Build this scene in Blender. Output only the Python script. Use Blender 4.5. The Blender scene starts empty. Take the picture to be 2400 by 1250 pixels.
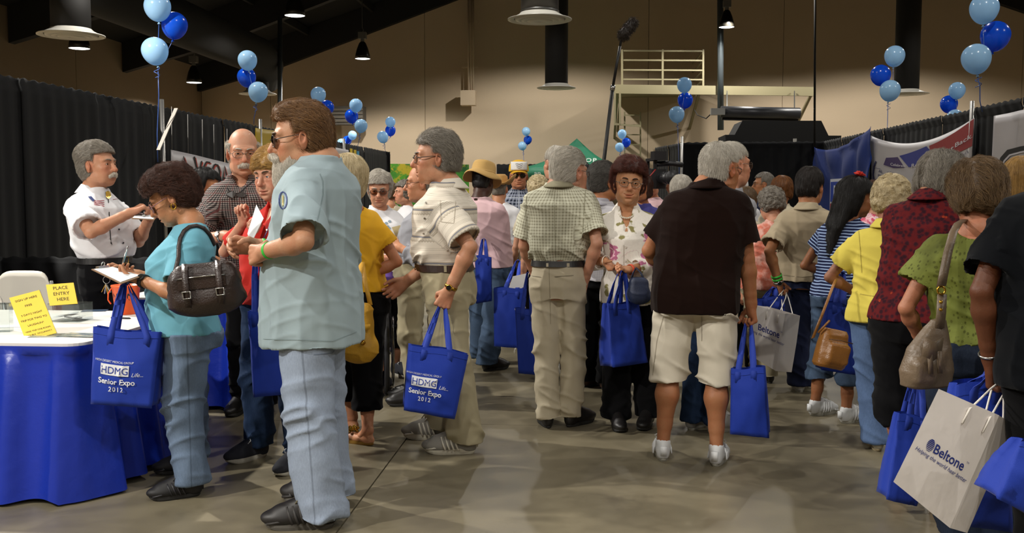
import bpy, math, random
import numpy as np
from mathutils import Vector, Matrix
try:
    import openvdb
except Exception:
    openvdb = None

SC = bpy.context.scene
COL = SC.collection
R = math.radians
RNG = np.random.default_rng(7)
random.seed(7)

# ------------------------------------------------------------------ camera, world, lights, exposure
FPX = 2300.0                      # focal length in pixels of the 2400 wide frame
EYE = 1.46                        # camera height
PITCH = math.atan(175 / FPX)      # looking slightly down
YAW = math.atan(184 / FPX)        # looking slightly to the left of the aisle
cam_d = bpy.data.cameras.new('camera')
cam = bpy.data.objects.new('camera', cam_d)
COL.objects.link(cam)
cam.location = (0, 0, EYE)
cam.rotation_euler = (math.pi / 2 - PITCH, 0, YAW)
cam_d.sensor_width = 36
cam_d.lens = 36 * FPX / 2400
cam_d.clip_end = 200
SC.camera = cam
SC.view_settings.view_transform = 'Standard'
SC.view_settings.look = 'None'
SC.view_settings.gamma = 1
SC.view_settings.exposure = 0.0
SC.view_settings.use_curve_mapping = False
SC.cycles.use_denoising = True
SC.cycles.max_bounces = 6
SC.cycles.transparent_max_bounces = 24
SC.cycles.caustics_reflective = False
SC.cycles.caustics_refractive = False
SC.cycles.sample_clamp_indirect = 4

world = bpy.data.worlds.new('hall_dark')
SC.world = world
world.use_nodes = True
world.node_tree.nodes['Background'].inputs[0].default_value = (0.9, 0.85, 0.8, 1)
world.node_tree.nodes['Background'].inputs[1].default_value = 0.004

def spot(name, loc, power, size=150, blend=.25, radius=.07, color=(1, .955, .88), aim=None):
    l = bpy.data.lights.new(name, 'SPOT')
    l.energy = power; l.spot_size = R(size); l.spot_blend = blend
    l.shadow_soft_size = radius; l.color = color
    o = bpy.data.objects.new(name, l); COL.objects.link(o); o.location = loc
    if aim is not None:
        o.rotation_euler = (Vector(aim) - Vector(loc)).to_track_quat('-Z', 'Y').to_euler()
    return o
LAMP_ROWS_X = ((-10.3, 4.35), (-5.9, 5.0), (-1.2, 6.2), (3.6, 5.9), (8.4, 6.0), (13, 5.0))
LAMP_ROWS_Y = (-6, .4, 6.8, 13.2, 19.6, 26)
for ix, (lx, lz) in enumerate(LAMP_ROWS_X):
    for iy, ly in enumerate(LAMP_ROWS_Y):
        p = 270
        if lx < -2 and -2 < ly < 9: p = 1650          # lamps over the left booths boosted to act as key light
        if lx > -2 and ly < 2: p = 430
        if ly >= 26: p = 640
        spot('lamp_light', (lx, ly, lz - .05), p, 158 if ly >= 26 else 150, .3)

# ------------------------------------------------------------------ pixels of the photograph -> places in the hall
_cp, _sp, _cy, _sy = math.cos(PITCH), math.sin(PITCH), math.cos(YAW), math.sin(YAW)
def W(px, py, d):
    rx = (px - 1200) / FPX; ry = -(py - 625) / FPX
    x, y, z = rx, _cp + ry * _sp, -_sp + ry * _cp
    t = d / y
    x, y, z = x * t, d, z * t
    return Vector((x * _cy - y * _sy, x * _sy + y * _cy, EYE + z))
def depth_at(py, h=0.0):
    ry = -(py - 625) / FPX
    return (h - EYE) / ((-_sp + ry * _cp) / (_cp + ry * _sp))
def G(px, py, h=0.0):
    return W(px, py, depth_at(py, h))

# ------------------------------------------------------------------ mesh helpers
def tag(o, label=None, cat=None, group=None, kind=None):
    if label: o['label'] = label
    if cat: o['category'] = cat
    if group: o['group'] = group
    if kind: o['kind'] = kind
    return o
def empty(name, loc=(0, 0, 0), rz=0.0, label=None, cat=None, group=None, kind=None):
    o = bpy.data.objects.new(name, None); COL.objects.link(o)
    o.location = loc; o.rotation_euler = (0, 0, rz); o.empty_display_size = .1
    return tag(o, label, cat, group, kind)
def link(name, me, parent=None):
    o = bpy.data.objects.new(name, me); COL.objects.link(o)
    if parent is not None: o.parent = parent
    return o
def mk(name, V, F, mat=None, parent=None, smooth=True, attrs=None):
    """one mesh object from vertex array and faces (array n x k, or list)"""
    me = bpy.data.meshes.new(name)
    V = np.asarray(V, dtype=np.float32)
    if isinstance(F, np.ndarray):
        n, k = F.shape
        me.vertices.add(len(V)); me.vertices.foreach_set('co', V.ravel())
        me.loops.add(n * k); me.loops.foreach_set('vertex_index', F.astype(np.int32).ravel())
        me.polygons.add(n); me.polygons.foreach_set('loop_start', np.arange(0, n * k, k, dtype=np.int32))
        me.update(calc_edges=True)
    else:
        me.from_pydata([tuple(map(float, v)) for v in V], [], [tuple(int(i) for i in f) for f in F]); me.update()
    if smooth: me.polygons.foreach_set('use_smooth', [True] * len(me.polygons))
    if attrs:
        for an, arr in attrs.items():
            arr = np.asarray(arr, dtype=np.float32)
            if arr.shape[1] == 4:
                a = me.attributes.new(an, 'FLOAT_COLOR', 'POINT'); a.data.foreach_set('color', arr.ravel())
            else:
                a = me.attributes.new(an, 'FLOAT_VECTOR', 'POINT'); a.data.foreach_set('vector', arr.ravel())
    if mat is not None: me.materials.append(mat)
    return link(name, me, parent)

class MB:
    """collects simple solids into ONE mesh"""
    def __init__(s): s.V = []; s.F = []
    def add(s, V, F):
        b = len(s.V); s.V += [tuple(v) for v in V]; s.F += [tuple(i + b for i in f) for f in F]; return s
    def box(s, c, d, rot=None):
        hx, hy, hz = d[0] / 2, d[1] / 2, d[2] / 2
        V = [Vector((x, y, z)) for x in (-hx, hx) for y in (-hy, hy) for z in (-hz, hz)]
        if rot is not None: V = [rot @ v for v in V]
        return s.add([v + Vector(c) for v in V], [(0, 1, 3, 2), (4, 6, 7, 5), (0, 4, 5, 1), (2, 3, 7, 6), (0, 2, 6, 4), (1, 5, 7, 3)])
    def bar(s, a, b, w, h=None):
        a, b = Vector(a), Vector(b); d = b - a
        q = d.to_track_quat('Z', 'Y').to_matrix()
        return s.box((a + b) / 2, (w, h or w, d.length), q)
    def tube(s, pts, r, n=8, closed=False, caps=True):
        pts = [Vector(p) for p in pts]; m = len(pts)
        rr = r if hasattr(r, '__len__') else [r] * m
        V, F = [], []
        prev = None
        for i, p in enumerate(pts):
            a = pts[(i - 1) % m] if (i or closed) else p; b = pts[(i + 1) % m] if (i < m - 1 or closed) else p
            t = (b - a).normalized() if (b - a).length > 1e-9 else Vector((0, 0, 1))
            if prev is None:
                u = t.cross(Vector((0, 0, 1)))
                if u.length < .05: u = t.cross(Vector((0, 1, 0)))
            else:
                u = prev - t * prev.dot(t)
            u.normalize(); prev = u; v = t.cross(u)
            for k in range(n):
                an = 2 * math.pi * k / n
                V.append(p + u * (rr[i] * math.cos(an)) + v * (rr[i] * math.sin(an)))
        for i in range(m if closed else m - 1):
            for k in range(n):
                a, b = i * n + k, i * n + (k + 1) % n
                j = (i + 1) % m
                F.append((a, b, j * n + (k + 1) % n, j * n + k))
        if caps and not closed:
            F.append(tuple(range(n - 1, -1, -1))); F.append(tuple((m - 1) * n + k for k in range(n)))
        return s.add(V, F)
    def lathe(s, prof, n=24, c=(0, 0, 0), rot=None, cap=True):
        V, F = [], []
        for r, z in prof:
            for k in range(n):
                an = 2 * math.pi * k / n
                v = Vector((r * math.cos(an), r * math.sin(an), z))
                if rot is not None: v = rot @ v
                V.append(v + Vector(c))
        for i in range(len(prof) - 1):
            for k in range(n):
                a, b = i * n + k, i * n + (k + 1) % n
                F.append((a, b, b + n, a + n))
        if cap:
            if prof[0][0] > 1e-6: F.append(tuple(range(n - 1, -1, -1)))
            if prof[-1][0] > 1e-6: F.append(tuple((len(prof) - 1) * n + k for k in range(n)))
        return s.add(V, F)
    def grid(s, fn, nu, nv, closed=False):
        V = [fn(i / (nu if closed else nu), j / nv) for j in range(nv + 1) for i in range(nu if closed else nu + 1)]
        w = nu if closed else nu + 1
        F = [(j * w + i, j * w + (i + 1) % w, (j + 1) * w + (i + 1) % w, (j + 1) * w + i) for j in range(nv) for i in range(nu)]
        return s.add(V, F)
    def build(s, name, mat, parent=None, smooth=False):
        return mk(name, s.V, s.F, mat, parent, smooth)
def solidify(V, F, th):
    """thicken a sheet: V list of Vectors, F quads"""
    V = np.array([tuple(v) for v in V]); F = [tuple(f) for f in F]
    N = vnormals(V, F)
    n = len(V)
    V2 = np.concatenate([V + N * th / 2, V - N * th / 2])
    F2 = list(F) + [tuple(i + n for i in reversed(f)) for f in F]
    from collections import Counter
    cnt = {}
    for f in F:
        for a, b in zip(f, f[1:] + f[:1]):
            cnt[(a, b)] = 1
    for (a, b) in cnt:
        if (b, a) not in cnt: F2.append((b, a, a + n, b + n))
    return V2, F2
def vnormals(V, F):
    N = np.zeros_like(V)
    Q = np.array([f if len(f) == 4 else (*f, f[-1]) for f in F]) if not isinstance(F, np.ndarray) else F
    if Q.shape[1] == 3: Q = np.concatenate([Q, Q[:, 2:]], 1)
    n = np.cross(V[Q[:, 2]] - V[Q[:, 0]], V[Q[:, 3]] - V[Q[:, 1]])
    for k in range(4):
        for c in range(3):
            N[:, c] += np.bincount(Q[:, k], n[:, c], len(V))
    return N / np.maximum(np.linalg.norm(N, axis=1, keepdims=True), 1e-12)
def copy_tree(o, parent=None):
    c = o.copy(); COL.objects.link(c)
    if parent is not None: c.parent = parent
    for ch in list(o.children): copy_tree(ch, c)
    return c

# ------------------------------------------------------------------ noise
_T = np.random.default_rng(3).random((32, 32, 32)).astype(np.float32)
def vnoise(P, f=(1, 1, 1), off=0.0):
    Q = P * np.asarray(f, dtype=np.float32) + np.float32(off)
    i = np.floor(Q).astype(np.int32); t = Q - i; t = t * t * (3 - 2 * t)
    out = 0
    for dx in (0, 1):
        wx = t[:, 0] if dx else 1 - t[:, 0]
        for dy in (0, 1):
            wy = t[:, 1] if dy else 1 - t[:, 1]
            for dz in (0, 1):
                wz = t[:, 2] if dz else 1 - t[:, 2]
                out = out + wx * wy * wz * _T[(i[:, 0] + dx) & 31, (i[:, 1] + dy) & 31, (i[:, 2] + dz) & 31]
    return out * 2 - 1

# ------------------------------------------------------------------ signed distance fields (smooth unions, then one surface)
class Field:
    BG = .08
    def __init__(s, lo, hi, h):
        s.h = h; s.lo = np.asarray(lo, float); n = np.ceil((np.asarray(hi) - s.lo) / h).astype(int) + 1
        s.n = n; s.a = np.full(tuple(n), s.BG, np.float32)
        s.ax = [np.float32(s.lo[k]) + np.float32(h) * np.arange(n[k], dtype=np.float32) for k in range(3)]
    def sub(s, lo, hi, m):
        i0 = np.maximum(np.floor((np.asarray(lo) - m - s.lo) / s.h).astype(int), 0)
        i1 = np.minimum(np.ceil((np.asarray(hi) + m - s.lo) / s.h).astype(int) + 1, s.n)
        if np.any(i1 <= i0): return None
        sl = tuple(slice(a, b) for a, b in zip(i0, i1))
        return sl, s.ax[0][sl[0]][:, None, None], s.ax[1][sl[1]][None, :, None], s.ax[2][sl[2]][None, None, :]
    def comb(s, sl, d, k, op):
        a = s.a[sl]
        if op == 'sub':
            d = -d
            r = np.maximum(a, d)
            if k > 0:
                hh = np.maximum(k - np.abs(a - d), 0) / k; r = r + hh * hh * (k * .25)
            s.a[sl] = r; return
        if k > 0:
            hh = np.maximum(k - np.abs(a - d), 0) / k
            s.a[sl] = np.minimum(a, d) - hh * hh * (k * .25)
        else: s.a[sl] = np.minimum(a, d)
    def ell(s, c, r, k=.02, R3=None, op='add'):
        c = np.asarray(c, float); r = np.asarray(r, float); m = k + 2 * s.h
        e = r if R3 is None else np.abs(np.asarray(R3)) @ r
        q = s.sub(c - e, c + e, m)
        if q is None: return s
        sl, x, y, z = q
        x = x - np.float32(c[0]); y = y - np.float32(c[1]); z = z - np.float32(c[2])
        if R3 is not None:
            M = np.asarray(R3, dtype=np.float32)
            x, y, z = M[0, 0] * x + M[1, 0] * y + M[2, 0] * z, M[0, 1] * x + M[1, 1] * y + M[2, 1] * z, M[0, 2] * x + M[1, 2] * y + M[2, 2] * z
        r = r.astype(np.float32)
        k0 = np.sqrt((x / r[0]) ** 2 + (y / r[1]) ** 2 + (z / r[2]) ** 2)
        k1 = np.sqrt((x / r[0] ** 2) ** 2 + (y / r[1] ** 2) ** 2 + (z / r[2] ** 2) ** 2)
        d = np.where(k1 < 1e-5, -min(r), k0 * (k0 - 1) / np.maximum(k1, 1e-5))
        s.comb(sl, d, k, op); return s
    def cone(s, a, b, ra, rb, k=.02, op='add', cut=None, hollow=None):
        a = np.asarray(a, float); b = np.asarray(b, float); rm = max(ra, rb); m = k + 2 * s.h
        q = s.sub(np.minimum(a, b) - rm, np.maximum(a, b) + rm, m)
        if q is None: return s
        sl, x, y, z = q
        v = (b - a); L2 = max(float(v @ v), 1e-9)
        X, Y, Z = x - np.float32(a[0]), y - np.float32(a[1]), z - np.float32(a[2])
        v = v.astype(np.float32)
        t0 = (X * v[0] + Y * v[1] + Z * v[2]) / np.float32(L2)
        t = np.clip(t0, 0, 1)
        d = np.sqrt((X - t * v[0]) ** 2 + (Y - t * v[1]) ** 2 + (Z - t * v[2]) ** 2) - (ra + (rb - ra) * t)
        if cut == 'end':
            L = np.float32(math.sqrt(L2))
            if hollow: d = np.maximum(d, -np.maximum(d + np.float32(hollow[1]), (np.float32(1 - hollow[0]) - t0) * L))
            d = np.maximum(d, (t0 - 1) * L)
        s.comb(sl, d.astype(np.float32), k, op); return s
    def chain(s, pts, rad, k=.015, k0=None, cut=None):
        for i in range(len(pts) - 1):
            s.cone(pts[i], pts[i + 1], rad[i], rad[i + 1], (k0 if (i == 0 and k0 is not None) else k), cut=cut if i == len(pts) - 2 else None)
        return s
    def loft(s, T, k=.02, n=2.4, op='add'):
        """T columns: z, cx, cy, a, bf, bb, rot ; rows sorted by z"""
        T = np.asarray(T, float); rm = max(T[:, 3].max(), T[:, 4].max(), T[:, 5].max())
        lo = (T[:, 1].min() - rm, T[:, 2].min() - rm, T[0, 0]); hi = (T[:, 1].max() + rm, T[:, 2].max() + rm, T[-1, 0])
        q = s.sub(lo, hi, k + 2 * s.h)
        if q is None: return s
        sl, x, y, z = q
        zz = z.ravel(); f = lambda c: np.interp(zz, T[:, 0], T[:, c]).astype(np.float32)[None, None, :]
        cx, cy, a, bf, bb, rt = f(1), f(2), f(3), f(4), f(5), f(6)
        X, Y = x - cx, y - cy
        c, s_ = np.cos(rt), np.sin(rt)
        X, Y = np.abs(c * X + s_ * Y), -s_ * X + c * Y
        b = np.where(Y > 0, bf, bb); Y = np.abs(Y)
        u = X / a; w = Y / b
        rho = (u ** n + w ** n) ** (1 / n)
        g = np.sqrt((u ** (n - 1) / a) ** 2 + (w ** (n - 1) / b) ** 2) / np.maximum(rho, 1e-3) ** (n - 1)
        d = np.where(rho < .05, -np.minimum(a, b), (rho - 1) / np.maximum(g, 1e-3))
        d = np.maximum(d, np.maximum(T[0, 0] - z, z - T[-1, 0]).astype(np.float32))
        s.comb(sl, d.astype(np.float32), k, op); return s
    def box(s, c, hd, r=.01, k=.01, R3=None, op='add'):
        c = np.asarray(c, float); hd = np.asarray(hd, float)
        e = hd if R3 is None else np.abs(np.asarray(R3)) @ hd
        q = s.sub(c - e - r, c + e + r, k + 2 * s.h)
        if q is None: return s
        sl, x, y, z = q
        x = x - c[0]; y = y - c[1]; z = z - c[2]
        if R3 is not None:
            M = np.asarray(R3)
            x, y, z = M[0, 0] * x + M[1, 0] * y + M[2, 0] * z, M[0, 1] * x + M[1, 1] * y + M[2, 1] * z, M[0, 2] * x + M[1, 2] * y + M[2, 2] * z
        qx, qy, qz = np.abs(x) - hd[0] + r, np.abs(y) - hd[1] + r, np.abs(z) - hd[2] + r
        d = np.sqrt(np.maximum(qx, 0) ** 2 + np.maximum(qy, 0) ** 2 + np.maximum(qz, 0) ** 2) + np.minimum(np.maximum(qx, np.maximum(qy, qz)), 0) - r
        s.comb(sl, d.astype(np.float32), k, op); return s
    def grids(s):
        return s.ax[0][:, None, None], s.ax[1][None, :, None], s.ax[2][None, None, :]
    def clip(s, d, k=.0):
        """intersect with d<0 (array broadcastable)"""
        d = np.broadcast_to(d, s.a.shape).astype(np.float32)
        if k > 0:
            hh = np.maximum(k - np.abs(s.a - d), 0) / k; s.a = np.maximum(s.a, d) + hh * hh * (k * .25)
        else: s.a = np.maximum(s.a, d)
        return s
    def sample(s, P):
        q = np.clip((P - s.lo) / s.h, 0, s.n - 1.001); i = q.astype(int); t = q - i
        r = 0
        for dx in (0, 1):
            for dy in (0, 1):
                for dz in (0, 1):
                    w = (t[:, 0] if dx else 1 - t[:, 0]) * (t[:, 1] if dy else 1 - t[:, 1]) * (t[:, 2] if dz else 1 - t[:, 2])
                    r = r + w * s.a[i[:, 0] + dx, i[:, 1] + dy, i[:, 2] + dz]
        return r
    def grad(s, P):
        e = s.h
        g = np.stack([s.sample(P + np.array(v) * e) - s.sample(P - np.array(v) * e) for v in ((1, 0, 0), (0, 1, 0), (0, 0, 1))], 1)
        return g / np.maximum(np.linalg.norm(g, axis=1, keepdims=True), 1e-9)
    def mesh(s):
        a = s.a; a[0] = a[-1] = s.BG; a[:, 0] = a[:, -1] = s.BG; a[:, :, 0] = a[:, :, -1] = s.BG
        a = np.clip(a, -s.BG, s.BG)
        if openvdb is not None:
            g = openvdb.FloatGrid(s.BG); g.copyFromArray(a)
            p, q = g.convertToQuads(0.0)
            return p.astype(np.float64) * s.h + s.lo, np.asarray(q)[:, ::1].astype(np.int64)
        return surface_nets(a, s.h, s.lo)
def surface_nets(a, h, lo):
    ins = a < 0
    c = np.zeros(tuple(np.array(a.shape) - 1), np.int8)
    sh = [(dx, dy, dz) for dx in (0, 1) for dy in (0, 1) for dz in (0, 1)]
    cut = lambda A, d: A[d[0]:A.shape[0] - 1 + d[0], d[1]:A.shape[1] - 1 + d[1], d[2]:A.shape[2] - 1 + d[2]]
    for d in sh: c += cut(ins, d)
    idx = np.argwhere((c > 0) & (c < 8)); ids = -np.ones(c.shape, np.int64); ids[tuple(idx.T)] = np.arange(len(idx))
    acc = np.zeros((len(idx), 3)); w = np.zeros(len(idx))
    for i, d0 in enumerate(sh):
        for d1 in sh[i + 1:]:
            if sum(abs(x - y) for x, y in zip(d0, d1)) != 1: continue
            v0 = a[tuple((idx + d0).T)]; v1 = a[tuple((idx + d1).T)]; m = (v0 < 0) != (v1 < 0)
            t = np.where(m, v0 / np.where(m, v0 - v1, 1), 0)[:, None]
            acc += np.where(m[:, None], np.array(d0) + t * (np.array(d1) - np.array(d0)), 0); w += m
    V = (idx + acc / w[:, None]) * h + lo
    Q = []
    for ax in range(3):
        e = np.zeros(3, int); e[ax] = 1; u, v = (ax + 1) % 3, (ax + 2) % 3
        p = np.argwhere(np.take(ins, range(a.shape[ax] - 1), ax) != np.take(ins, range(1, a.shape[ax]), ax))
        p = p[(p[:, u] > 0) & (p[:, v] > 0) & (p[:, u] < a.shape[u] - 1) & (p[:, v] < a.shape[v] - 1)]
        s0 = ins[tuple(p.T)]
        eu = np.zeros(3, int); eu[u] = 1; ev = np.zeros(3, int); ev[v] = 1
        q = np.stack([ids[tuple((p - eu - ev).T)], ids[tuple((p - ev).T)], ids[tuple(p.T)], ids[tuple((p - eu).T)]], 1)
        q[~s0] = q[~s0][:, ::-1]; Q.append(q)
    return V, np.concatenate(Q)
# ------------------------------------------------------------------ materials (all procedural)
def lin(h):
    if isinstance(h, str):
        h = h.lstrip('#'); c = [int(h[i:i + 2], 16) / 255 for i in (0, 2, 4)]
    else: c = list(h)
    return tuple(x / 12.92 if x <= .04045 else ((x + .055) / 1.055) ** 2.4 for x in c) + (1,)
class NT:
    def __init__(s, name):
        s.m = bpy.data.materials.new(name); s.m.use_nodes = True; s.t = s.m.node_tree
        s.b = s.t.nodes['Principled BSDF']
    def n(s, typ, **kw):
        nd = s.t.nodes.new(typ)
        for k, v in kw.items():
            if k == 'i':
                for a, b in v.items():
                    if hasattr(b, 'is_output'): s.t.links.new(b, nd.inputs[a])
                    else: nd.inputs[a].default_value = b
            else: setattr(nd, k, v)
        return nd
    def set(s, **kw):
        for k, v in kw.items():
            k = k.replace('_', ' ')
            if hasattr(v, 'is_output'): s.t.links.new(v, s.b.inputs[k])
            else: s.b.inputs[k].default_value = v
        return s
    def obj(s): return s.n('ShaderNodeTexCoord').outputs['Object']
    def attr(s, name): return s.n('ShaderNodeAttribute', attribute_name=name)
    def noise(s, scale, vec=None, detail=3, rough=.55, stretch=None):
        vec = vec or s.obj()
        if stretch: vec = s.n('ShaderNodeMapping', i={'Vector': vec, 'Scale': stretch}).outputs[0]
        return s.n('ShaderNodeTexNoise', i={'Vector': vec, 'Scale': scale, 'Detail': detail, 'Roughness': rough}).outputs['Fac']
    def ramp(s, fac, stops):
        nd = s.n('ShaderNodeValToRGB', i={'Fac': fac}); e = nd.color_ramp.elements
        while len(e) < len(stops): e.new(.5)
        for el, (p, c) in zip(e, stops): el.position = p; el.color = c if len(c) == 4 else (*c, 1)
        return nd.outputs[0]
    def mix(s, fac, a, b, mode='MIX'):
        nd = s.n('ShaderNodeMix', data_type='RGBA', blend_type=mode)
        for k, v in ((0, fac), (6, a), (7, b)):
            if hasattr(v, 'is_output'): s.t.links.new(v, nd.inputs[k])
            else: nd.inputs[k].default_value = v
        return nd.outputs[2]
    def math(s, op, a, b=0.0, c=None):
        nd = s.n('ShaderNodeMath', operation=op)
        for k, v in ((0, a), (1, b), (2, c)):
            if v is None: continue
            if hasattr(v, 'is_output'): s.t.links.new(v, nd.inputs[k])
            else: nd.inputs[k].default_value = v
        return nd.outputs[0]
    def bump(s, h, strength=.3, dist=.01):
        s.t.links.new(s.n('ShaderNodeBump', i={'Height': h, 'Strength': strength, 'Distance': dist}).outputs[0], s.b.inputs['Normal']); return s
    def sep(s, v):
        return s.n('ShaderNodeSeparateXYZ', i={0: v}).outputs
_MC = {}
def plain(name, col, rough=.6, metal=0.0, bump=None, spec=.5, **kw):
    key = (name, str(col))
    if key in _MC: return _MC[key]
    t = NT(name); t.set(Base_Color=lin(col), Roughness=rough, Metallic=metal, **{'Specular_IOR_Level': spec}); t.set(**kw)
    if bump: t.bump(t.noise(bump[0], detail=4), bump[1], bump[2])
    _MC[key] = t.m; return t.m
def fabric(name, col, rough=.9, var=.08, weave=900, fold=.0, col2=None, sheen=.04, fuzz=.25):
    key = ('fab', name, str(col))
    if key in _MC: return _MC[key]
    t = NT(name); c = lin(col); v = t.noise(6, detail=5)
    dark = tuple(x * (1 - 2 * var) for x in c[:3]) + (1,); lite = tuple(min(1, x * (1 + 1.5 * var)) for x in c[:3]) + (1,)
    base = t.mix(v, dark, lite)
    if col2 is not None:
        base = t.mix(t.ramp(t.noise(60, detail=3, stretch=(1, 1, .25)), [(.35, (0, 0, 0)), (.7, (1, 1, 1))]), base, lin(col2))
    t.set(Base_Color=base, Roughness=rough, Specular_IOR_Level=.2 if max(c[:3]) > .02 else .08, Sheen_Weight=sheen)
    h = t.math('ADD', t.math('MULTIPLY', t.noise(weave, detail=1), .25), t.math('MULTIPLY', t.noise(28, detail=3, rough=.5), .9))
    t.bump(h, fuzz, .004)
    _MC[key] = t.m; return t.m
def skin_mat(name, col, red=.12, rough=.5):
    key = ('skin', name, str(col))
    if key in _MC: return _MC[key]
    t = NT(name); c = lin(col)
    r = (min(1, c[0] * 1.02), c[1] * .68, c[2] * .62, 1)
    d = (c[0] * .78, c[1] * .70, c[2] * .64, 1)
    base = t.mix(t.ramp(t.noise(22, detail=5), [(.38, (0, 0, 0)), (.72, (red * 3,) * 3)]), c, r)
    base = t.mix(t.ramp(t.noise(130, detail=4), [(.52, (0, 0, 0)), (.75, (.35,) * 3)]), base, d)
    base = t.mix(1.0, base, t.attr('tint').outputs['Color'], 'MULTIPLY')
    t.set(Base_Color=base, Roughness=rough, Specular_IOR_Level=.35, Subsurface_Weight=.08, Subsurface_Radius=(.012, .005, .003))
    t.bump(t.math('ADD', t.noise(300, detail=2), t.math('MULTIPLY', t.noise(60, detail=4), 1.6)), .22, .003)
    _MC[key] = t.m; return t.m
def hair_mat(name, col, col2=None, rough=.45):
    key = ('hair', name, str(col))
    if key in _MC: return _MC[key]
    t = NT(name); a = lin(col); b = lin(col2) if col2 else tuple(x * .45 for x in a[:3]) + (1,)
    f = t.math('ADD', t.math('MULTIPLY', t.n('ShaderNodeHairInfo').outputs['Random'], .55), t.math('MULTIPLY', t.noise(45, detail=4), .6))
    t.set(Base_Color=t.mix(t.ramp(f, [(.15, (0, 0, 0)), (.85, (1, 1, 1))]), b, a), Roughness=rough, Specular_IOR_Level=.35)
    t.bump(t.noise(160, detail=3, stretch=(1, 1, .15)), .5, .004)
    _MC[key] = t.m; return t.m
def plaid(name, base, dark, per=.016, w=.42, third=None, check=False):
    t = NT(name); o = t.sep(t.attr('pat').outputs['Vector'])
    fu = t.math('FRACT', t.math('DIVIDE', o[0], per)); fv = t.math('FRACT', t.math('DIVIDE', o[1], per))
    bu = t.math('LESS_THAN', fu, w); bv = t.math('LESS_THAN', fv, w)
    s = t.math('MULTIPLY', t.math('ADD', bu, bv), .5)
    b, d = lin(base), lin(dark); mid = tuple((x + y) / 2 for x, y in zip(b, d))
    if check:
        c = t.ramp(s, [(.0, b), (.3, mid), (.75, d)]); t.t.nodes[-1]
    else:
        c = t.ramp(s, [(0, b), (.5, tuple(.62 * x + .38 * y for x, y in zip(b, d))), (1, d)])
    if third:
        f3 = t.math('LESS_THAN', t.math('FRACT', t.math('DIVIDE', o[0], per * 4)), .08)
        f4 = t.math('LESS_THAN', t.math('FRACT', t.math('DIVIDE', o[1], per * 4)), .08)
        c = t.mix(t.math('MULTIPLY', t.math('MAXIMUM', f3, f4), .6), c, lin(third))
    t.set(Base_Color=c, Roughness=.9, Specular_IOR_Level=.2)
    t.bump(t.noise(28, detail=3), .25, .004)
    return t.m
# ------------------------------------------------------------------ people
def rot3(yaw=0, pitch=0, roll=0):
    """head / part rotation: yaw + turns to own left, pitch + looks up, roll + tips to own right"""
    return np.array((Matrix.Rotation(R(yaw), 3, 'Z') @ Matrix.Rotation(R(pitch), 3, 'X') @ Matrix.Rotation(R(roll), 3, 'Y')))
def unit(v): v = np.asarray(v, float); return v / max(np.linalg.norm(v), 1e-9)
def rot_about(v, ax, ang):
    v = np.asarray(v, float); ax = unit(ax); c, s = math.cos(ang), math.sin(ang)
    return v * c + np.cross(ax, v) * s + ax * (ax @ v) * (1 - c)
def ik(S, T, l1, l2, hint):
    S, T = np.asarray(S, float), np.asarray(T, float); d = T - S; L = np.linalg.norm(d)
    if L > (l1 + l2) * .999: T = S + d / L * (l1 + l2) * .999; d = T - S; L = np.linalg.norm(d)
    if L < abs(l1 - l2) * 1.05 + 1e-3: L = abs(l1 - l2) * 1.05 + 1e-3
    u = d / np.linalg.norm(d); a = (l1 * l1 - l2 * l2 + L * L) / (2 * L); h = math.sqrt(max(l1 * l1 - a * a, 0))
    w = np.asarray(hint, float); w = unit(w - u * (w @ u))
    return S + u * a + w * h, T

CRAN_C, CRAN_R = np.array((0, -.018, .035)), np.array((.074, .095, .086))

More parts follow.
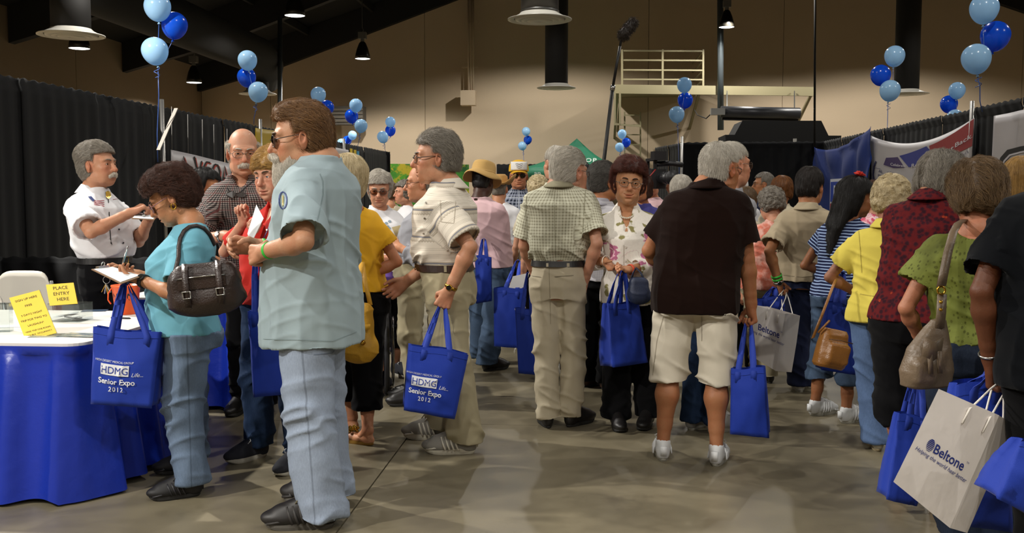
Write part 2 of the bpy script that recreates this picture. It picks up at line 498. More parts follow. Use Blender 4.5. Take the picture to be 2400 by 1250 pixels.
def head_field(sp, Hm, nk, shR, shL, h, s):
    """head, face, ears, neck and upper chest, in head coordinates (y forward, x right, z up)"""
    old, fem = sp.get('old', .6), sp['sex'] == 'f'
    inv = lambda p: Hm['R'].T @ (np.asarray(p) - Hm['c']) / s
    N, SR, SL = inv(nk), inv(shR), inv(shL)
    lo = np.minimum.reduce([np.array((-.11, -.135, -.15)), N - (.09, .10, .10)]); hi = np.maximum.reduce([np.array((.11, .145, .14)), N + (.09, .08, .02)])
    F = Field(lo, hi, h); fw = sp.get('fat', 0.0)
    F.ell(CRAN_C, CRAN_R, 0)
    F.ell((0, .028, -.042), (.056 + .008 * fw - (.004 if fem else 0), .062, .086), .035)
    F.ell((0, -.005, .0), (.069, .075, .07), .03)
    F.ell((0, .066, -.102), (.022 if fem else .026, .022, .018), .025)
    for q in (-1, 1):
        F.ell((q * (.046 + .006 * fw), .008, -.078), (.018, .03, .024), .03)
        F.ell((q * .043, .058, -.026), (.021, .022, .018), .02)
        F.ell((q * .036, .062, -.060), (.020 + .006 * fw, .022, .024), .025)
        F.cone((q * .012, .083, .022), (q * .046, .070, .021), .010, .009, .018)
    if old > .5:
        for q in (-1, 1): F.ell((q * .036, .048, -.093), (.014, .02, .016), .02)
    if fw > .4: F.ell((0, .042, -.118), (.045, .04, .022), .03)
    # sockets
    for q in (-1, 1): F.ell((q * .0315, .100, -.001), (.021, .020, .0135), .014, op='sub')
    # eyelids around the ball with a slit
    for q in (-1, 1):
        c = np.array((q * .0315, .0715, -.001))
        F.ell(c, (.0165, .0150, .0140), .006)
        o = sp.get('eye_open', .0035)
        F.ell(c + (0, .020, -.0012), (.0135, .018, o), .002, op='sub')
        if old > .5: F.ell((q * .032, .078, -.018), (.015, .007, .006), .008)
    nz = sp.get('nose', 1.0)
    F.cone((0, .083, .012), (0, .083 + .024 * nz, -.032), .0085, .0125 * (.9 if fem else 1.05), .012)
    F.ell((0, .086 + .022 * nz, -.036), (.0125, .012, .010), .008)
    for q in (-1, 1): F.ell((q * .0125, .094, -.039), (.0085, .0115, .0085), .007)
    for q in (-1, 1): F.ell((q * .0065, .101, -.047), (.0036, .006, .004), .003, op='sub')
    # mouth
    F.ell((0, .068, -.070), (.034, .024, .030), .02)
    mo = sp.get('mouth_open', 0.0)
    F.cone((-.018, .083, -.0655), (.018, .083, -.0655), .0065, .0065, .008)
    F.cone((-.015, .084, -.0795 - mo), (.015, .084, -.0795 - mo), .0075, .0075, .008)
    F.ell((0, .098, -.0725 - mo * .5), (.026, .016, .0018 + mo), .003, op='sub')
    sm = sp.get('smile', 0.0)
    for q in (-1, 1):
        F.cone((q * .018, .105, -.038), (q * (.033 + .006 * sm), .092, -.066), .006, .006, .008, op='sub')
        F.ell((q * .024, .095, -.0725 + .006 * sm), (.006, .010, .002), .004, op='sub')
    F.ell((0, .092, -.092), (.020, .008, .005), .008, op='sub')
    # ears
    er = sp.get('ear', 1.0)
    for q in (-1, 1):
        Re = rot3(0, 0, 0) @ np.array(Matrix.Rotation(R(-q * 22), 3, 'Z') @ Matrix.Rotation(R(12), 3, 'X'))
        c = np.array((q * .079, -.010, -.010))
        F.ell(c, (.008, .019 * er, .033 * er), .006, Re)
        F.ell(c + (q * .008, .004, .004), (.006, .010, .018), .005, Re, op='sub')
        F.ell(c + (-q * .002, .004, -.028 * er), (.006, .009, .010), .006)
    # neck
    base = np.array((0, -.022, -.07)); rn = (.047 if fem else .056) + .008 * fw
    F.cone(base, N + (0, 0, .01), rn, rn * 1.08, .03)
    if not fem: F.ell((0, .012 + .25 * N[1], -.135), (.014, .016, .018), .02)
    for q in (-1, 1):      # neck cords
        F.cone((q * .05, -.02, -.08), N + np.array((q * .012, .045, .0)), .012, .010, .025)
    mid = (SR + SL) / 2
    for S in (SR, SL): F.cone(N + (0, -.002, .004), N + (S - N) * .75, rn * .72, .030, .04)
    ch = mid * .5 + N * .5
    F.ell(ch + Hm['R'].T @ np.array((0, .0, -.055)), (.105, .062, .075), .05)
    return F

def strands(name, F, P, flow, n, length, rad, mat, parent, tf, lift=.002, jit=.35, k=6, seed=1):
    """hair strands that follow the surface of field F; P candidate roots; flow(points, normals) -> directions"""
    rg = np.random.default_rng(seed)
    if len(P) == 0: return
    p = P[rg.integers(0, len(P), n)] + rg.normal(0, F.h * .5, (n, 3))
    p = p - F.grad(p) * (F.sample(p))[:, None]
    L = length * rg.uniform(.6, 1.25, n); wob = rg.normal(0, jit, (n, 3)); lf = lift * rg.uniform(.2, 1.8, n)
    pts = np.zeros((n, k, 3)); pts[:, 0] = p
    for i in range(1, k):
        g = F.grad(p); d = flow(p, g) + wob
        d = d - g * np.sum(d * g, 1, keepdims=True); d /= np.maximum(np.linalg.norm(d, axis=1, keepdims=True), 1e-6)
        p = p + d * (L / (k - 1))[:, None]
        g = F.grad(p); dd = F.sample(p)
        p = p - g * np.clip(dd - lf * (i / (k - 1)) ** .7 * 1.5, -.02, .02)[:, None]
        pts[:, i] = p
    pts = tf(pts.reshape(-1, 3))
    hc = bpy.data.hair_curves.new(name)
    hc.add_curves([k] * n)
    hc.points.foreach_set('position', np.ascontiguousarray(pts, dtype=np.float32).ravel())
    rr = np.tile(np.linspace(1, .35, k), n) * rad
    hc.points.foreach_set('radius', rr.astype(np.float32))
    hc.materials.append(mat)
    return link(name, hc, parent)

def hair_field(sp, h):
    hs = sp['hair']; st = hs['style']; fem = sp['sex'] == 'f'
    lo = (-.16, -.19, -.14 if st != 'long' else -.14 - hs.get('len', .35)); hi = (.16, .15, .19)
    if st == 'long': lo = (-.18, -.24, lo[2])
    F = Field(lo, hi, h); x, y, z = F.grids()
    t = hs.get('t', .012); F.ell(CRAN_C, CRAN_R + t, 0)
    zh, yf, zn = hs.get('zh', .072), hs.get('yf', .030), hs.get('zn', -.062)
    ax = np.abs(x)
    if st in ('short', 'fringe', 'curly_short'):
        F.ell((0, -.04, -.02), np.array((.066, .068, .075)) + t * .8, .02)
    if st == 'fringe':   # bald on top, hair round the sides
        zb = hs.get('zb', .035)
        F.clip((z - zb + np.maximum(-(y + .03), 0) * hs.get('back', .35) * -1), .012)
    if st == 'bouffant':
        v = hs.get('vol', .03)
        F.ell((0, -.030, .045), (.082 + v * .7, .098 + v, .082 + v), .03)
        F.ell((0, -.070, -.01), (.075 + v * .5, .055 + v * .6, .08), .03)
        F.ell((0, .035, .085), (.065 + v * .5, .05 + v * .5, .035 + v * .5), .03)
    if st == 'bob':
        v = hs.get('vol', .02); b = hs.get('len', .11)
        F.ell((0, -.025, .03), (.084 + v, .100 + v, .092 + v * .8), .03)
        F.ell((0, -.035, -b * .55), (.082 + v * .9, .070 + v * .8, b * .75), .04)
    if st == 'curly':
        v = hs.get('vol', .03)
        F.ell((0, -.025, .035), (.082 + v, .098 + v, .088 + v * .8), .03)
        F.ell((0, -.055, -.025), (.076 + v * .7, .062 + v * .6, .075), .03)
    if st == 'long':
        v = hs.get('vol', .015); L = hs.get('len', .35)
        F.ell((0, -.02, .03), (.082 + v, .102 + v, .09 + v), .02)
        F.ell((0, -.045, -.06), (.082 + v, .075 + v, .11), .04)
        w = hs.get('w', .085)
        F.loft([(-L, 0, -.115, w * .75, .02, .022, 0), (-L * .55, 0, -.105, w * 1.05, .03, .035, 0), (-.08, 0, -.065, w, .05, .06, 0), (0, 0, -.04, .08, .06, .06, 0)], .03)
        for q in (-1, 1):
            if hs.get('front', 0): F.cone((q * .075, .0, .0), (q * .085, .035, -L * hs['front']), .026, .016, .03)
    for e in hs.get('add', ()): F.ell(e[0], e[1], .03)
    # face opening
    swp = hs.get('temple', .012)
    hl = zh - np.maximum(ax - .03, 0) * swp * 10 + np.maximum(ax - .045, 0) * hs.get('side', .0)
    yfz = yf + np.clip((.02 - z) * hs.get('burn', .0), -.05, .05)
    d = np.maximum(yfz - y, z - hl)
    cut = np.maximum(-d, 0) - np.maximum(d, 0)      # >0 inside the opening
    F.clip(cut, .008)
    if st in ('bob', 'long') or hs.get('bangs'):
        if hs.get('bangs'):
            F.ell((hs.get('bx', 0), .062, .062), (.062, .034, .030 + hs['bangs'] * .3), .012)
    if hs.get('ears', st in ('short', 'fringe')):
        for q in (-1, 1): F.ell((q * .085, .000, -.014), (.035, .030, .040), .008, op='sub')
    if st not in ('long',):
        F.clip(zn - z - np.maximum(y + .06, 0) * hs.get('slope', .5), .01)
    # keep only a shell outside the skull
    inner = Field(lo, hi, h)
    inner.ell(CRAN_C, CRAN_R - .004, 0)
    F.a = np.maximum(F.a, -inner.a)
    return F

def hair_disp(F, hs, seed):
    x, y, z = np.meshgrid(*F.ax, indexing='ij'); m = np.abs(F.a) < .035
    P = np.stack([x[m], y[m], z[m]], 1); am, fq = hs.get('amp', .004), hs.get('freq', 38)
    st = hs.get('grain', (1, 1, .45))
    d = vnoise(P, np.array(st) * fq, seed * 3.1) * am + vnoise(P, np.array(st) * fq * 2.3, seed) * am * .5
    F.a[m] += d.astype(np.float32)

FLOWS = {
    'down': lambda p, g: np.stack([p[:, 0] * 2.0, (p[:, 1] + .02) * 1.5, -.10 - np.maximum(.1 - p[:, 2], 0)], 1) * 8,
    'back': lambda p, g: np.stack([p[:, 0] * 1.0, -np.ones(len(p)), -.25 - 6 * np.maximum(.06 - p[:, 2], 0)], 1),
    'fwd': lambda p, g: np.stack([p[:, 0] * 3.0, np.where(p[:, 1] > -.05, .6, -.3), -.5 - 4 * np.maximum(.06 - p[:, 2], 0)], 1),
    'side': lambda p, g: np.stack([np.sign(p[:, 0] + .03) * 1.0, np.full(len(p), .25), -.3 - 6 * np.maximum(.05 - p[:, 2], 0)], 1),
    'sideback': lambda p, g: np.stack([np.sign(p[:, 0] + .03) * .5, np.full(len(p), -.7), -.3 - 6 * np.maximum(.05 - p[:, 2], 0)], 1),
    'curl': lambda p, g: np.stack([vnoise(p, (45,) * 3, .3), vnoise(p, (45,) * 3, 9.1), vnoise(p, (45,) * 3, 17.7)], 1) * 2.5,
    'long': lambda p, g: np.stack([p[:, 0] * .6, (p[:, 1]) * .5, -np.ones(len(p))], 1),
}

def add_hand(F, wr, d, n, thumb, s, pose, k=.010):
    """wrist, direction of the knuckles, palm normal, thumb side (unit vectors); pose: dict of curls"""
    d, n, t = unit(d), unit(n), unit(thumb)
    L = .088 * s
    kn = [(.030, .0, 1.0), (.010, .004, 1.03), (-.011, .002, 1.0), (-.030, -.006, .93)]
    ln = [.072, .080, .075, .058]
    cu = pose.get('curl', (25, 35, 25)); sp_ = pose.get('spread', 3)
    tips = []
    for i, ((sx, _, ll), fl) in enumerate(zip(kn, ln)):
        w0 = wr + t * sx * s * .45 + d * .012 * s
        K = wr + t * sx * s + d * L * ll - n * .002
        F.cone(w0, K, .0155 * s, .0125 * s, k)
        c = cu[i] if hasattr(cu[0], '__len__') else cu
        ang = 0; p = K; dd = rot_about(d, n, R(0)); dirv = unit(d + t * (1.5 - i) * math.sin(R(sp_)))
        for j, (fr, rr) in enumerate(((.46, .0092), (.31, .0084), (.23, .0076))):
            ang += c[j]
            ax = np.cross(dirv, n)
            v = rot_about(dirv, ax, R(ang))
            q = p + v * fl * fr * s
            F.cone(p, q, rr * s * 1.04, rr * s * .96, .004 if j else .007)
            p = q
        tips.append(p)
    # thumb leaves the side of the palm near its base
    tc = pose.get('thumb', (35, 20, 25))
    b = wr + t * .022 * s + d * .022 * s + n * .006 * s
    v = unit(t * math.sin(R(tc[0])) * 1.15 + d * math.cos(R(tc[0])) + n * math.sin(R(pose.get('oppose', 25))))
    p1 = b + v * .042 * s
    F.cone(b, p1, .0155 * s, .0120 * s, .010)
    v2 = unit(v + d * .3 - t * math.sin(R(tc[1])) + n * math.sin(R(tc[1])) * .4); p2 = p1 + v2 * .032 * s
    F.cone(p1, p2, .0110 * s, .0098 * s, .005)
    v3 = unit(v2 - t * math.sin(R(tc[2])) + n * .1); p3 = p2 + v3 * .025 * s
    F.cone(p2, p3, .0098 * s, .0082 * s, .004)
    F.ell(wr + d * .042 * s + n * .006 * s, np.array((.033, .033, .016)) * s, .012, np.stack([t, d, n], 1))
    return wr + d * L * .98 + n * .022 * s, tips
POSE = {
    'relax': dict(curl=(22, 32, 22), thumb=(28, 12, 12), oppose=18),
    'fist': dict(curl=(68, 88, 58), thumb=(30, 45, 45), oppose=45),
    'grip': dict(curl=(62, 84, 52), thumb=(32, 40, 35), oppose=45),
    'hold': dict(curl=((38, 42, 20), (42, 46, 24), (48, 50, 28), (54, 55, 30)), thumb=(40, 25, 15), oppose=55),
    'pinch': dict(curl=((48, 50, 25), (55, 55, 30), (62, 65, 35), (68, 70, 40)), thumb=(38, 30, 10), oppose=60),
    'flat': dict(curl=(8, 10, 8), thumb=(30, 8, 5), oppose=12),
}

M_BODY = [(.80, .160, .100, .115), (.88, .172, .108, .130), (.96, .170, .105, .122), (1.03, .162, .104, .105), (1.10, .156, .108, .098), (1.20, .163, .115, .102),
          (1.30, .176, .124, .110), (1.37, .184, .116, .112), (1.42, .176, .092, .104), (1.455, .135, .072, .088), (1.48, .088, .060, .072), (1.53, .060, .055, .060)]
F_BODY = [(.80, .172, .100, .122), (.88, .184, .108, .138), (.96, .172, .104, .118), (1.03, .150, .100, .095), (1.10, .138, .102, .088), (1.19, .146, .120, .092),
          (1.27, .156, .142, .098), (1.34, .162, .120, .100), (1.40, .158, .088, .096), (1.445, .118, .064, .082), (1.475, .072, .052, .066), (1.53, .050, .047, .052)]

def cloth_noise(V, Nn, amp, seed, low=None, fz=2.2, horiz=None):
    """folds: long drapes along z, finer ridges, and cross wrinkles where horiz is high"""
    P = V.astype(np.float32); rg = lambda f, o, sh=1.6: (1 - np.abs(vnoise(P + .025 * vnoise(P, (8, 8, 8), o + 7)[:, None], f, o))) ** sh * 2 - 1
    w = np.ones(len(P)) if low is None else low
    a = vnoise(P, (6, 6, fz), seed * 1.7)
    b = rg((9, 9, fz * 1.3), seed * 2.3 + 5, 3.0)
    c = vnoise(P, (26, 26, 15), seed + 3.3)
    d = w * (.7 * a + .75 * b) + .16 * c
    if horiz is not None:
        D = P.copy(); D[:, 2] += .45 * D[:, 0] + .25 * D[:, 1]
        e = (1 - np.abs(vnoise(D, (5, 5, 17), seed * 1.3 + 2))) ** 3 * 2 - .8
        d = d + horiz * .95 * e
    return V + Nn * (amp * d)[:, None]

class Person: pass

def person(sp):
    """build one figure from its description; returns joints and grips in world space"""
    sex = sp['sex']; fem = sex == 'f'; H = sp['H']; s = H / 1.75; g = sp.get('g', 1.0); belly = sp.get('belly', .02); res = sp.get('res', 1.0)
    d0 = sp['d']; org = W(sp['px'], 450, d0); org.z = 0
    yaw = R(sp['face']) + YAW + math.atan((1200 - sp['px']) / FPX)     # face: turn relative to the line of sight
    M = Matrix.Translation(org) @ Matrix.Rotation(yaw, 4, 'Z'); Mi = M.inverted()
    loc = lambda px, py, dd=0.0: np.array(Mi @ W(px, py, d0 + dd))
    root = empty('person', org, yaw, sp['label'], 'person')
    if sp.get('group'): root['group'] = sp['group']
    if sp.get('name'): root.name = sp['name']
    out = Person(); out.root = root; out.M = M; out.s = s; out.loc = loc; out.sp = sp
    seed = sp.get('seed', sum(ord(c) for c in sp['label']) % 97)
    skin = sp.get('skin_m') or skin_mat('skin_' + sp.get('skin', 'c98f6e').lstrip('#'), sp.get('skin', 'c98f6e'))
    # ---- skeleton
    hs_ = s * sp.get('hsc', 1.0)
    hy, hp, hr = sp.get('head_rot', (0, 0, 0))
    HR = rot3(hy, hp, hr)
    if 'head' in sp:                     # pixel of the middle of the head (between crown and chin) and depth offset
        hx = sp['head']; hc = loc(*hx)
        hc = hc - HR @ np.array((0, .0, -.0)) * hs_
    else: hc = np.array((0, .03 * s, H - .125 * hs_))
    Hm = dict(R=HR, c=hc)
    nk = hc + HR @ np.array((0, -.028, -.105)) * hs_ + np.array((0, -.020, -.055)) * s
    if 'neck' in sp: nk = loc(*sp['neck'])
    sy = R(sp.get('sh_yaw', 0)); sw = sp.get('sw', .152 if fem else .176) * s * (1 + (g - 1) * .2)
    tilt = sp.get('sh_tilt', 0.0)
    sx = np.array((math.cos(sy), math.sin(sy), 0))
    shR = nk + sx * sw + np.array((0, 0, -.084 * s - tilt)); shL = nk - sx * sw + np.array((0, 0, -.084 * s + tilt))
    L1, L2 = sp.get('ua', .300) * s, sp.get('fa', .250) * s
    arms = {}
    for side, S, q in (('R', shR, 1), ('L', shL, -1)):
        A = sp.get('arm' + side, {})
        if 'w' in A: T = loc(*A['w'])
        elif 'l' in A: T = np.array(A['l']) * s
        else: T = S + np.array((q * .10 * g, .05, -.535)) * s
        hint = A.get('hint', (q * .35, -1, -.25))
        E, T = ik(S, T, L1, L2, hint)
        fd = unit(T - E)
        hd = unit(fd + np.asarray(A.get('bend', (0, 0, 0)), float))
        if 'hd' in A: hd = unit(A['hd'])
        pn = np.asarray(A.get('palm', (-q, .15, 0)), float); pn = unit(pn - hd * (pn @ hd))
        th = np.cross(hd, pn) * q
        arms[side] = dict(S=S, E=E, T=T, fd=fd, hd=hd, pn=pn, th=th, A=A, q=q)
    # feet
    feet = {}
    for side, q in (('R', 1), ('L', -1)):
        f = sp.get('foot' + side)
        if f is None: p = np.array((q * .105 * s, .02, 0)); fy = -q * 10
        else:
            p = np.array(Mi @ G(f[0], f[1])) if len(f) < 4 else np.array(Mi @ W(f[0], f[1], d0 + f[3])); p[2] = 0; fy = f[2] if len(f) > 2 and f[2] is not None else -q * 10
        a = R(fy); fwd = np.array((-math.sin(a), math.cos(a), 0))
        feet[side] = dict(p=p, fwd=fwd, ank=p - fwd * .055 * s + np.array((0, 0, .085 * s)), yaw=fy)
    hipc = (feet['R']['p'] + feet['L']['p']) / 2 * .5; hipc = np.array((hipc[0], hipc[1] - .01, .0))
    if 'hip' in sp: hipc = np.array(sp['hip'])
    # ---- torso profile, bent from the hips to the neck
    T0 = F_BODY if fem else M_BODY
    zc = .80 * s; kz = (nk[2] + .0 * s - zc) / ((1.475 - .80) * s)
    def tz(z): return zc + (z * s - zc) * kz
    hip_yaw = R(sp.get('hip_yaw', 0))
    def center(z):
        t = np.clip((z - tz(.95)) / max(nk[2] - tz(.95), .05), 0, 1.25)
        t2 = t * t * (3 - 2 * np.minimum(t, 1)) if sp.get('curve', 1) else t
        t2 = .45 * t + .55 * t2
        c0 = np.array((hipc[0], hipc[1])); c1 = np.array((nk[0], nk[1] + .018 * s))
        return c0 + (c1 - c0) * t2, hip_yaw + (sy - hip_yaw) * min(t, 1)
    def profile(ease, drape=False, z0=None, z1=None, gx=1.0, hang=.99):
        rows = []
        for z, a, bf, bb in T0:
            zz = tz(z)
            bel = belly * math.exp(-((z - 1.07) / .11) ** 2) + sp.get('bust', 0) * math.exp(-((z - 1.27) / .06) ** 2)
            tor = 1 if z < 1.40 else .0
            gg = 1 + (g - 1) * (1 if z < 1.36 else .45)
            e = ease(z) if callable(ease) else ease
            rows.append([zz, a * s * gg * gx + e, bf * s * gg + bel + e, bb * s * gg + e])
        rows = np.array(rows)
        if drape:
            for c in (1, 2, 3):
                for i in range(len(rows) - 6, -1, -1):
                    rows[i, c] = max(rows[i, c], rows[i + 1, c] * hang)
        res_ = []
        for r in rows:
            (cx, cy), ro = center(r[0]); res_.append([r[0], cx, cy, r[1], r[2], r[3], ro])
        T = np.array(res_)
        def at(z): return np.array([z] + [np.interp(z, T[:, 0], T[:, c]) for c in range(1, 7)])
        if z0 is not None or z1 is not None:
            a_, b_ = (z0 if z0 is not None else T[0, 0]), (z1 if z1 is not None else T[-1, 0])
            if a_ < T[0, 0]:
                x0 = T[0].copy(); x0[0] = a_; T = np.vstack([x0, T])
            T = np.vstack([at(a_), T[(T[:, 0] > a_ + 1e-4) & (T[:, 0] < b_ - 1e-4)], at(b_)])
        return T
    out.profile, out.tz = profile, tz
    # ---- skin: one mesh made of head, trunk, arms with hands, legs
    tints = []
    Vs, Fs, base = [], [], 0
    def put(V, Fq, tint=None):
        nonlocal base
        Vs.append(V); Fs.append(Fq + base); base += len(V)
        tints.append(np.ones((len(V), 4), np.float32) if tint is None else tint)
    hh = sp.get('hvox', .0036) * res
    if not sp.get('nohead'):
        HF = head_field(sp, Hm, nk, shR, shL, hh / s, hs_)
        V, Fq = HF.mesh()
        tt = np.ones((len(V), 4), np.float32)
        def blob(c, r, col, amt=1.0):
            dd = np.sqrt((((V - np.asarray(c)) / np.asarray(r)) ** 2).sum(1)); w = np.clip(1.6 - dd, 0, 1) * amt
            tt[:, :3] = tt[:, :3] * (1 - w[:, None]) + tt[:, :3] * np.asarray(col) * w[:, None]
        lip = sp.get('lip', (.82, .62, .60) if not fem else (.80, .42, .45)); mo = sp.get('mouth_open', 0)
        blob((0, .088, -.0665), (.020, .012, .0045), lip, .8); blob((0, .088, -.080 - mo), (.018, .012, .006), lip, .8)
        if mo > .002: blob((0, .085, -.073 - mo * .5), (.020, .014, mo), (.25, .12, .12), 1)
        rd = sp.get('ruddy', .5)
        for q in (-1, 1):
            blob((q * .043, .075, -.032), (.025, .025, .022), (1, .80, .78), rd); blob((q * .082, -.01, -.01), (.02, .03, .04), (1, .78, .74), rd)
            blob((q * .0315, .085, -.004), (.020, .02, .013), (.86, .76, .74), .6)
        blob((0, .108, -.036), (.018, .02, .016), (1, .78, .74), rd)
        if sp.get('stubble'): blob((0, .05, -.09), (.07, .06, .05), (.80, .80, .82), .5 * sp['stubble'])
        V2 = (V * hs_) @ HR.T + hc
        put(V2, Fq, tt)
    # trunk, coarse (under the clothes)
    tb = profile(-.008, z0=.80 * s, z1=nk[2] - .012 * s)
    vx = .014 * res
    BF = Field((tb[:, 1].min() - .3, tb[:, 2].min() - .3, .76 * s), (tb[:, 1].max() + .3, tb[:, 2].max() + .32, nk[2] + .06), vx)
    BF.loft(tb, 0)
    V, Fq = BF.mesh(); put(V, Fq); n_trunk = base
    grips = {}
    av = sp.get('avox', .0052) * res
    for side, a in arms.items():
        if a['A'].get('hide'): continue
        S, E, T, q = a['S'], a['E'], a['T'], a['q']; gr = s * (1 + (g - 1) * .35) * sp.get('armg', 1.0)
        P = np.array([S, E, T, T + a['hd'] * .2 * s]); AF = Field(P.min(0) - .09, P.max(0) + .09, av)
        fm = .86 if fem else 1.0
        AF.cone(S, S + (E - S) * .35, .038 * gr * fm, .045 * gr * fm, 0)
        AF.cone(S + (E - S) * .35, E, .045 * gr * fm, .036 * gr * fm, .02)
        m = E + (T - E) * .28
        AF.cone(E, m, .036 * gr * fm, .038 * gr * fm, .008); AF.cone(m, E + (T - E) * .78, .039 * gr * fm, .030 * gr * fm, .02); AF.cone(E + (T - E) * .78, T, .030 * gr * fm, .027 * gr * fm, .012)
        pose = a['A'].get('pose', 'relax'); pose = POSE[pose] if isinstance(pose, str) else pose
        AF.cone(T - a['fd'] * .01, T + a['hd'] * .03 * s, .026 * gr * fm, .022 * s * fm, .02)
        gp, tips = add_hand(AF, T, a['hd'], a['pn'], a['th'], s * (.92 if fem else 1.04), pose)
        V, Fq = AF.mesh()
        tt = np.ones((len(V), 4), np.float32)
        w = np.clip(1 - (np.linalg.norm(V - (T + a['hd'] * .1 * s), axis=1) / .13), 0, 1)
        tt[:, 1] -= .10 * w; tt[:, 2] -= .10 * w
        put(V, Fq, tt)
        grips[side] = M @ Vector(gp); a['tips'] = [M @ Vector(t) for t in tips]
    # legs
    n_leg = base; bot = sp['bottom']; btype = bot['type']
    hipj = {sd: np.array((hipc[0] + q * .088 * s * g, hipc[1], .90 * s)) for sd, q in (('R', 1), ('L', -1))}
    ch, sh = math.cos(hip_yaw), math.sin(hip_yaw)
    for sd, q in (('R', 1), ('L', -1)):
        hipj[sd] = np.array((hipc[0] + q * .088 * s * g * ch, hipc[1] + q * .088 * s * g * sh, .90 * s))
        kn, _ = ik(hipj[sd], feet[sd]['ank'], .415 * s, .405 * s, np.array((-math.sin(R(feet[sd]['yaw'] * .7 + 0)), 1, 0)) + 0)
        feet[sd]['knee'] = kn
    bare = btype in ('shorts', 'capri')
    for sd in ('R', 'L'):
        if bot.get('hide'): break
        f = feet[sd]; hj, kn, an = hipj[sd], f['knee'], f['ank']
        P = np.array([hj if not bare else kn + (hj - kn) * .35, kn, an, an + f['fwd'] * .05]); LF = Field(P.min(0) - .13, P.max(0) + .1, (.007 if bare else .016) * res)
        if bare:
            cl = sp.get('calf', 1.0); bk = -np.array((f['fwd'][0], f['fwd'][1], 0))
            top = kn + (hj - kn) * .35
            LF.cone(top, kn, .078 * s * cl, .056 * s * cl, 0)
            LF.ell(kn - bk * .01, np.array((.05, .055, .06)) * s * cl, .03)
            c1 = kn + (an - kn) * .32 + bk * .018
            LF.cone(kn, c1, .053 * s * cl, .058 * s * cl, .03); LF.cone(c1, kn + (an - kn) * .72, .057 * s * cl, .038 * s * cl, .03)
            LF.cone(kn + (an - kn) * .7, an, .039 * s, .034 * s, .02)
            LF.cone(an, f['p'] + np.array((0, 0, .035)), .032 * s, .03 * s, .015)
        else:
            LF.cone(hj, kn, .07 * s, .05 * s, 0); LF.cone(kn, an, .046 * s, .032 * s, .02)
        V, Fq = LF.mesh(); put(V, Fq)
    V = np.concatenate(Vs); Fq = np.concatenate(Fs)
    bodyV, bodyF = V, Fq
    out.arms, out.feet, out.grips, out.Hm, out.hs = arms, feet, grips, Hm, hs_
    tohead = lambda P: (np.asarray(P) * hs_) @ HR.T + hc
    out.tohead = tohead
    # ---- trousers, shorts, skirts
    wz = tz(sp.get('waist', 1.035)); out.wz = wz
    e0 = bot.get('ease', .014)
    T = profile(e0, z0=.80 * s, z1=wz)
    PF = Field((T[:, 1].min() - .42, T[:, 2].min() - .42, .0), (T[:, 1].max() + .42, T[:, 2].max() + .42, wz + .03), bot.get('vox', .010) * res)
    allp = np.array([feet[k]['ank'] for k in 'RL'] + [feet[k]['knee'] for k in 'RL'])
    lo = np.minimum(np.minimum(allp.min(0) - .16, [T[:, 1].min() - .26, T[:, 2].min() - .26, 0]), [9, 9, 0]); hi = np.maximum(allp.max(0) + .16, [T[:, 1].max() + .26, T[:, 2].max() + .26, wz + .03]); hi[2] = wz + .03
    PF = Field(lo, hi, bot.get('vox', .010) * res)
    PF.loft(T, 0, 2.3)
    wt, wk, wa = bot.get('w', (.098, .080, .074))
    zend = bot.get('hem', .055) * s
    for sd, q in (('R', 1), ('L', -1)):
        f = feet[sd]; hj, kn, an = hipj[sd], f['knee'], f['ank']
        gg = 1 + (g - 1) * .8
        PF.cone(hj + (0, 0, .0), kn, wt * s * gg, wk * s * gg, .035)
        low = an + (an - kn) * .12
        PF.cone(kn, low, wk * s * gg, wa * s * gg, .03)
    PF.clip(zend - PF.grids()[2], 0)
    # hollow hem
    V, Fq = PF.mesh(); Nn = vnormals(V, Fq)
    knz = (feet['R']['knee'][2] + feet['L']['knee'][2]) / 2
    zr = V[:, 2]
    hz = .9 * np.exp(-((zr - knz) / .12) ** 2) + 1.3 * np.exp(-((zr - zend) / .13) ** 2) * (btype not in ('shorts',)) + .9 * np.exp(-((zr - .82 * s) / .08) ** 2) + .25
    V = cloth_noise(V, Nn, bot.get('fold', .008), seed + 11, np.full(len(V), .75), bot.get('fz', 2.0), hz)
    V[:, 2] = np.maximum(V[:, 2], zend - .004)
    cen = np.where(V[:, :1] - hipc[0] > 0, [hipj['R'][:2]], [hipj['L'][:2]])
    t_ = np.clip((V[:, 2:3] - .08) / .8, 0, 1)
    ankc = np.where(V[:, :1] - hipc[0] > 0, [feet['R']['ank'][:2]], [feet['L']['ank'][:2]])
    cxy = cen * t_ + ankc * (1 - t_)
    ang = np.arctan2((V[:, 1] - cxy[:, 1]), (V[:, 0] - cxy[:, 0]) * np.where(V[:, 0] > hipc[0], 1, -1))
    pat = np.stack([ang * .09, V[:, 2], np.where(V[:, 0] > hipc[0], 1, 0)], 1)
    pn_ = {'jeans': 'jeans', 'pants': 'trousers', 'shorts': 'shorts', 'capri': 'capri_trousers'}[btype]
    pantsV, pantsF, pantsN = V, Fq, Nn
    out.hipc, out.hipj = hipc, hipj
    # ---- top
    top = sp['top']; mt = top['m']
    tuck = top.get('tuck', False); ez = top.get('ease', .020)
    hem = wz - .015 if tuck else tz(top.get('hem', .86))
    if 'hem_px' in top: hem = loc(*top['hem_px'])[2]
    T = profile((lambda z: ez * (1.0 if z < 1.38 else .55)) if not tuck else (lambda z: .012 + ez * (.9 if 1.08 < z < 1.38 else .1)), drape=not tuck, z0=hem, z1=tz(1.505), gx=top.get('gx', 1.0), hang=top.get('hang', .985))
    tv = top.get('vox', .0085) * res
    lo = np.array((T[:, 1].min() - .30, T[:, 2].min() - .30, hem - .03)); hi = np.array((T[:, 1].max() + .30, T[:, 2].max() + .30, nk[2] + .08))
    sl = top.get('sleeve', .62)
    ends = {}
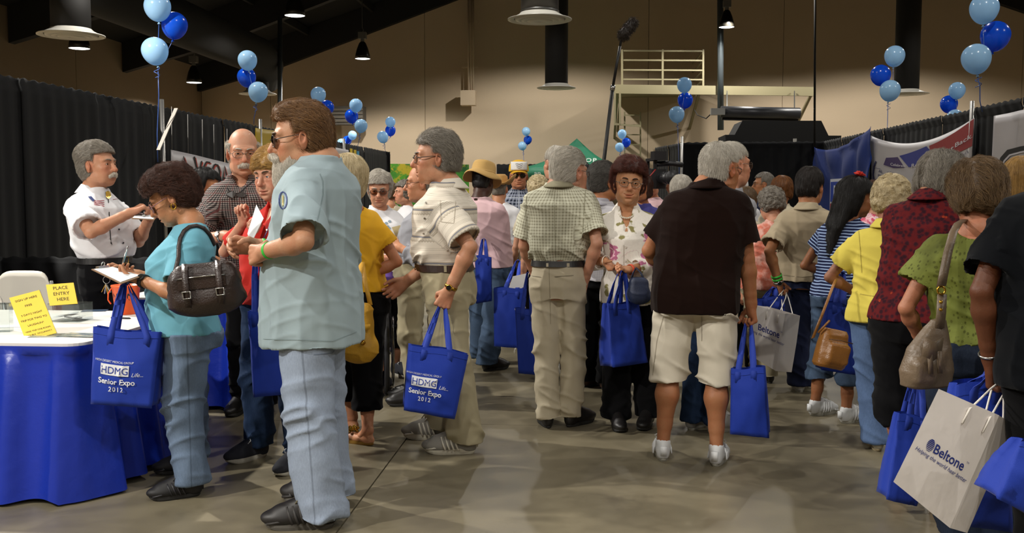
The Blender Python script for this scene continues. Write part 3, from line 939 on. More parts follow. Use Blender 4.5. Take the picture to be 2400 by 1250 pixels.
    for sd, a in arms.items():
        if sl <= 1: ends[sd] = a['S'] + (a['E'] - a['S']) * sl
        else: ends[sd] = a['E'] + (a['T'] - a['E']) * (sl - 1)
        pts = [a['S'], ends[sd]] + ([a['E']] if sl > 1 else [])
        lo = np.minimum(lo, np.min(pts, 0) - .13); hi = np.maximum(hi, np.max(pts, 0) + .13)
    TF = Field(lo, hi, tv)
    TF.loft(T, 0, 2.35)
    sw0, sw1 = top.get('sw', (.062, .076)); gg = s * (1 + (g - 1) * .35) * sp.get('armg', 1.0)
    for sd, a in arms.items():
        if sl <= 0: continue
        S = a['S'] + np.array((-a['q'] * .012, 0, -.006)) * s
        if sl <= 1: TF.cone(S, ends[sd], sw0 * gg, sw1 * gg, .035, cut='end', hollow=(.14, .009))
        else:
            TF.cone(S, a['E'], sw0 * gg, sw1 * gg, .035); TF.cone(a['E'], ends[sd], sw1 * gg, sw1 * gg * top.get('cuff', .8), .02, cut='end', hollow=(.12, .009))
    # neck opening
    rn = top.get('neck', .060 if top.get('collar') else .066) * s * (.92 if fem else 1); nd = unit(hc - nk)
    nb = nk + np.array((0, top.get('neck_y', -.004), top.get('neck_z', -.006))) * s
    TF.cone(nb + np.array((0, .0, .0)), nb + nd * .16 * s, rn, rn * 1.06, .012, op='sub')
    if top.get('vneck'):
        v = top['vneck']; fw_ = np.array((-math.sin(sy), math.cos(sy), 0))
        TF.cone(nk + fw_ * .05 * s + np.array((0, 0, .02)), nk + fw_ * .145 * s + np.array((0, 0, -v)), .045 * s, .006, .006, op='sub')
        TF.cone(nk + fw_ * .09 * s + np.array((0, 0, .02)), nk + fw_ * .19 * s + np.array((0, 0, -v)), .045 * s, .006, .006, op='sub')
    if top.get('scoop'):
        y0, r_, dz = top['scoop']; fw_ = np.array((-math.sin(sy), math.cos(sy), 0))
        TF.ell(nk + fw_ * y0 * s + np.array((0, 0, dz)) * s, np.array((r_, .10, .06)) * s, .012, np.array(Matrix.Rotation(sy, 3, 'Z')), op='sub')
    V, Fq = TF.mesh(); Nn = vnormals(V, Fq)
    zf = (V[:, 2] - hem) / max(nk[2] - hem, .1)
    lw = np.clip(1.25 - zf * .85, .35, 1.2) if not tuck else .45 + .9 * np.exp(-(zf / .22) ** 2)
    am = top.get('fold', .009)
    # pattern coordinates: round the trunk or along the sleeve
    cz = np.stack([np.interp(V[:, 2], T[:, 0], T[:, 1]), np.interp(V[:, 2], T[:, 0], T[:, 2])], 1)
    ro = np.interp(V[:, 2], T[:, 0], T[:, 6]); X = V[:, 0] - cz[:, 0]; Y = V[:, 1] - cz[:, 1]
    xl = np.cos(ro) * X + np.sin(ro) * Y; yl = -np.sin(ro) * X + np.cos(ro) * Y
    u = np.arctan2(xl, np.where(np.abs(yl) < 1e-6, 1e-6, yl) * 1.25) * .165; v = V[:, 2].copy(); lab = np.zeros(len(V))
    slv = np.zeros(len(V))
    for sd, a in arms.items():
        if sl <= 0: continue
        for (p0, p1, off) in (((a['S'], ends[sd], 0),) if sl <= 1 else ((a['S'], a['E'], 0), (a['E'], ends[sd], 1))):
            L = np.linalg.norm(p1 - p0); ax = unit(p1 - p0); q = V - p0; t = q @ ax; r = q - t[:, None] * ax
            rd_ = np.linalg.norm(r, axis=1); inside = (t > .035 * s) & (t < L + .05) & (rd_ < (sw1 + .03) * gg * 1.15)
            inside &= (np.abs(xl) > np.interp(V[:, 2], T[:, 0], T[:, 3]) * .93) | (t > L * .75)
            e1 = unit(np.cross(ax, (0, 1, .2))); e2 = np.cross(ax, e1)
            u = np.where(inside, np.arctan2(r @ e1, r @ e2) * .075 + .5, u); v = np.where(inside, -t * 1.0 + 1.40 * s - off * .3, v); lab = np.where(inside, 1, lab)
            slv = np.where(inside, np.clip(t / max(L, .05), 0, 1), slv)
    lw = np.where(lab > 0, .35 + .75 * slv, lw)
    near_end = np.zeros(len(V))
    hz = np.where(lab > 0, .9 * np.exp(-((slv - .15) / .3) ** 2), .8 * np.exp(-((V[:, 2] - tz(1.08)) / .07) ** 2) + .25 + .7 * np.exp(-(((V[:, 2] - tz(1.28)) / .07) ** 2)) * np.clip(np.abs(xl) / .15 - .4, 0, 1))
    if tuck: hz = hz + .7 * np.exp(-((V[:, 2] - hem) / .07) ** 2)
    V = cloth_noise(V, Nn, am, seed, lw, top.get('fz', 2.0), hz)
    if not tuck:
        m = pantsV[:, 2] > hem + .012
        dd = TF.sample(pantsV[m]); push = np.clip(dd + .020, 0, .06)
        pantsV[m] -= TF.grad(pantsV[m]) * push[:, None]
    else:
        m = (V[:, 2] < wz + .002) & (lab < 1); dd = PF.sample(V[m]); V[m] -= PF.grad(V[m]) * np.clip(dd + .008, 0, .04)[:, None]
    out.pants = mk(pn_, pantsV, pantsF, bot['m'], root, True, {'pat': pat})
    if not tuck: V[:, 2] = np.where((lab < 1) & (V[:, 2] < hem + .004), hem + (V[:, 2] - hem) * .3 + .006 * vnoise(V.astype(np.float32), (7, 7, .01), seed), V[:, 2])
    tn = top.get('name', 'shirt')
    out.top = mk(tn, V, Fq, mt, root, True, {'pat': np.stack([u, v, lab], 1)})
    out.T, out.hem, out.nk = T, hem, nk
    if bare:
        li = np.arange(len(bodyV)) >= n_leg; pv = PF.sample(bodyV); lm = li & (bodyV[:, 2] > zend + .012) & (pv > -.016) & (pv < .06)
        bodyV[lm] -= PF.grad(bodyV[lm]) * (pv[lm] + .018)[:, None]
    # skin stays inside the cloth except at neck, arms and legs
    bt = TF.sample(bodyV); rad_ = np.linalg.norm((bodyV - nb)[:, :2], axis=1); inb = np.all((bodyV > TF.lo) & (bodyV < TF.ax[0][-1:].tolist() + TF.ax[1][-1:].tolist() + TF.ax[2][-1:].tolist()), 1)
    ok_ = inb & (bodyV[:, 2] < nk[2] + .015) & (bt > -.010) & (bt < .04) & (np.arange(len(bodyV)) < n_trunk)
    if top.get('scoop') or top.get('vneck'): ok_ &= bodyV[:, 2] < nk[2] - .16
    ok_ &= (rad_ > rn + .004) | (bodyV[:, 2] < nk[2] - .10)
    bodyV[ok_] -= TF.grad(bodyV[ok_]) * (bt[ok_] + .012)[:, None]
    mk('body', bodyV, bodyF, skin, root, True, {'tint': np.concatenate(tints)})
    # belt
    if sp.get('belt'):
        bT = profile(.0195 if tuck else .02, z0=wz - .06, z1=wz + .02)
        def ring(i, j):
            z = wz - .036 * s + j * .036 * s; r = [np.interp(z, bT[:, 0], bT[:, c]) for c in range(1, 7)]; an = 2 * math.pi * i
            x_ = r[2] * math.copysign(abs(math.cos(an)) ** .87, math.cos(an)); y_ = (r[3] if math.sin(an) > 0 else r[4]) * math.copysign(abs(math.sin(an)) ** .87, math.sin(an))
            c_, s_ = math.cos(r[5]), math.sin(r[5])
            return Vector((r[0] + c_ * x_ - s_ * y_, r[1] + s_ * x_ + c_ * y_, z))
        b = MB().grid(ring, 56, 2, closed=True); V, F2 = solidify(b.V, b.F, .004)
        be = mk('belt', V, F2, sp['belt'], root, False)
        out.belt = be; k = ring(.25, .5); mb = MB(); mb.tube([k + Vector((dx, .007, dz)) for dx, dz in ((-.024, -.02), (.024, -.02), (.024, .02), (-.024, .02))], .0028, 6, closed=True)
        mb.build('buckle', plain('brass_buckle', 'b08d3c', .3, 1), be, True)
    # collar
    if top.get('collar'):
        cm = top['collar'] if not isinstance(top['collar'], bool) else mt; fw_ = sy
        opn = top.get('collar_open', .55)
        def col(i, j):
            an = math.pi / 2 + opn + (2 * math.pi - 2 * opn) * i; t = abs(2 * i - 1)
            r0 = rn * 1.03; hgt = .038 * s
            if j < .34: r, z = r0 + .001, j / .34 * hgt
            else:
                q = (j - .34) / .66; pt = 1 + .55 * max(0, (t - .8) / .2)
                r, z = r0 + .006 + q * .030 * s * pt, hgt - q * (.046 + .012 * max(0, -math.sin(an))) * s * pt
            x_, y_ = r * math.cos(an), r * math.sin(an) * 1.0
            c_, s_ = math.cos(fw_), math.sin(fw_)
            zz = z + .014 * s - (.045 * s * max(0, math.sin(an)) ** 1.2) + .008 * s * max(0, -math.sin(an))
            return Vector((nb[0] + c_ * x_ - s_ * y_ + nd[0] * z, nb[1] + s_ * x_ + c_ * y_ + nd[1] * z, nb[2] + zz))
        b = MB().grid(col, 40, 8); V, F2 = solidify(b.V, b.F, .004); mk('collar', V, F2, cm, root, True)
    # ---- hair
    if sp.get('hair') and not sp.get('nohead'):
        hs = sp['hair']; hm = hs['m']; HFd = hair_field(sp, sp.get('hairvox', .0045) * res)
        hair_disp(HFd, hs, seed)
        V, Fq = HFd.mesh()
        if len(V):
            ho = mk('hair', tohead(V), Fq, hm, root, True)
            n = int(hs.get('n', 1500) * 1.9)
            if n:
                d_c = np.linalg.norm((V - CRAN_C) / CRAN_R, axis=1); P = V[(d_c > 1.0)]
                fl = FLOWS[hs.get('flow', 'down')]
                strands('hair_strands', HFd, P, fl, n, hs.get('sl', .035), hs.get('sr', .00058), hm, ho, tohead, hs.get('lift', .004) * .7, hs.get('jit', .25) * .7, seed=seed)
    # ---- facial hair
    for fh in sp.get('face_hair', ()):
        FF = Field((-.10, -.03, -.22), (.10, .15, .02), .0042 * res)
        for e in fh['e']: FF.ell(e[0], e[1], .012)
        for e in fh.get('c', ()): FF.cone(*e, .010)
        for e in fh.get('sub', ()): FF.ell(e[0], e[1], .006, op='sub')
        hair_disp(FF, dict(amp=fh.get('amp', .004), freq=45, grain=(1, 1, .4)), seed + 3)
        V, Fq = FF.mesh(); ho = mk(fh['name'], tohead(V), Fq, fh['m'], root, True)
        strands(fh['name'] + '_strands', FF, V, lambda p, g: np.stack([p[:, 0] * 4, np.zeros(len(p)), -np.ones(len(p))], 1), int(fh.get('n', 600) * 1.6), fh.get('sl', .025), .0006, fh['m'], ho, tohead, .003, .3, seed=seed + 9)
    if not sp.get('nohead') and not sp.get('noface'):
        # eyes
        for q in (-1, 1):
            c = np.array((q * .0315, .0715, -.001)); b = MB(); n = 16
            prof = [(.0128 * math.sin(a), .0128 * math.cos(a)) for a in np.linspace(.0, math.pi, 11)]
            gz = sp.get('gaze', (0, 0)); q3 = Matrix.Rotation(R(gz[0]), 3, 'Z') @ Matrix.Rotation(R(gz[1]), 3, 'X') @ Matrix.Rotation(-math.pi / 2, 3, 'X')
            b.lathe(prof, n, (0, 0, 0), q3, False)
            V = np.array([tuple(v) for v in b.V]); axv = np.array(q3 @ Vector((0, 0, 1)))
            eo = mk('eye', tohead(V + c), b.F, EYE_W, root, True)
            b = MB(); b.lathe([(0, .0133), (.003, .0132), (.0031, .0131), (.0062, .0117)], 14, (0, 0, 0), q3, False)
            io = mk('iris', tohead(np.array([tuple(v) for v in b.V]) + c), b.F, sp.get('iris', IRIS_B), eo, True)
            b = MB(); b.lathe([(0, .0137), (.0027, .0135)], 10, (0, 0, 0), q3, False)
            mk('pupil', tohead(np.array([tuple(v) for v in b.V]) + c), b.F, PUPIL, eo, True)
        if sp.get('brow') is not False:
            bm = sp.get('brow') or (sp['hair']['m'] if sp.get('hair') else EYE_W)
            for q in (-1, 1):
                b = MB(); zz = .020 + sp.get('brow_z', 0)
                pts = [(q * .013, .0945, zz - .001), (q * .024, .0945, zz + .004), (q * .036, .0885, zz + .005), (q * .047, .0785, zz)]
                b.tube(pts, [.0032, .0042, .0036, .0018], 6)
                V = np.array([tuple(v) for v in b.V]); V[:, 1] -= .0015
                mk('eyebrow', tohead(V), b.F, bm, root, True)
    # ---- glasses
    if sp.get('glasses'):
        gl = sp['glasses']; gm = gl['m']; b = MB(); fr = gl.get('r', .0014); wx, wz_ = gl.get('size', (.026, .019)); gy, gz = gl.get('y', .103), gl.get('z', -.006)
        rim = lambda q: [(q * .033 + wx * math.copysign(abs(math.cos(a)) ** .8, math.cos(a)), gy - .010 * abs(q * .033 + wx * math.cos(a)) / .05, gz + wz_ * math.copysign(abs(math.sin(a)) ** .8, math.sin(a)) + gl.get('drop', 0) * 0) for a in np.linspace(0, 2 * math.pi, 20, endpoint=False)]
        for q in (-1, 1): b.tube(rim(q), fr, 6, closed=True)
        b.tube([(-.008, gy + .001, gz + .006), (0, gy + .004, gz + .009), (.008, gy + .001, gz + .006)], fr, 6)
        for q in (-1, 1): b.tube([(q * (.033 + wx), gy - .012, gz + .004), (q * .075, gy - .03, gz + .006), (q * .079, .02, gz + .010), (q * .082, -.01, gz + .008), (q * .080, -.028, gz - .012)], [fr, fr * 1.2, fr, fr, fr], 6)
        V = tohead(np.array([tuple(v) for v in b.V])); go = mk('glasses', V, b.F, gm, root, True)
        for q in (-1, 1):
            r_ = rim(q); c = np.mean(r_, 0); V = np.array([tuple(c + (0, .0015, 0))] + [tuple(p) for p in r_]); F2 = [(0, i + 1, (i + 1) % 20 + 1) for i in range(20)]
            mk('lens', tohead(V), F2, gl.get('lens', LENS), go, True)
    # ---- shoes
    shoe = sp.get('shoe')
    if shoe and not sp.get('noshoe'):
        for sd in ('R', 'L'):
            make_shoe(root, feet[sd], s, shoe, sd)
    return out

EYE_W = plain('eye_white', 'e8e0d8', .25); IRIS_B = plain('iris_brown', '3a2414', .2); IRIS_L = plain('iris_blue', '5f7886', .2); PUPIL = plain('pupil', '0a0808', .1)
def _lens(name, col, alpha_t, rough=.03):
    t = NT(name); g = t.n('ShaderNodeBsdfGlossy', i={'Color': (1, 1, 1, 1), 'Roughness': rough}); tr = t.n('ShaderNodeBsdfTransparent', i={'Color': lin(col)})
    fr = t.math('ADD', t.math('MULTIPLY', t.math('POWER', t.n('ShaderNodeLayerWeight', i={'Blend': .5}).outputs['Facing'], 4.0), .5), .035); mx = t.n('ShaderNodeMixShader', i={0: fr, 1: tr.outputs[0], 2: g.outputs[0]})
    t.t.links.new(mx.outputs[0], t.t.nodes['Material Output'].inputs[0]); return t.m
LENS = _lens('clear_lens', 'f4f4f0', 1); LENS_TINT = _lens('tinted_lens', 'b09c86', 1); LENS_DARK = _lens('dark_lens', '2a2420', 1)
METAL_F = plain('wire_frame', '8a8076', .3, 1); GOLD_F = plain('gold_frame', 'c09a48', .3, 1); DARK_F = plain('dark_frame', '241c18', .35)

def make_shoe(root, f, s, sh, sd):
    """f: foot frame; sh: type and materials"""
    h = sh.get('vox', .006); k = s * sh.get('len', 1.0); typ = sh['type']
    F = Field((-.07, -.15, -.01), (.07, .22, .15), h)
    if typ == 'sandal':
        F.ell((0, .05, .035), (.040, .115, .028), 0); F.cone((0, -.05, .04), (0, -.06, .10), .032, .030, .02); F.ell((0, -.065, .03), (.032, .035, .03), .015)
    else:
        F.ell((.003 if sd == 'R' else -.003, .095, .042), (.047, .080, .034), 0)
        F.ell((0, .02, .052), (.041, .09, .046), .03)
        F.ell((0, -.065, .052), (.036, .045, .055), .02)
        F.cone((0, -.045, .07), (0, -.052, sh.get('ankle', .095)), .039, .041, .015)
        F.cone((0, .10, .058), (0, .01, .092), .030, .034, .02)
        F.cone((0, -.048, .10), (0, -.052, .16), .034, .036, .004, op='sub')
    F.clip(.016 - F.grids()[2], 0)
    V, Fq = F.mesh(); V = V * k
    a = R(f['yaw']); c, s_ = math.cos(a), math.sin(a)
    base = f['p']
    tr = lambda V: np.stack([c * V[:, 0] - s_ * V[:, 1] + base[0], s_ * V[:, 0] + c * V[:, 1] + base[1], V[:, 2]], 1)
    so = mk('foot' if typ == 'sandal' else 'shoe', tr(V), Fq, sh['m'], root, True, {'pat': V} if typ != 'sandal' else {'tint': np.ones((len(V), 4))})
    if typ == 'sandal': so.name = 'sandal_foot'
    # sole
    ol = []
    for i in range(28):
        t = 2 * math.pi * i / 28; y = .035 + .128 * math.sin(t); w = .036 + .011 * np.clip((y - .0) / .12, -1, 1) - .004 * math.exp(-((y - .01) / .03) ** 2)
        ol.append((w * math.copysign(abs(math.cos(t)) ** .75, math.cos(t)) * 1.04, y - .003))
    th = sh.get('sole', .024); b = MB(); n = 28
    Vv = []
    for z, e in ((0, .96), (th * .35, 1.02), (th, 1.0)):
        for i, (x, y) in enumerate(ol):
            lift = .012 * max(0, (y - .10) / .06) ** 1.5 if z < th * .9 else .006 * max(0, (y - .10) / .06)
            Vv.append((x * e * k, (.035 + (y - .035) * e) * k, (z + lift) * k))
    Ff = [(r * n + i, r * n + (i + 1) % n, (r + 1) * n + (i + 1) % n, (r + 1) * n + i) for r in range(2) for i in range(n)] + [tuple(range(n - 1, -1, -1)), tuple(2 * n + i for i in range(n))]
    mk('sole', tr(np.array(Vv)), Ff, sh['sole_m'], so, False)
    if sh.get('lace_m'):
        b = MB()
        for i in range(5):
            y = .098 - i * .020; z = .079 + i * .0075
            b.tube([(-.024, y, z - .006), (0, y + .006, z + .008), (.024, y, z - .006)], .003, 5)
            b.tube([(-.022, y - .01, z - .002), (.0, y, z + .011), (.022, y + .010, z - .010)], .0026, 5)
        for q in (-1, 1): b.tube([(0, .018, .114), (q * .02, .022, .128), (q * .040, .03, .116), (q * .03, .04, .100), (q * .008, .022, .112)], .0026, 5)
        mk('laces', tr(np.array([tuple(v) for v in b.V]) * k), b.F, sh['lace_m'], so, True)
    if sh.get('stripe_m'):
        ov = lambda: mk('overlay', tr(np.array([tuple(v) for v in b.V]) * k), b.F, sh['stripe_m'], so, True)
        b = MB().box((0, -.108, .062), (.034, .012, .050)); ov()
        for q in (-1, 1):
            for i in range(4):
                b = MB(); y = .06 - i * .022
                b.tube([(q * .030, y + .012, .088 + i * .003), (q * .046, y, .055), (q * .050, y - .012, .026)], [.005, .006, .005], 5); ov()
            b = MB(); b.tube([(q * .020, .13, .058), (q * .044, .10, .034), (q * .036, .145, .026)], [.006, .009, .006], 6); ov()
# ------------------------------------------------------------------ text as flat mesh
_TC = {}
def text_geo(s, size=1.0, bold=0.0, spacing=1.0):
    """vertices (x, y) with the left of the word at 0 and faces"""
    key = (s, bold, spacing)
    if key not in _TC:
        cu = bpy.data.curves.new('text', 'FONT'); cu.body = s; cu.size = 1; cu.offset = bold; cu.space_character = spacing; cu.resolution_u = 3; cu.fill_mode = 'FRONT'
        o = bpy.data.objects.new('text', cu); COL.objects.link(o)
        dg = bpy.context.evaluated_depsgraph_get(); me = o.evaluated_get(dg).to_mesh()
        V = np.array([v.co[:] for v in me.vertices]).reshape(-1, 3)[:, :2]; F = [tuple(p.vertices) for p in me.polygons]
        o.evaluated_get(dg).to_mesh_clear(); bpy.data.objects.remove(o); bpy.data.curves.remove(cu)
        if len(V): V[:, 0] -= V[:, 0].min()
        _TC[key] = (V, F)
    V, F = _TC[key]
    return V * size, F
class Print:
    """flat lettering collected into one mesh, laid on a surface by a mapping (x, y) -> point"""
    def __init__(s): s.b = MB()
    def text(s, t, x, y, size, align='c', bold=0.0, spacing=1.0, slant=0.0, sx=1.0, rot=0.0):
        V, F = text_geo(t, size, bold, spacing)
        if not len(V): return s
        V = V.copy(); V[:, 0] *= sx; w = V[:, 0].max(); V[:, 0] += slant * V[:, 1]
        if align == 'c': V[:, 0] -= w / 2
        if align == 'r': V[:, 0] -= w
        c, q = math.cos(R(rot)), math.sin(R(rot))
        V = np.stack([V[:, 0] * c - V[:, 1] * q + x, V[:, 0] * q + V[:, 1] * c + y], 1)
        s.b.add([(a, b_, 0) for a, b_ in V], F); return s
    def poly(s, pts): s.b.add([(x, y, 0) for x, y in pts], [tuple(range(len(pts)))]); return s
    def rect(s, x0, y0, x1, y1):
        for i in range(12):
            for j in range(5): a, b, c, d = x0 + (x1 - x0) * i / 12, x0 + (x1 - x0) * (i + 1) / 12, y0 + (y1 - y0) * j / 5, y0 + (y1 - y0) * (j + 1) / 5; s.poly([(a, c), (b, c), (b, d), (a, d)])
        return s
    def line(s, pts, w):
        pts = [np.array(p, float) for p in pts]; L, Rr = [], []
        for i, p in enumerate(pts):
            t = pts[min(i + 1, len(pts) - 1)] - pts[max(i - 1, 0)]; n = np.array((-t[1], t[0])) / max(np.linalg.norm(t), 1e-9) * w / 2
            L.append(p + n); Rr.append(p - n)
        k = len(pts); s.b.add([(*p, 0) for p in L + Rr], [(i, i + 1, k + i + 1, k + i) for i in range(k - 1)]); return s
    def build(s, name, mat, fn, parent=None):
        return mk(name, [fn(v[0], v[1]) for v in s.b.V], s.b.F, mat, parent, False)

# ------------------------------------------------------------------ the hall
def floor_mat():
    t = NT('polished_concrete'); v = t.noise(.7, detail=6, rough=.6); f = t.noise(5, detail=6, rough=.65)
    c = t.ramp(t.math('ADD', t.math('MULTIPLY', v, .62), t.math('MULTIPLY', f, .38)), [(.30, lin('5b5444')), (.5, lin('716955')), (.72, lin('857c66'))])
    st = t.ramp(t.noise(1.7, detail=7, rough=.7), [(.58, (0, 0, 0)), (.68, (.45,) * 3)])
    c = t.mix(st, c, lin('504838'))
    t.set(Base_Color=c, Roughness=t.math('ADD', t.math('MULTIPLY', f, .28), .26), Specular_IOR_Level=.5)
    t.bump(t.noise(60, detail=4), .04, .004); return t.m
def wall_mat(name, col):
    t = NT(name); c = lin(col); v = t.noise(.5, detail=5)
    t.set(Base_Color=t.mix(v, tuple(x * .90 for x in c[:3]) + (1,), tuple(min(1, x * 1.06) for x in c[:3]) + (1,)), Roughness=.85, Specular_IOR_Level=.2)
    t.bump(t.noise(45, detail=4), .25, .01); return t.m
M_FLOOR = floor_mat(); M_JOINT = plain('dark_joint', '2c2820', .9)
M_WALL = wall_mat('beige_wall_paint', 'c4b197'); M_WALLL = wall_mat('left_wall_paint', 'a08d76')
M_BLACK = plain('black_paint', '0d0b09', .8); M_CEIL = plain('black_roof_deck', '0b0a08', .95); M_STEEL = plain('galvanised_steel', '7c7d7c', .4, .8)
M_CREAM = plain('cream_steel', '8f8768', .6); M_ALU = plain('aluminium_pipe', 'a5a39f', .38, .9)
def struct(o, k=None): o['kind'] = 'structure'; return o
XW0, XW1, YB, YF, RIDX = -12.1, 18.7, 30.0, -9.0, 3.34
roofz = lambda x: 5.30 + .33 * (x - XW0) if x < RIDX else 5.30 + .33 * (2 * RIDX - XW0 - x)
fl = MB().box(((XW0 + XW1) / 2, (YB + YF) / 2, -.06), (XW1 - XW0 + .4, YB - YF + .4, .10)).build('floor', M_JOINT); struct(fl)
xs = [XW0, -7.08, -1.08, 4.92, 10.92, XW1]; ys = [YF, .05, 6.05, 12.05, 18.05, 24.05, YB]
for i in range(len(xs) - 1):
    for j in range(len(ys) - 1):
        a, b, c, d = xs[i] + .004, xs[i + 1] - .004, ys[j] + .002, ys[j + 1] - .002
        MB().box(((a + b) / 2, (c + d) / 2, -.006), (b - a, d - c, .012)).build('concrete_slab', M_FLOOR, fl)
wb = MB().box(((XW0 + XW1) / 2, YB + .25, 2.4), (XW1 - XW0, .1, 4.8)).build('wall_back', M_JOINT); struct(wb)
px_ = [XW0, -9.9, -5.07, 1.7, 5.66, 12.5, XW1]
for i in range(len(px_) - 1):
    a, b = px_[i] + .006, px_[i + 1] - .006; top = [(b, roofz(b)), (a, roofz(a))]
    if a < RIDX < b: top.insert(1, (RIDX, roofz(RIDX)))
    P = [(a, -.01), (b, -.01)] + top; n = len(P)
    MB().add([(x, YB, z) for x, z in P] + [(x, YB + .2, z) for x, z in P], [tuple(range(n)), tuple(range(2 * n - 1, n - 1, -1))] + [(k, k + n, (k + 1) % n + n, (k + 1) % n) for k in range(n)]).build('wall_panel', M_WALL, wb)
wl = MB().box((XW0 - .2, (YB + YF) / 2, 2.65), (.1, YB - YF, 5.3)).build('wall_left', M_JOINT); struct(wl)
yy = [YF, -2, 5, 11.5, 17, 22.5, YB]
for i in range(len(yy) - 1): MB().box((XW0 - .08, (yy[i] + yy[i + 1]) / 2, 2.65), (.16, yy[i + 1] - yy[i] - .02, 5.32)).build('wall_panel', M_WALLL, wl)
wr = MB().box((XW1 + .1, (YB + YF) / 2, 2.65), (.2, YB - YF, 5.3)).build('wall_right', M_WALL); struct(wr)
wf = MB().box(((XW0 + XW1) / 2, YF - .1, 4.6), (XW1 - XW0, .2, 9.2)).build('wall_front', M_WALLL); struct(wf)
ce = MB()
for x0, x1 in ((XW0 - .2, RIDX), (RIDX, XW1 + .2)):
    ce.add([(x0, YF - .2, roofz(x0)), (x1, YF - .2, roofz(x1)), (x1, YB + .3, roofz(x1)), (x0, YB + .3, roofz(x0)), (x0, YF - .2, roofz(x0) + .2), (x1, YF - .2, roofz(x1) + .2), (x1, YB + .3, roofz(x1) + .2), (x0, YB + .3, roofz(x0) + .2)],
           [(0, 3, 2, 1), (4, 5, 6, 7), (0, 1, 5, 4), (1, 2, 6, 5), (2, 3, 7, 6), (3, 0, 4, 7)])
ceil = ce.build('ceiling', M_CEIL); struct(ceil)
for y in (14.2, 19.9, 24.9, 29.75):          # tapered roof frames
    for sgn in (-1, 1):
        xe = XW0 + .02 if sgn < 0 else XW1 - .02
        P = [(xe, 4.55), (xe, roofz(xe) - .01), (RIDX, roofz(RIDX) - .01), (RIDX, roofz(RIDX) - .55), (xe - sgn * 2.4, 4.55 + .27 * 2.4)]
        if sgn > 0: P = P[::-1]
        n = len(P); th = .22
        MB().add([(x, y - th / 2, z) for x, z in P] + [(x, y + th / 2, z) for x, z in P], [tuple(range(n - 1, -1, -1)), tuple(range(n, 2 * n))] + [(k, (k + 1) % n, (k + 1) % n + n, k + n) for k in range(n)]).build('roof_beam', M_BLACK, ceil)
for x in (-10.6, -8.6, -6.6, -4.6, -2.6, -.6, 1.4, 5.3, 7.3, 9.3, 11.3, 13.3, 15.3, 17.3):
    MB().box((x, 14.5, roofz(x) - .14), (.09, 31, .22)).build('purlin', M_BLACK, ceil)

# long round duct with two drops on the left, and the other air terminals
def disc(loc, r, m, parent):
    b = MB(); b.lathe([(.27, .10), (.30, .07), (r * .82, .035), (r, .012), (r, .0), (r * .93, -.004), (r * .80, .012)], 40, loc, None, False); b.build('diffuser_rim', m, parent, True)
    b = MB()
    for k, (r0, r1, z) in enumerate(((r * .78, r * .58, -.005), (r * .60, r * .40, -.012), (r * .42, .0, -.02))):
        b.lathe([(r0, z + .022), (r0 - .01, z), (max(r1, .001), z - .004), (max(r1, .001), z + .02)], 36, loc, None, False)
    b.build('diffuser_cone', m, parent, True)
def duct_drop(px, py, d, rpx, label, col, ztop, r=.265, bands=False, group='round air diffusers on drop ducts'):
    c = W(px, py, d); R0 = rpx / FPX * d
    e = empty('air_diffuser', (c.x, c.y, c.z), 0, label, 'air diffuser', group)
    MB().lathe([(r, .06), (r, ztop - c.z)], 32).build('drop_duct', col, e, True)
    if bands:
        b = MB()
        for k in range(7):
            z = .12 + k * .19; b.lathe([(r + .001, z - .012), (r + .010, z), (r + .001, z + .012)], 32, cap=False)
        b.build('duct_band', M_STEEL, e, True)
    disc((0, 0, 0), R0, plain('white_enamel', 'c9c6bd', .35), e)
M_DUCTG = plain('grey_duct', '55524e', .45, .6)
duct_drop(1265, 47, 14, 74, 'grey ducted round diffuser, nearest, hanging above the middle of the aisle', M_DUCTG, 8.2, bands=True)
duct_drop(1304, 207, 23, 45, 'round diffuser under a long black drop duct near the back wall', M_BLACK, 8.5)
duct_drop(2124, 221, 22, 50, 'round diffuser under a black drop duct at right behind the pale and blue balloons', M_BLACK, 8.4)
duct_drop(167, 84, 14, 74, 'round diffuser with silver collar at upper left above the black drapes', M_BLACK, 4.4, bands=False)
duct_drop(604, 221, 24, 43, 'round diffuser below the elbow of the long black duct', M_BLACK, 4.6)
du = MB()
du.tube([(-7.55, -4, 4.62), (-7.6, 10, 4.62), (-7.75, 22.6, 4.62), (-7.9, 23.6, 4.52), (-8.1, 24.0, 4.25)], .43, 24)
tag(du.build('long_round_duct', M_BLACK, None, True), 'long black round air duct running below the dark roof on the left', 'duct')

def lamp(px, py, d, rpx, label):
    c = W(px, py, d); r = rpx / FPX * d
    e = empty('high_bay_lamp', c, 0, label, 'lamp', 'high bay lamps hanging from the roof')
    b = MB(); b.lathe([(.055, .44), (.09, .40), (r * .72, .26), (r * .93, .10), (r, .0), (r * .96, .0), (r * .89, .10), (r * .68, .25), (.06, .36)], 28, cap=False); b.build('reflector', plain('dark_reflector', '26241f', .35, .5), e, True)
    b = MB(); b.lathe([(r * .955, .006), (r * .8, -.002), (0, -.006)], 28, cap=False)
    t = NT('lamp_glow'); t.set(Base_Color=(1, 1, 1, 1), Emission_Color=(.95, 1, .95, 1), Emission_Strength=5.5); _MC.setdefault('glow', t.m)
    b.build('lit_lens', _MC['glow'], e, False)
    b = MB(); b.lathe([(.05, .42), (.05, .52)], 16); b.box((0, 0, .60), (.20, .16, .17)); b.build('ballast_box', plain('ballast', '6b6a66', .5, .4), e)
    b = MB(); b.tube([(0, 0, .68), (.03, 0, .74), (0, 0, .80), (0, 0, max(.9, roofz(c.x) - c.z - .05))], .012, 6); b.build('hook', M_STEEL, e, True)
lamp(691, 37, 19.6, 24, 'high bay lamp over the bearded man, brightest of the row')
lamp(850, 138, 26, 18, 'high bay lamp against the beige back wall left of the conduit')
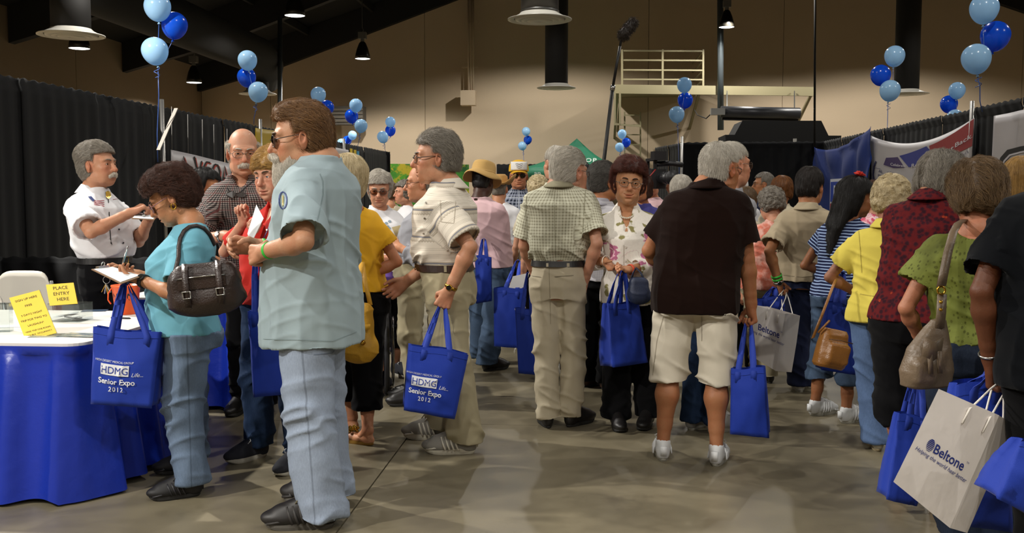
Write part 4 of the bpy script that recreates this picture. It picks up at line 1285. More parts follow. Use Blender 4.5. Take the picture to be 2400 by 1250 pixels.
lamp(455, 194, 26, 18, 'high bay lamp beside the lower end of the black roof beam')
lamp(186, 114, 19.6, 24, 'high bay lamp hanging just below the silver diffuser at upper left')
lamp(1703, 64, 26, 18, 'high bay lamp beside the grey steel pipe over the catwalk')

# catwalk on the back wall
def PX(px, py, d): return W(px, py, d)
cwl = empty('catwalk', W(1675, 212, 27), 0, 'cream steel catwalk with railing fixed high on the back wall', 'catwalk')
O = Vector(cwl.location); L = lambda px, py, d: W(px, py, d) - O
b = MB(); b.bar(L(1440, 209, 27), L(1910, 215, 27), .10, .24); b.build('front_beam', M_CREAM, cwl)
b = MB(); a, c = L(1440, 203, 27), L(1650, 203, 27); b.box(((a.x + c.x) / 2, 1.45, .10), (c.x - a.x, 2.9, .05)); b.build('deck', M_CREAM, cwl)
for px in (1458, 1553, 1648):
    MB().bar(L(px, 116, 27), L(px, 203, 27), .05).build('rail_post', M_CREAM, cwl)
for py in (119, 141, 164, 186): MB().bar(L(1456, py, 27), L(1650, py + 1, 27), .04).build('rail', M_CREAM, cwl)
for py in (119, 141, 164, 186): MB().bar(L(1648, py + 1, 27), L(1648, py + 1, 27) + Vector((0, 2.85, 0)), .035).build('rail', M_CREAM, cwl)
for px in (1447, 1904): MB().bar(L(px, 215, 27), L(px, 215, 27) + Vector((0, 2.9, -1.1)), .07).build('brace', M_CREAM, cwl)
for px in (1455, 1640): MB().bar(L(px, 214, 27) + Vector((0, 0, 0)), L(px, 214, 27) + Vector((0, 2.9, -.9)), .07).build('brace', M_CREAM, cwl)
for px in (1441, 1453): MB().bar(L(px, 216, 26.9), L(px, 294, 26.9), .05).build('hanger', M_CREAM, cwl)
MB().bar(L(1441, 291, 26.9), L(1502, 296, 26.9), .05).build('hanger', M_CREAM, cwl)
ld = empty('wall_ladder', W(1481, 330, 28.6), 0, 'cream steel ladder below the catwalk on the back wall', 'ladder')
O2 = Vector(ld.location); L2 = lambda px, py, d=28.6: W(px, py, d) - O2
for px in (1464, 1501): MB().bar(L2(px, 262), L2(px, 392), .04).build('ladder_rail', M_CREAM, ld)
for py in range(270, 392, 23): MB().bar(L2(1464, py), L2(1501, py), .03).build('rung', M_CREAM, ld)
for py in (22, 44, 66, 88, 110):
    pass
ld2 = empty('wall_rungs', W(1605, 60, 29.7), 0, 'faint row of ladder rungs on the wall above the catwalk', 'ladder'); O2 = Vector(ld2.location)
for px in (1585, 1626): MB().bar(W(px, -10, 29.8) - O2, W(px, 112, 29.8) - O2, .035).build('ladder_rail', M_WALL, ld2)
for py in range(20, 112, 23): MB().bar(W(1585, py, 29.8) - O2, W(1626, py, 29.8) - O2, .035).build('rung', M_WALL, ld2)
sc_ = empty('projection_screen', W(1772, 268, 24.5), 0, 'rolled projection screen in a dark case hanging under the catwalk', 'projection screen')
O2 = Vector(sc_.location)
MB().tube([W(1690, 262, 24.5) - O2, W(1874, 266, 24.5) - O2], .14, 16).build('roller', plain('screen_roll', '3c3d42', .4, .3), sc_, True)
MB().bar(W(1692, 277, 24.6) - O2, W(1870, 281, 24.6) - O2, .10).build('screen_case', plain('case_black', '131214', .5), sc_)
MB().box(W(1682, 262, 24.4) - O2, (.34, .18, .16)).build('motor_box', plain('motor', '9a9a96', .5), sc_)
MB().tube([W(1672, 262, 24.5) - O2, W(1655, 278, 25) - O2, W(1635, 270, 26) - O2, W(1628, 258, 27) - O2], .014, 6).build('cable', M_BLACK, sc_, True)
for px in (1704, 1862): MB().bar(W(px, 214, 26.9) - O2, W(px, 262, 24.5) - O2, .03).build('hanger', M_STEEL, sc_)
tag(MB().tube([W(1689, 305, 26.8), W(1688, -120, 26.8)], .085, 12).build('steel_pipe', plain('blue_grey_pipe', '5d666b', .4, .5), None, True), 'grey vertical steel pipe rising past the catwalk to the roof', 'pipe')
tag(MB().tube([W(656, 595, 23.5), W(656, 40, 23.5)], .055, 12).build('steel_pipe', plain('blue_grey_pipe', '5d666b', .4, .5), None, True), 'thin grey vertical pipe behind the bearded man, below the black roof', 'pipe')
tag(MB().tube([W(1909, 345, 19.0), W(1911, -150, 19.0)], .022, 8).build('hanging_cable', M_BLACK, None, True), 'thin black cable hanging down from the roof to the black drapes', 'cable')
# conduits and junction box
cb = empty('conduit_run', W(1099, 231, 29.8), 0, 'beige conduits running down the back wall into a junction box', 'conduit'); O2 = Vector(cb.location)
MB().box((0, -.10, 0), (.44, .36, .44)).build('junction_box', M_WALL, cb)
for px in (1098, 1104, 1109): MB().tube([W(px, 214, 29.85) - O2, W(px, -8, 29.85) - O2], .028, 8).build('conduit', M_WALL, cb, True)
for py in (51, 157): MB().box(W(1102, py, 29.9) - O2, (.48, .05, .06)).build('bracket', M_WALL, cb)
# wall heater behind the balloons
ht = empty('wall_heater', W(800, 275, 29.6), 0, 'long grey louvred heater on the back wall behind the blue balloons', 'heater')
MB().box((0, .12, .05), (1.35, .45, .55)).build('cabinet', plain('heater_grey', '4a4640', .6), ht)
for k in range(4): MB().box((0, -.13, .22 - k * .11), (1.36, .06, .05), Matrix.Rotation(.5, 3, 'X')).build('louvre', plain('heater_slat', '6d675e', .5), ht)

# ------------------------------------------------------------------ pipe and drape
def drape_mat(name, col, rough=.75):
    t = NT(name); c = lin(col)
    t.set(Base_Color=t.mix(t.noise(2.2, detail=4), tuple(x * .6 for x in c[:3]) + (1,), tuple(x * 1.3 for x in c[:3]) + (1,)), Roughness=rough, Specular_IOR_Level=.25, Sheen_Weight=.03)
    t.bump(t.math('ADD', t.noise(380, detail=1), t.noise(16, detail=3, stretch=(1, 1, .15))), .3, .006); return t.m
M_DRAPE = drape_mat('black_drape', '090a0c'); M_DRAPE2 = drape_mat('black_drape_worn', '111215')
def drape_panel(A, B, z0, z1, parent, mat, pleat=.21, amp=.012, seed=0, ruffle=True):
    """pleated sheet from A to B (xy), gathered on a pipe at the top"""
    A, B = Vector((*A, 0)), Vector((*B, 0)); D = B - A; Ln = D.length; t = D / Ln; n = Vector((-t.y, t.x, 0))
    nu = max(12, int(Ln / pleat * 9)); rg = random.Random(seed); ph = rg.uniform(0, 6)
    rows = [(0, 1.0), (.3, .95), (.6, .9), (.85, .8), (.945, .6), (.955, .25), (.98, .55), (1.0, .4)] if ruffle else [(0, 1), (.4, .95), (.8, .8), (1, .5)]
    def fn(i, j):
        q, am = rows[int(round(j * (len(rows) - 1)))]; u = i * Ln
        w = math.sin(u / pleat * 2 * math.pi + ph + .9 * math.sin(u * 2.3 + seed)) + .35 * math.sin(u / pleat * 3.4 + seed * 1.7 + q)
        off = amp * am * w + (.018 if (ruffle and q > .96) else 0)
        return A + t * u + n * off + Vector((0, 0, z0 + (z1 - z0) * q + (.008 * math.sin(u * 40 + seed) if q == 1 else 0)))
    b = MB().grid(fn, nu, len(rows) - 1); V, F = solidify(b.V, b.F, .004)
    o = mk('drape_panel', [Vector(v) - parent.location for v in V], F, mat, parent, True); return o
def drape_wall(pts, z, label, posts=(), width=1.25, z0=.02, mat=None, seed=0, name='drape_wall', amp=.008, grp='pipe and drape walls'):
    e = empty(name, (*pts[0], 0), 0, label, 'drape', grp); k = 0
    for a, b in zip(pts, pts[1:]):
        a, b = Vector(a), Vector(b); n = max(1, round((b - a).length / width))
        for i in range(n):
            p, q = a.lerp(b, i / n), a.lerp(b, (i + 1) / n); g = (b - a).normalized() * -.012; o_ = Vector((g.y, -g.x)) * (1.6 * (k % 2))
            drape_panel(p + g + o_, q - g + o_, z0, z, e, mat or (M_DRAPE if (k * 7 + seed) % 3 else M_DRAPE2), seed=seed + k, amp=amp); k += 1
        nn = Vector((a.y - b.y, b.x - a.x)).normalized(); nn = nn * (.075 if nn.dot((a + b) / 2) > 0 else -.075)
        MB().tube([(a.x - pts[0][0] + nn.x, a.y - pts[0][1] + nn.y, z - .075), (b.x - pts[0][0] + nn.x, b.y - pts[0][1] + nn.y, z - .075)], .015, 8).build('crossbar', M_ALU, e, True)
    for x, y, h in posts:
        bb = MB().tube([(x - pts[0][0], y - pts[0][1], .0), (x - pts[0][0], y - pts[0][1], h)], .026, 12); bb.build('upright', M_ALU, e, True)
    return e
def on_x(px, x): # depth (Y) where the line X = x meets the image column px
    for d in np.arange(1, 40, .02):
        if (W(px, 450, d).x - x) * (1 if x > 0 else -1) > 0: return d
    return 30
XL, XR = -4.9, 4.52
lp = W(367, 450, on_x(367, XL)); lp2 = W(600, 450, on_x(600, XL))
drape_wall([(XL, 3.0), (XL, lp.y)], 2.44, 'nearest black pipe and drape wall on the left behind the sign up table', [(XL + .08, lp.y, 2.50)], seed=1)
drape_wall([(XL - .03, lp.y - .03), (XL - .03, lp2.y)], 2.44, 'black drape wall behind the white banner with red and black letters', [(XL + .08, lp2.y, 2.52)], seed=20)
drape_wall([(XL - .06, lp2.y - .03), (XL - .04, 23.7)], 2.44, 'far black drape wall on the left ending below the trio of blue balloons', [(XL + .08, 19.0, 2.5)], seed=40)
drape_wall([(XL, 23.8), (XL - 3.0, 23.8)], 2.44, 'black drape return wall at the far left corner behind other drapes', seed=60)
lowd = W(0, 612, 7.85); lowe = W(445, 612, 7.85)
drape_wall([(XL + .06, lowe.y), (lowe.x, lowe.y)], .93, 'low black divider drape behind the man in the white shirt', [(lowe.x, lowe.y, .97)], seed=70, amp=.02)
rp = W(2289, 450, on_x(2289, XR)); re_ = W(1905, 450, on_x(1905, XR))
drape_wall([(XR, 4.6), (XR, rp.y)], 2.44, 'nearest black drape wall on the right behind the white and black banner', [(XR - .08, rp.y, 2.52)], seed=80)
drape_wall([(XR + .03, rp.y - .03), (XR + .03, 19.6)], 2.44, 'black drape wall on the right behind the torn banner and the blue cloth', seed=100)
ba, bb_ = W(1600, 450, 19.7), W(1538, 450, 22.0)
drape_wall([(XR, 19.65), (ba.x, ba.y)], 2.44, 'black drape wall across the end of the right row of booths', [(ba.x - .03, ba.y - .06, 2.56)], seed=120)
drape_wall([(ba.x, ba.y + .05), (bb_.x, bb_.y)], 2.44, 'short black drape wall receding beside the white upright pipe', seed=140)
f0, f1 = W(1165, 450, 29.3), W(1250, 450, 29.3)
drape_wall([(f0.x, f0.y), (f1.x + 2.2, f1.y)], 2.28, 'low black drapes far back beside the green tent', seed=150)
# black stage hood behind the right drapes
P = [W(px, py, 21.4) for px, py in ((1700, 316), (1722, 316), (1740, 283), (1925, 283), (1942, 318), (1972, 318), (1955, 606), (1715, 606))]; n = len(P)
tag(MB().add(P + [p + Vector((0, 1.2, 0)) for p in P], [tuple(range(n - 1, -1, -1)), tuple(range(n, 2 * n))] + [(k, (k + 1) % n, (k + 1) % n + n, k + n) for k in range(n)]).build('stage_hood', plain('hood_black', '060606', .9)), 'black stepped stage hood rising above the drapes under the projection screen', 'stage hood')
for px, py, d, x in ((1863, 331, 19.55, 0),):
    tag(MB().box(W(px, py, d), (.06, .05, .10)).build('white_clip', plain('clip_white', 'd8d5cc', .5)), 'small white clip on top of the black end drapes', 'clip')
# diagonal strap and ties on the left post
tag(MB().bar(W(413, 254, lp.y - .0), W(371, 352, lp.y - .3), .045, .008).build('diagonal_strap', plain('strap_pale', 'b9b2a8', .6)), 'pale diagonal strap tied to the upright in front of the left drapes', 'strap')

# ------------------------------------------------------------------ balloons
def balloon_mat(name, col, tr):
    t = NT(name); c = lin(col)
    t.set(Base_Color=c, Roughness=.2, Specular_IOR_Level=.5)
    tl = t.n('ShaderNodeBsdfTranslucent', i={'Color': c}); mx = t.n('ShaderNodeMixShader', i={0: tr, 1: t.b.outputs[0], 2: tl.outputs[0]}); t.t.links.new(mx.outputs[0], t.t.nodes['Material Output'].inputs[0]); return t.m
M_BL = balloon_mat('pale_blue_latex', 'b4defc', .42); M_BD = balloon_mat('royal_blue_latex', '1a62ea', .38); M_RIB = plain('curling_ribbon', '3c5a9e', .35)
_bal = None
def balloon(px, py, d, rpx, dark, label, tilt, group):
    r = rpx / FPX * d; c = W(px, py, d)
    e = empty('balloon', c, 0, label, 'balloon', group)
    q = Matrix.Rotation(R(tilt), 3, 'Y'); m = M_BD if dark else M_BL
    prof = []
    for a in np.linspace(0, math.pi, 22):
        z = math.cos(a); rr = math.sin(a) * (1 - .10 * (1 - z) / 2 * (1 - z) / 2)
        prof.append((max(rr, .0) * r, z * r * (1.0 if z > 0 else 1.10)))
    prof[-1] = (.012, prof[-1][1])
    MB().lathe(prof, 32, (0, 0, 0), q).build('skin', m, e, True)
    zb = -r * 1.10
    MB().lathe([(.010, zb + .012), (.008, zb - .006), (.012, zb - .014), (.017, zb - .024), (.0, zb - .02)], 12, (0, 0, 0), q).build('knot', m, e, True)
    return c + q @ Vector((0, 0, zb - .01))
def cluster(items, d, tie, where, group):
    kn = []
    for k, (px, py, rp_, dk, tl) in enumerate(items):
        pos = ('topmost', 'middle', 'lowest')[k] if len(items) == 3 else ('upper', 'lower')[k]
        kn.append(balloon(px, py, d + (.0, .16, -.10)[k], rp_, dk, f"{pos} {'royal' if dk else 'pale'} blue balloon of the bunch {where}", tl, group))
    low = kn[-1]; T = W(tie[0], tie[1], d)
    b = MB()
    b.tube([low, low.lerp(T, .3) + Vector((.01, 0, 0)), low.lerp(T, .7) - Vector((.008, 0, 0)), T], .0055, 5)
    for k in kn[:-1]: b.tube([k, k.lerp(low, .5) + Vector((.02, -.05, -.02)), low], .004, 5)
    cpts = [low + Vector((.03 * math.cos(a * 2.2), -.03 + .02 * math.sin(a * 2.2), -.02 - .025 * a)) for a in np.linspace(0, 4, 14)]
    b.tube(cpts, .004, 5)
    tag(b.build('balloon_ribbon', M_RIB, None, True), f'thin curling blue ribbon holding the balloon bunch {where}', 'ribbon')
B_ = 'helium balloons tied to the booth posts'
cluster([(369, 16, 31, 0, -4), (409, 59, 30, 1, 8), (363, 119, 31, 0, -10)], 10.6, (370, 380), 'above the nearest left upright', B_)
cluster([(580, 141, 22.5, 0, -6), (578, 181, 22, 1, -8), (605, 215, 23, 0, 12)], 14.6, (595, 292), 'beyond the bald man on the left', B_)
cluster([(746, 222, 18, 0, -4), (766, 252, 17, 1, 14), (757, 285, 15, 0, 5)], 18.0, (757, 345), 'just behind the bearded head', B_)
cluster([(834, 247, 15.5, 0, 5), (824, 272, 16, 1, -8), (846, 295, 15.5, 0, 10)], 20.4, (838, 352), 'in front of the grey heater', B_)
cluster([(826, 317, 10.5, 0, 5), (814, 329, 10.5, 1, -8), (800, 335, 10, 0, -10)], 27.5, (812, 571), 'smallest and lowest on the far left', B_)
cluster([(915, 286, 12, 0, 0), (915, 306, 12.5, 1, 0), (897, 321, 13.5, 0, -12)], 23.9, (904, 356), 'at the end of the left drapes', B_)
cluster([(1233, 308, 10, 0, 0), (1237, 328, 10, 1, 5), (1224, 342, 10, 0, -12)], 28.8, (1234, 566), 'casting a shadow on the back wall', B_)
cluster([(1458, 314, 10.5, 0, -4), (1468, 334, 10.5, 1, 5), (1452, 345, 10.5, 0, -8)], 26.0, (1462, 578), 'in front of the wall ladder', B_)
cluster([(1604, 199, 17.5, 0, 0), (1606, 235, 18, 1, 4), (1586, 268, 18.5, 0, -6)], 18.0, (1596, 636), 'by the white upright before the end drapes', B_)
cluster([(2097, 131, 23.5, 0, 5), (2064, 176, 23.5, 1, -4), (2086, 212, 24, 0, 8)], 15.9, (2066, 660), 'over the blue cloth on the right', B_)
cluster([(2243, 212, 19, 0, 4), (2224, 244, 20, 1, -4), (2238, 276, 19, 0, 8)], 16.6, (2240, 651), 'half sunk behind the right drapes', B_)
cluster([(2307, 20, 33, 0, 2), (2333, 84, 33.5, 1, 8), (2288, 137, 33.5, 0, -6)], 10.0, (2302, 262), 'largest of all at upper right', B_)
# ------------------------------------------------------------------ cloth patterns
def stripes(name, base, bands, per, rough=.9):
    """bands: list of (start, end, colour) inside one period, along the height"""
    t = NT(name); v = t.sep(t.attr('pat').outputs['Vector'])[1]
    f = t.math('FRACT', t.math('DIVIDE', t.math('ADD', v, t.math('MULTIPLY', t.math('SUBTRACT', t.noise(4, detail=2), .5), .004)), per)); c = lin(base)
    for a, b, col in bands:
        m = t.math('MULTIPLY', t.math('GREATER_THAN', f, a), t.math('LESS_THAN', f, b)); c = t.mix(m, c, lin(col))
    t.set(Base_Color=c, Roughness=rough, Specular_IOR_Level=.2); t.bump(t.noise(28, detail=3), .25, .004); return t.m
def zig_stripes():
    t = NT('woven_stripes'); o = t.sep(t.attr('pat').outputs['Vector']); u, v = o[0], o[1]
    z = t.math('ADD', v, t.math('MULTIPLY', t.math('PINGPONG', u, .008), .8))
    f = t.math('FRACT', t.math('DIVIDE', v, .148)); fz = t.math('FRACT', t.math('DIVIDE', z, .148)); c = lin('d8cfc0')
    def band(fr, a, b, col, amt=1.0):
        nonlocal c
        m = t.math('MULTIPLY', t.math('MULTIPLY', t.math('GREATER_THAN', fr, a), t.math('LESS_THAN', fr, b)), amt); c = t.mix(m, c, lin(col))
    for k in range(4): band(f, .40 + k * .045, .408 + k * .045, '6f675c', .9)
    band(fz, .05, .10, '9a8f7d', .7); band(fz, .115, .14, '9a8f7d', .6); band(f, .15, .175, 'b6ab98'); band(f, .18, .235, '77777d'); band(f, .245, .262, '8c7d63')
    band(f, .72, .728, '857a6a', .8); band(f, .78, .788, '857a6a', .8)
    t.set(Base_Color=c, Roughness=.85, Specular_IOR_Level=.2); t.bump(t.noise(28, detail=3), .25, .004); return t.m
def floral():
    t = NT('rose_print'); p = t.attr('pat').outputs['Vector']
    pv = t.n('ShaderNodeMapping', i={'Vector': p, 'Scale': (1, 1, 0)}).outputs[0]
    vo = t.n('ShaderNodeTexVoronoi', feature='F1', i={'Vector': pv, 'Scale': 5.2, 'Randomness': .8}); d = vo.outputs['Distance']
    dd = t.math('ADD', d, t.math('MULTIPLY', t.math('SUBTRACT', t.noise(40, pv, 4), .5), .25))
    ring = t.math('SINE', t.math('MULTIPLY', dd, 42)); base = t.mix(t.noise(90, pv, 4), lin('d9d2c8'), lin('f0ebe2'))
    leaf = t.ramp(t.noise(17, pv, 2, .4), [(.60, (0, 0, 0)), (.64, (1, 1, 1))]); c = t.mix(leaf, base, lin('8a8354'))
    rose = t.mix(t.ramp(ring, [(.25, (0, 0, 0)), (.75, (1, 1, 1))]), lin('b4688a'), lin('e3b9c8'))
    c = t.mix(t.ramp(dd, [(.30, (1, 1, 1)), (.34, (0, 0, 0))]), c, rose)
    t.set(Base_Color=c, Roughness=.85, Specular_IOR_Level=.25); t.bump(t.noise(240, detail=3), .5, .004); return t.m
def blotch(name, cols, scale, kind='noise', extra=None, rough=.9):
    t = NT(name)
    if kind == 'noise': f = t.noise(scale, detail=5, rough=.6)
    else:
        vo = t.n('ShaderNodeTexVoronoi', feature='F1', i={'Vector': t.obj(), 'Scale': scale}); f = t.math('ADD', vo.outputs['Distance'], t.math('MULTIPLY', t.math('SUBTRACT', t.noise(scale * 2.5, detail=3), .5), .5))
    n = len(cols); c = t.ramp(f, [(p, lin(h)) for p, h in cols])
    if extra: c = t.mix(t.ramp(t.noise(extra[1], detail=2), [(extra[2], (0, 0, 0)), (extra[2] + .03, (1, 1, 1))]), c, lin(extra[0]))
    t.set(Base_Color=c, Roughness=rough, Specular_IOR_Level=.2); t.bump(t.noise(28, detail=3), .25, .004); return t.m
def peacock():
    t = NT('green_print'); p = t.attr('pat').outputs['Vector']; pv = t.n('ShaderNodeMapping', i={'Vector': p, 'Scale': (1, .7, 0)}).outputs[0]
    vo = t.n('ShaderNodeTexVoronoi', feature='F1', i={'Vector': pv, 'Scale': 72.0, 'Randomness': .6}); d = vo.outputs['Distance']
    base = t.mix(t.noise(12, detail=5), lin('32380c'), lin('5a5e1a'))
    ring = t.ramp(d, [(.30, (0, 0, 0)), (.36, (1, 1, 1)), (.42, (0, 0, 0)), (.05, (.6, .6, .6))])
    area = t.ramp(t.noise(5.5, detail=2), [(.45, (.12,) * 3), (.62, (.8,) * 3)])
    c = t.mix(t.mix(1.0, ring, area, 'MULTIPLY'), base, lin('808a3c'))
    t.set(Base_Color=c, Roughness=.75, Specular_IOR_Level=.3); t.bump(t.noise(28, detail=3), .25, .004); return t.m
def denim(name, col, fade=.35):
    t = NT(name); c = lin(col); o = t.sep(t.attr('pat').outputs['Vector'])
    f = t.noise(3.2, detail=5); w = t.noise(210, detail=3, stretch=(1, 1, .3))
    base = t.mix(f, tuple(x * (1 - fade) for x in c[:3]) + (1,), tuple(min(1, x * (1 + fade)) for x in c[:3]) + (1,))
    base = t.mix(t.math('MULTIPLY', t.ramp(w, [(.35, (0, 0, 0)), (.7, (1, 1, 1))]), .35), base, tuple(min(1, x * 1.5 + .01) for x in c[:3]) + (1,))
    seam = t.math('LESS_THAN', t.math('ABSOLUTE', t.math('ADD', o[0], .004)), .0032)
    base = t.mix(t.math('MULTIPLY', seam, .55), base, tuple(x * .45 for x in c[:3]) + (1,))
    t.set(Base_Color=base, Roughness=.92, Specular_IOR_Level=.15); t.bump(t.math('ADD', t.noise(500, detail=1), t.noise(34, detail=4)), .22, .004); return t.m

TEE = fabric('sage_blue_tee', '95a6ac', var=.05); WHITE = fabric('white_cotton', 'd9d9dc', var=.03); TURQ = fabric('turquoise_knit', '69a5b8', var=.05)
KHAKI = fabric('khaki_twill', '9d9478', var=.06); BEIGE = fabric('beige_chino', 'b5ab94', var=.05); STONE = fabric('stone_cotton', 'c3bbaa', var=.05)
BROWN = fabric('dark_brown_pique', '180b07', var=.08); BLACKC = fabric('black_cloth', '0a0a0c', var=.1); NAVY = fabric('navy_cloth', '131a33', var=.1)
YELLOW = fabric('golden_yellow_cotton', 'd2a024', var=.05); LEMON = fabric('lemon_cotton', 'cdbc52', var=.05); PINK = fabric('pale_pink_cotton', 'cfaeb2', var=.05)
RED = fabric('red_cotton', 'b02219', var=.08); GREY = fabric('grey_cotton', '8b8c92', var=.06); TAN = fabric('tan_pique', 'a1937a', var=.05); DKRED = fabric('maroon_knit', '5c1519', var=.08)
CORAL = blotch('coral_tie_dye', [(.35, 'd08a78'), (.5, 'c26a55'), (.62, 'd9aa9d'), (.75, 'b9553f')], 7); PURPLE = fabric('violet_cotton', '4c4a8e', var=.05)
LEOP = blotch('red_leopard', [(.20, '2a0b15'), (.38, '360e1a'), (.50, '501015'), (.7, '581216')], 44, 'vor', ('8f3119', 16, .70)); GREENP = peacock(); FLORAL = floral()
CHECK = plaid('small_check', '968e8a', '1b181a', .0125, .5, '6e3a38', True); PLAID = plaid('sage_check', 'c3c2ae', '827d68', .0185, .36); PLAID2 = plaid('navy_plaid', '8d93a3', '1d2433', .035, .55, 'b9bfc9'); PLAID3 = plaid('pale_check', 'b9b7bb', '9a98a0', .012, .3)
HAWAII = blotch('hawaiian', [(.4, 'cfc7ac'), (.55, '8b8566'), (.7, 'd8d2ba')], 16); PINKP = blotch('pink_print', [(.4, 'c8506a'), (.55, 'e6c9ce'), (.7, 'c8415c')], 22)
STRIPE = zig_stripes(); NSTRIPE = stripes('navy_stripes', '8fa3c6', [(.0, .62, '161e3e')], .019)
LIGHTJ = denim('light_wash_denim', '8894a6', .25); MIDJ = denim('mid_wash_denim', '4b5f80'); BLUEJ = denim('washed_blue_denim', '62738a'); DARKJ = denim('dark_denim', '1c2c45'); DARKJ2 = denim('blue_black_denim', '18202e'); FADEJ = denim('faded_denim', '3b4b60')
H_BROWN = hair_mat('brown_hair', '8a653f', '4a3422'); H_DKBR = hair_mat('dark_brown_hair', '523022', '22140e'); H_BLACK = hair_mat('black_hair', '17120f', '070606'); H_GREY = hair_mat('grey_hair', '9d968a', '59524a')
H_WHITE = hair_mat('white_hair', 'd2ccc0', '8d877c'); H_SALT = hair_mat('salt_pepper_hair', '6b6761', '1f1c1a'); H_BLOND = hair_mat('gold_blond_hair', 'c29a55', '7d5a2a'); H_PALE = hair_mat('pale_blond_hair', 'd9cba8', '9c8a64'); H_AUB = hair_mat('auburn_hair', '5e2a1b', '260f0a')
H_COPP = hair_mat('copper_hair', '8d5a2c', '4a2a14'); H_LTBR = hair_mat('light_brown_hair', '7a6040', '3c2c1b'); H_YEL = hair_mat('long_blond_hair', 'b58e4e', '6e5128'); BEARD = hair_mat('white_beard', 'e0d9cc', 'a59d90')
def shoe(typ, m, sm, lace=None, stripe=None, **k): return dict(type=typ, m=m, sole_m=sm, lace_m=lace, stripe_m=stripe, **k)
_p = plain
S_BLACK = shoe('shoe', _p('black_leather', '141212', .45), _p('black_sole', '1b1a19', .7)); S_HIKE = shoe('shoe', _p('hiking_leather', '1a1716', .5), _p('grey_sole', '55524c', .8), _p('olive_lace', '6c6549', .8), _p('dark_overlay', '2b2826', .6), sole=.034, len=1.08, vox=.005)
S_BSNK = shoe('shoe', _p('black_mesh', '121113', .6), _p('black_sole', '1b1a19', .7), _p('black_lace', '26262a', .8), _p('black_overlay', '222126', .45)); S_WHITE = shoe('shoe', _p('white_leather', 'cfd1d2', .5), _p('white_sole', '9f9d92', .7), _p('white_lace', 'd8d8d8', .8), _p('white_overlay', 'dddfe0', .5), sole=.032, vox=.005)
S_RUN = shoe('shoe', _p('grey_mesh', '85827a', .8), _p('cream_sole', 'bdb8a6', .7), _p('cream_lace', 'cfcabb', .8), _p('cream_overlay', 'c6c1b2', .6), sole=.032, len=1.06, vox=.005); S_NAVY = shoe('shoe', _p('navy_canvas', '20222b', .9), _p('cream_sole2', 'a9a598', .7), _p('white_lace', 'd8d8d8', .8), sole=.026)
S_BROWN = shoe('shoe', _p('brown_leather', '3f2415', .5), _p('black_sole', '1b1a19', .7)); S_GOLD = shoe('sandal', skin_mat('skin_foot', 'b98562'), _p('gold_sole', '8f6b2c', .4, .5), sole=.022); S_SAND = shoe('sandal', skin_mat('skin_foot', 'b98562'), _p('cork_sole', '3d2413', .6), sole=.035)
S_GSNK = shoe('shoe', _p('grey_leather', '9b9a98', .6), _p('white_sole', '9f9d92', .7), _p('white_lace', 'd8d8d8', .8), sole=.03); S_WFLAT = shoe('shoe', _p('white_canvas', 'c9c6bd', .8), _p('tan_sole', '9b8d70', .7), sole=.028)
B_BROWN = _p('brown_belt', '2a170e', .45); B_BLACK = _p('black_belt', '121112', .45)
hr = lambda st, m, **k: dict(style=st, m=m, **k)
PPL = {}
def P_(key, label, **k):
    k['label'] = label; PPL[key] = person(k); return PPL[key]

# nearest figures first
P_('bearded', 'tall bearded man in sunglasses, sage blue T-shirt and light jeans', sex='m', H=1.89, px=742, d=4.35, face=72, g=1.16, belly=.07, skin='b38667', hsc=1.12, ruddy=.9,
   head=(703, 322), head_rot=(20, -8, 0), neck=(757, 384, .0), hvox=.003, sh_yaw=-6, avox=.0042, 
   armL=dict(w=(622, 590, -.24), palm=(1, .2, -.3), pose='hold', hint=(-1, -.6, -.7)), armR=dict(w=(606, 578, -.02), palm=(-1, .2, -.3), pose='hold', hint=(.5, -1, -.4)),
   top=dict(m=TEE, hem_px=(720, 803, 0), sleeve=.92, ease=.034, sw=(.070, .086), vox=.0075, fold=.010, name='t_shirt', hang=1.0),
   bottom=dict(type='jeans', m=LIGHTJ, w=(.105, .088, .088), vox=.0085, fold=.010, hem=.045, ease=.02), footL=(722, 1236, None), footR=(748, 1181, None),
   hair=hr('short', H_BROWN, n=5200, flow='sideback', t=.013, zh=.074, sl=.034, zn=-.062, amp=.003, yf=.022, add=(((0, .03, .100), (.055, .05, .025)),), lift=.006), brow=H_LTBR,
   face_hair=[dict(name='beard', m=BEARD, n=4200, sl=.055, e=[((0, .078, -.115), (.046, .034, .045)), ((0, .082, -.150), (.040, .034, .050)), ((0, .078, -.185), (.028, .028, .036)), ((-.042, .040, -.088), (.020, .034, .034)), ((.042, .040, -.088), (.020, .034, .034))], c=[((-.030, .094, -.068), (0, .106, -.056), .010, .012), ((.030, .094, -.068), (0, .106, -.056), .010, .012)], sub=[((0, .12, -.0745), (.016, .02, .0035))], amp=.005)],
   glasses=dict(m=DARK_F, lens=LENS_DARK, size=(.027, .021), z=-.004), shoe=S_HIKE)
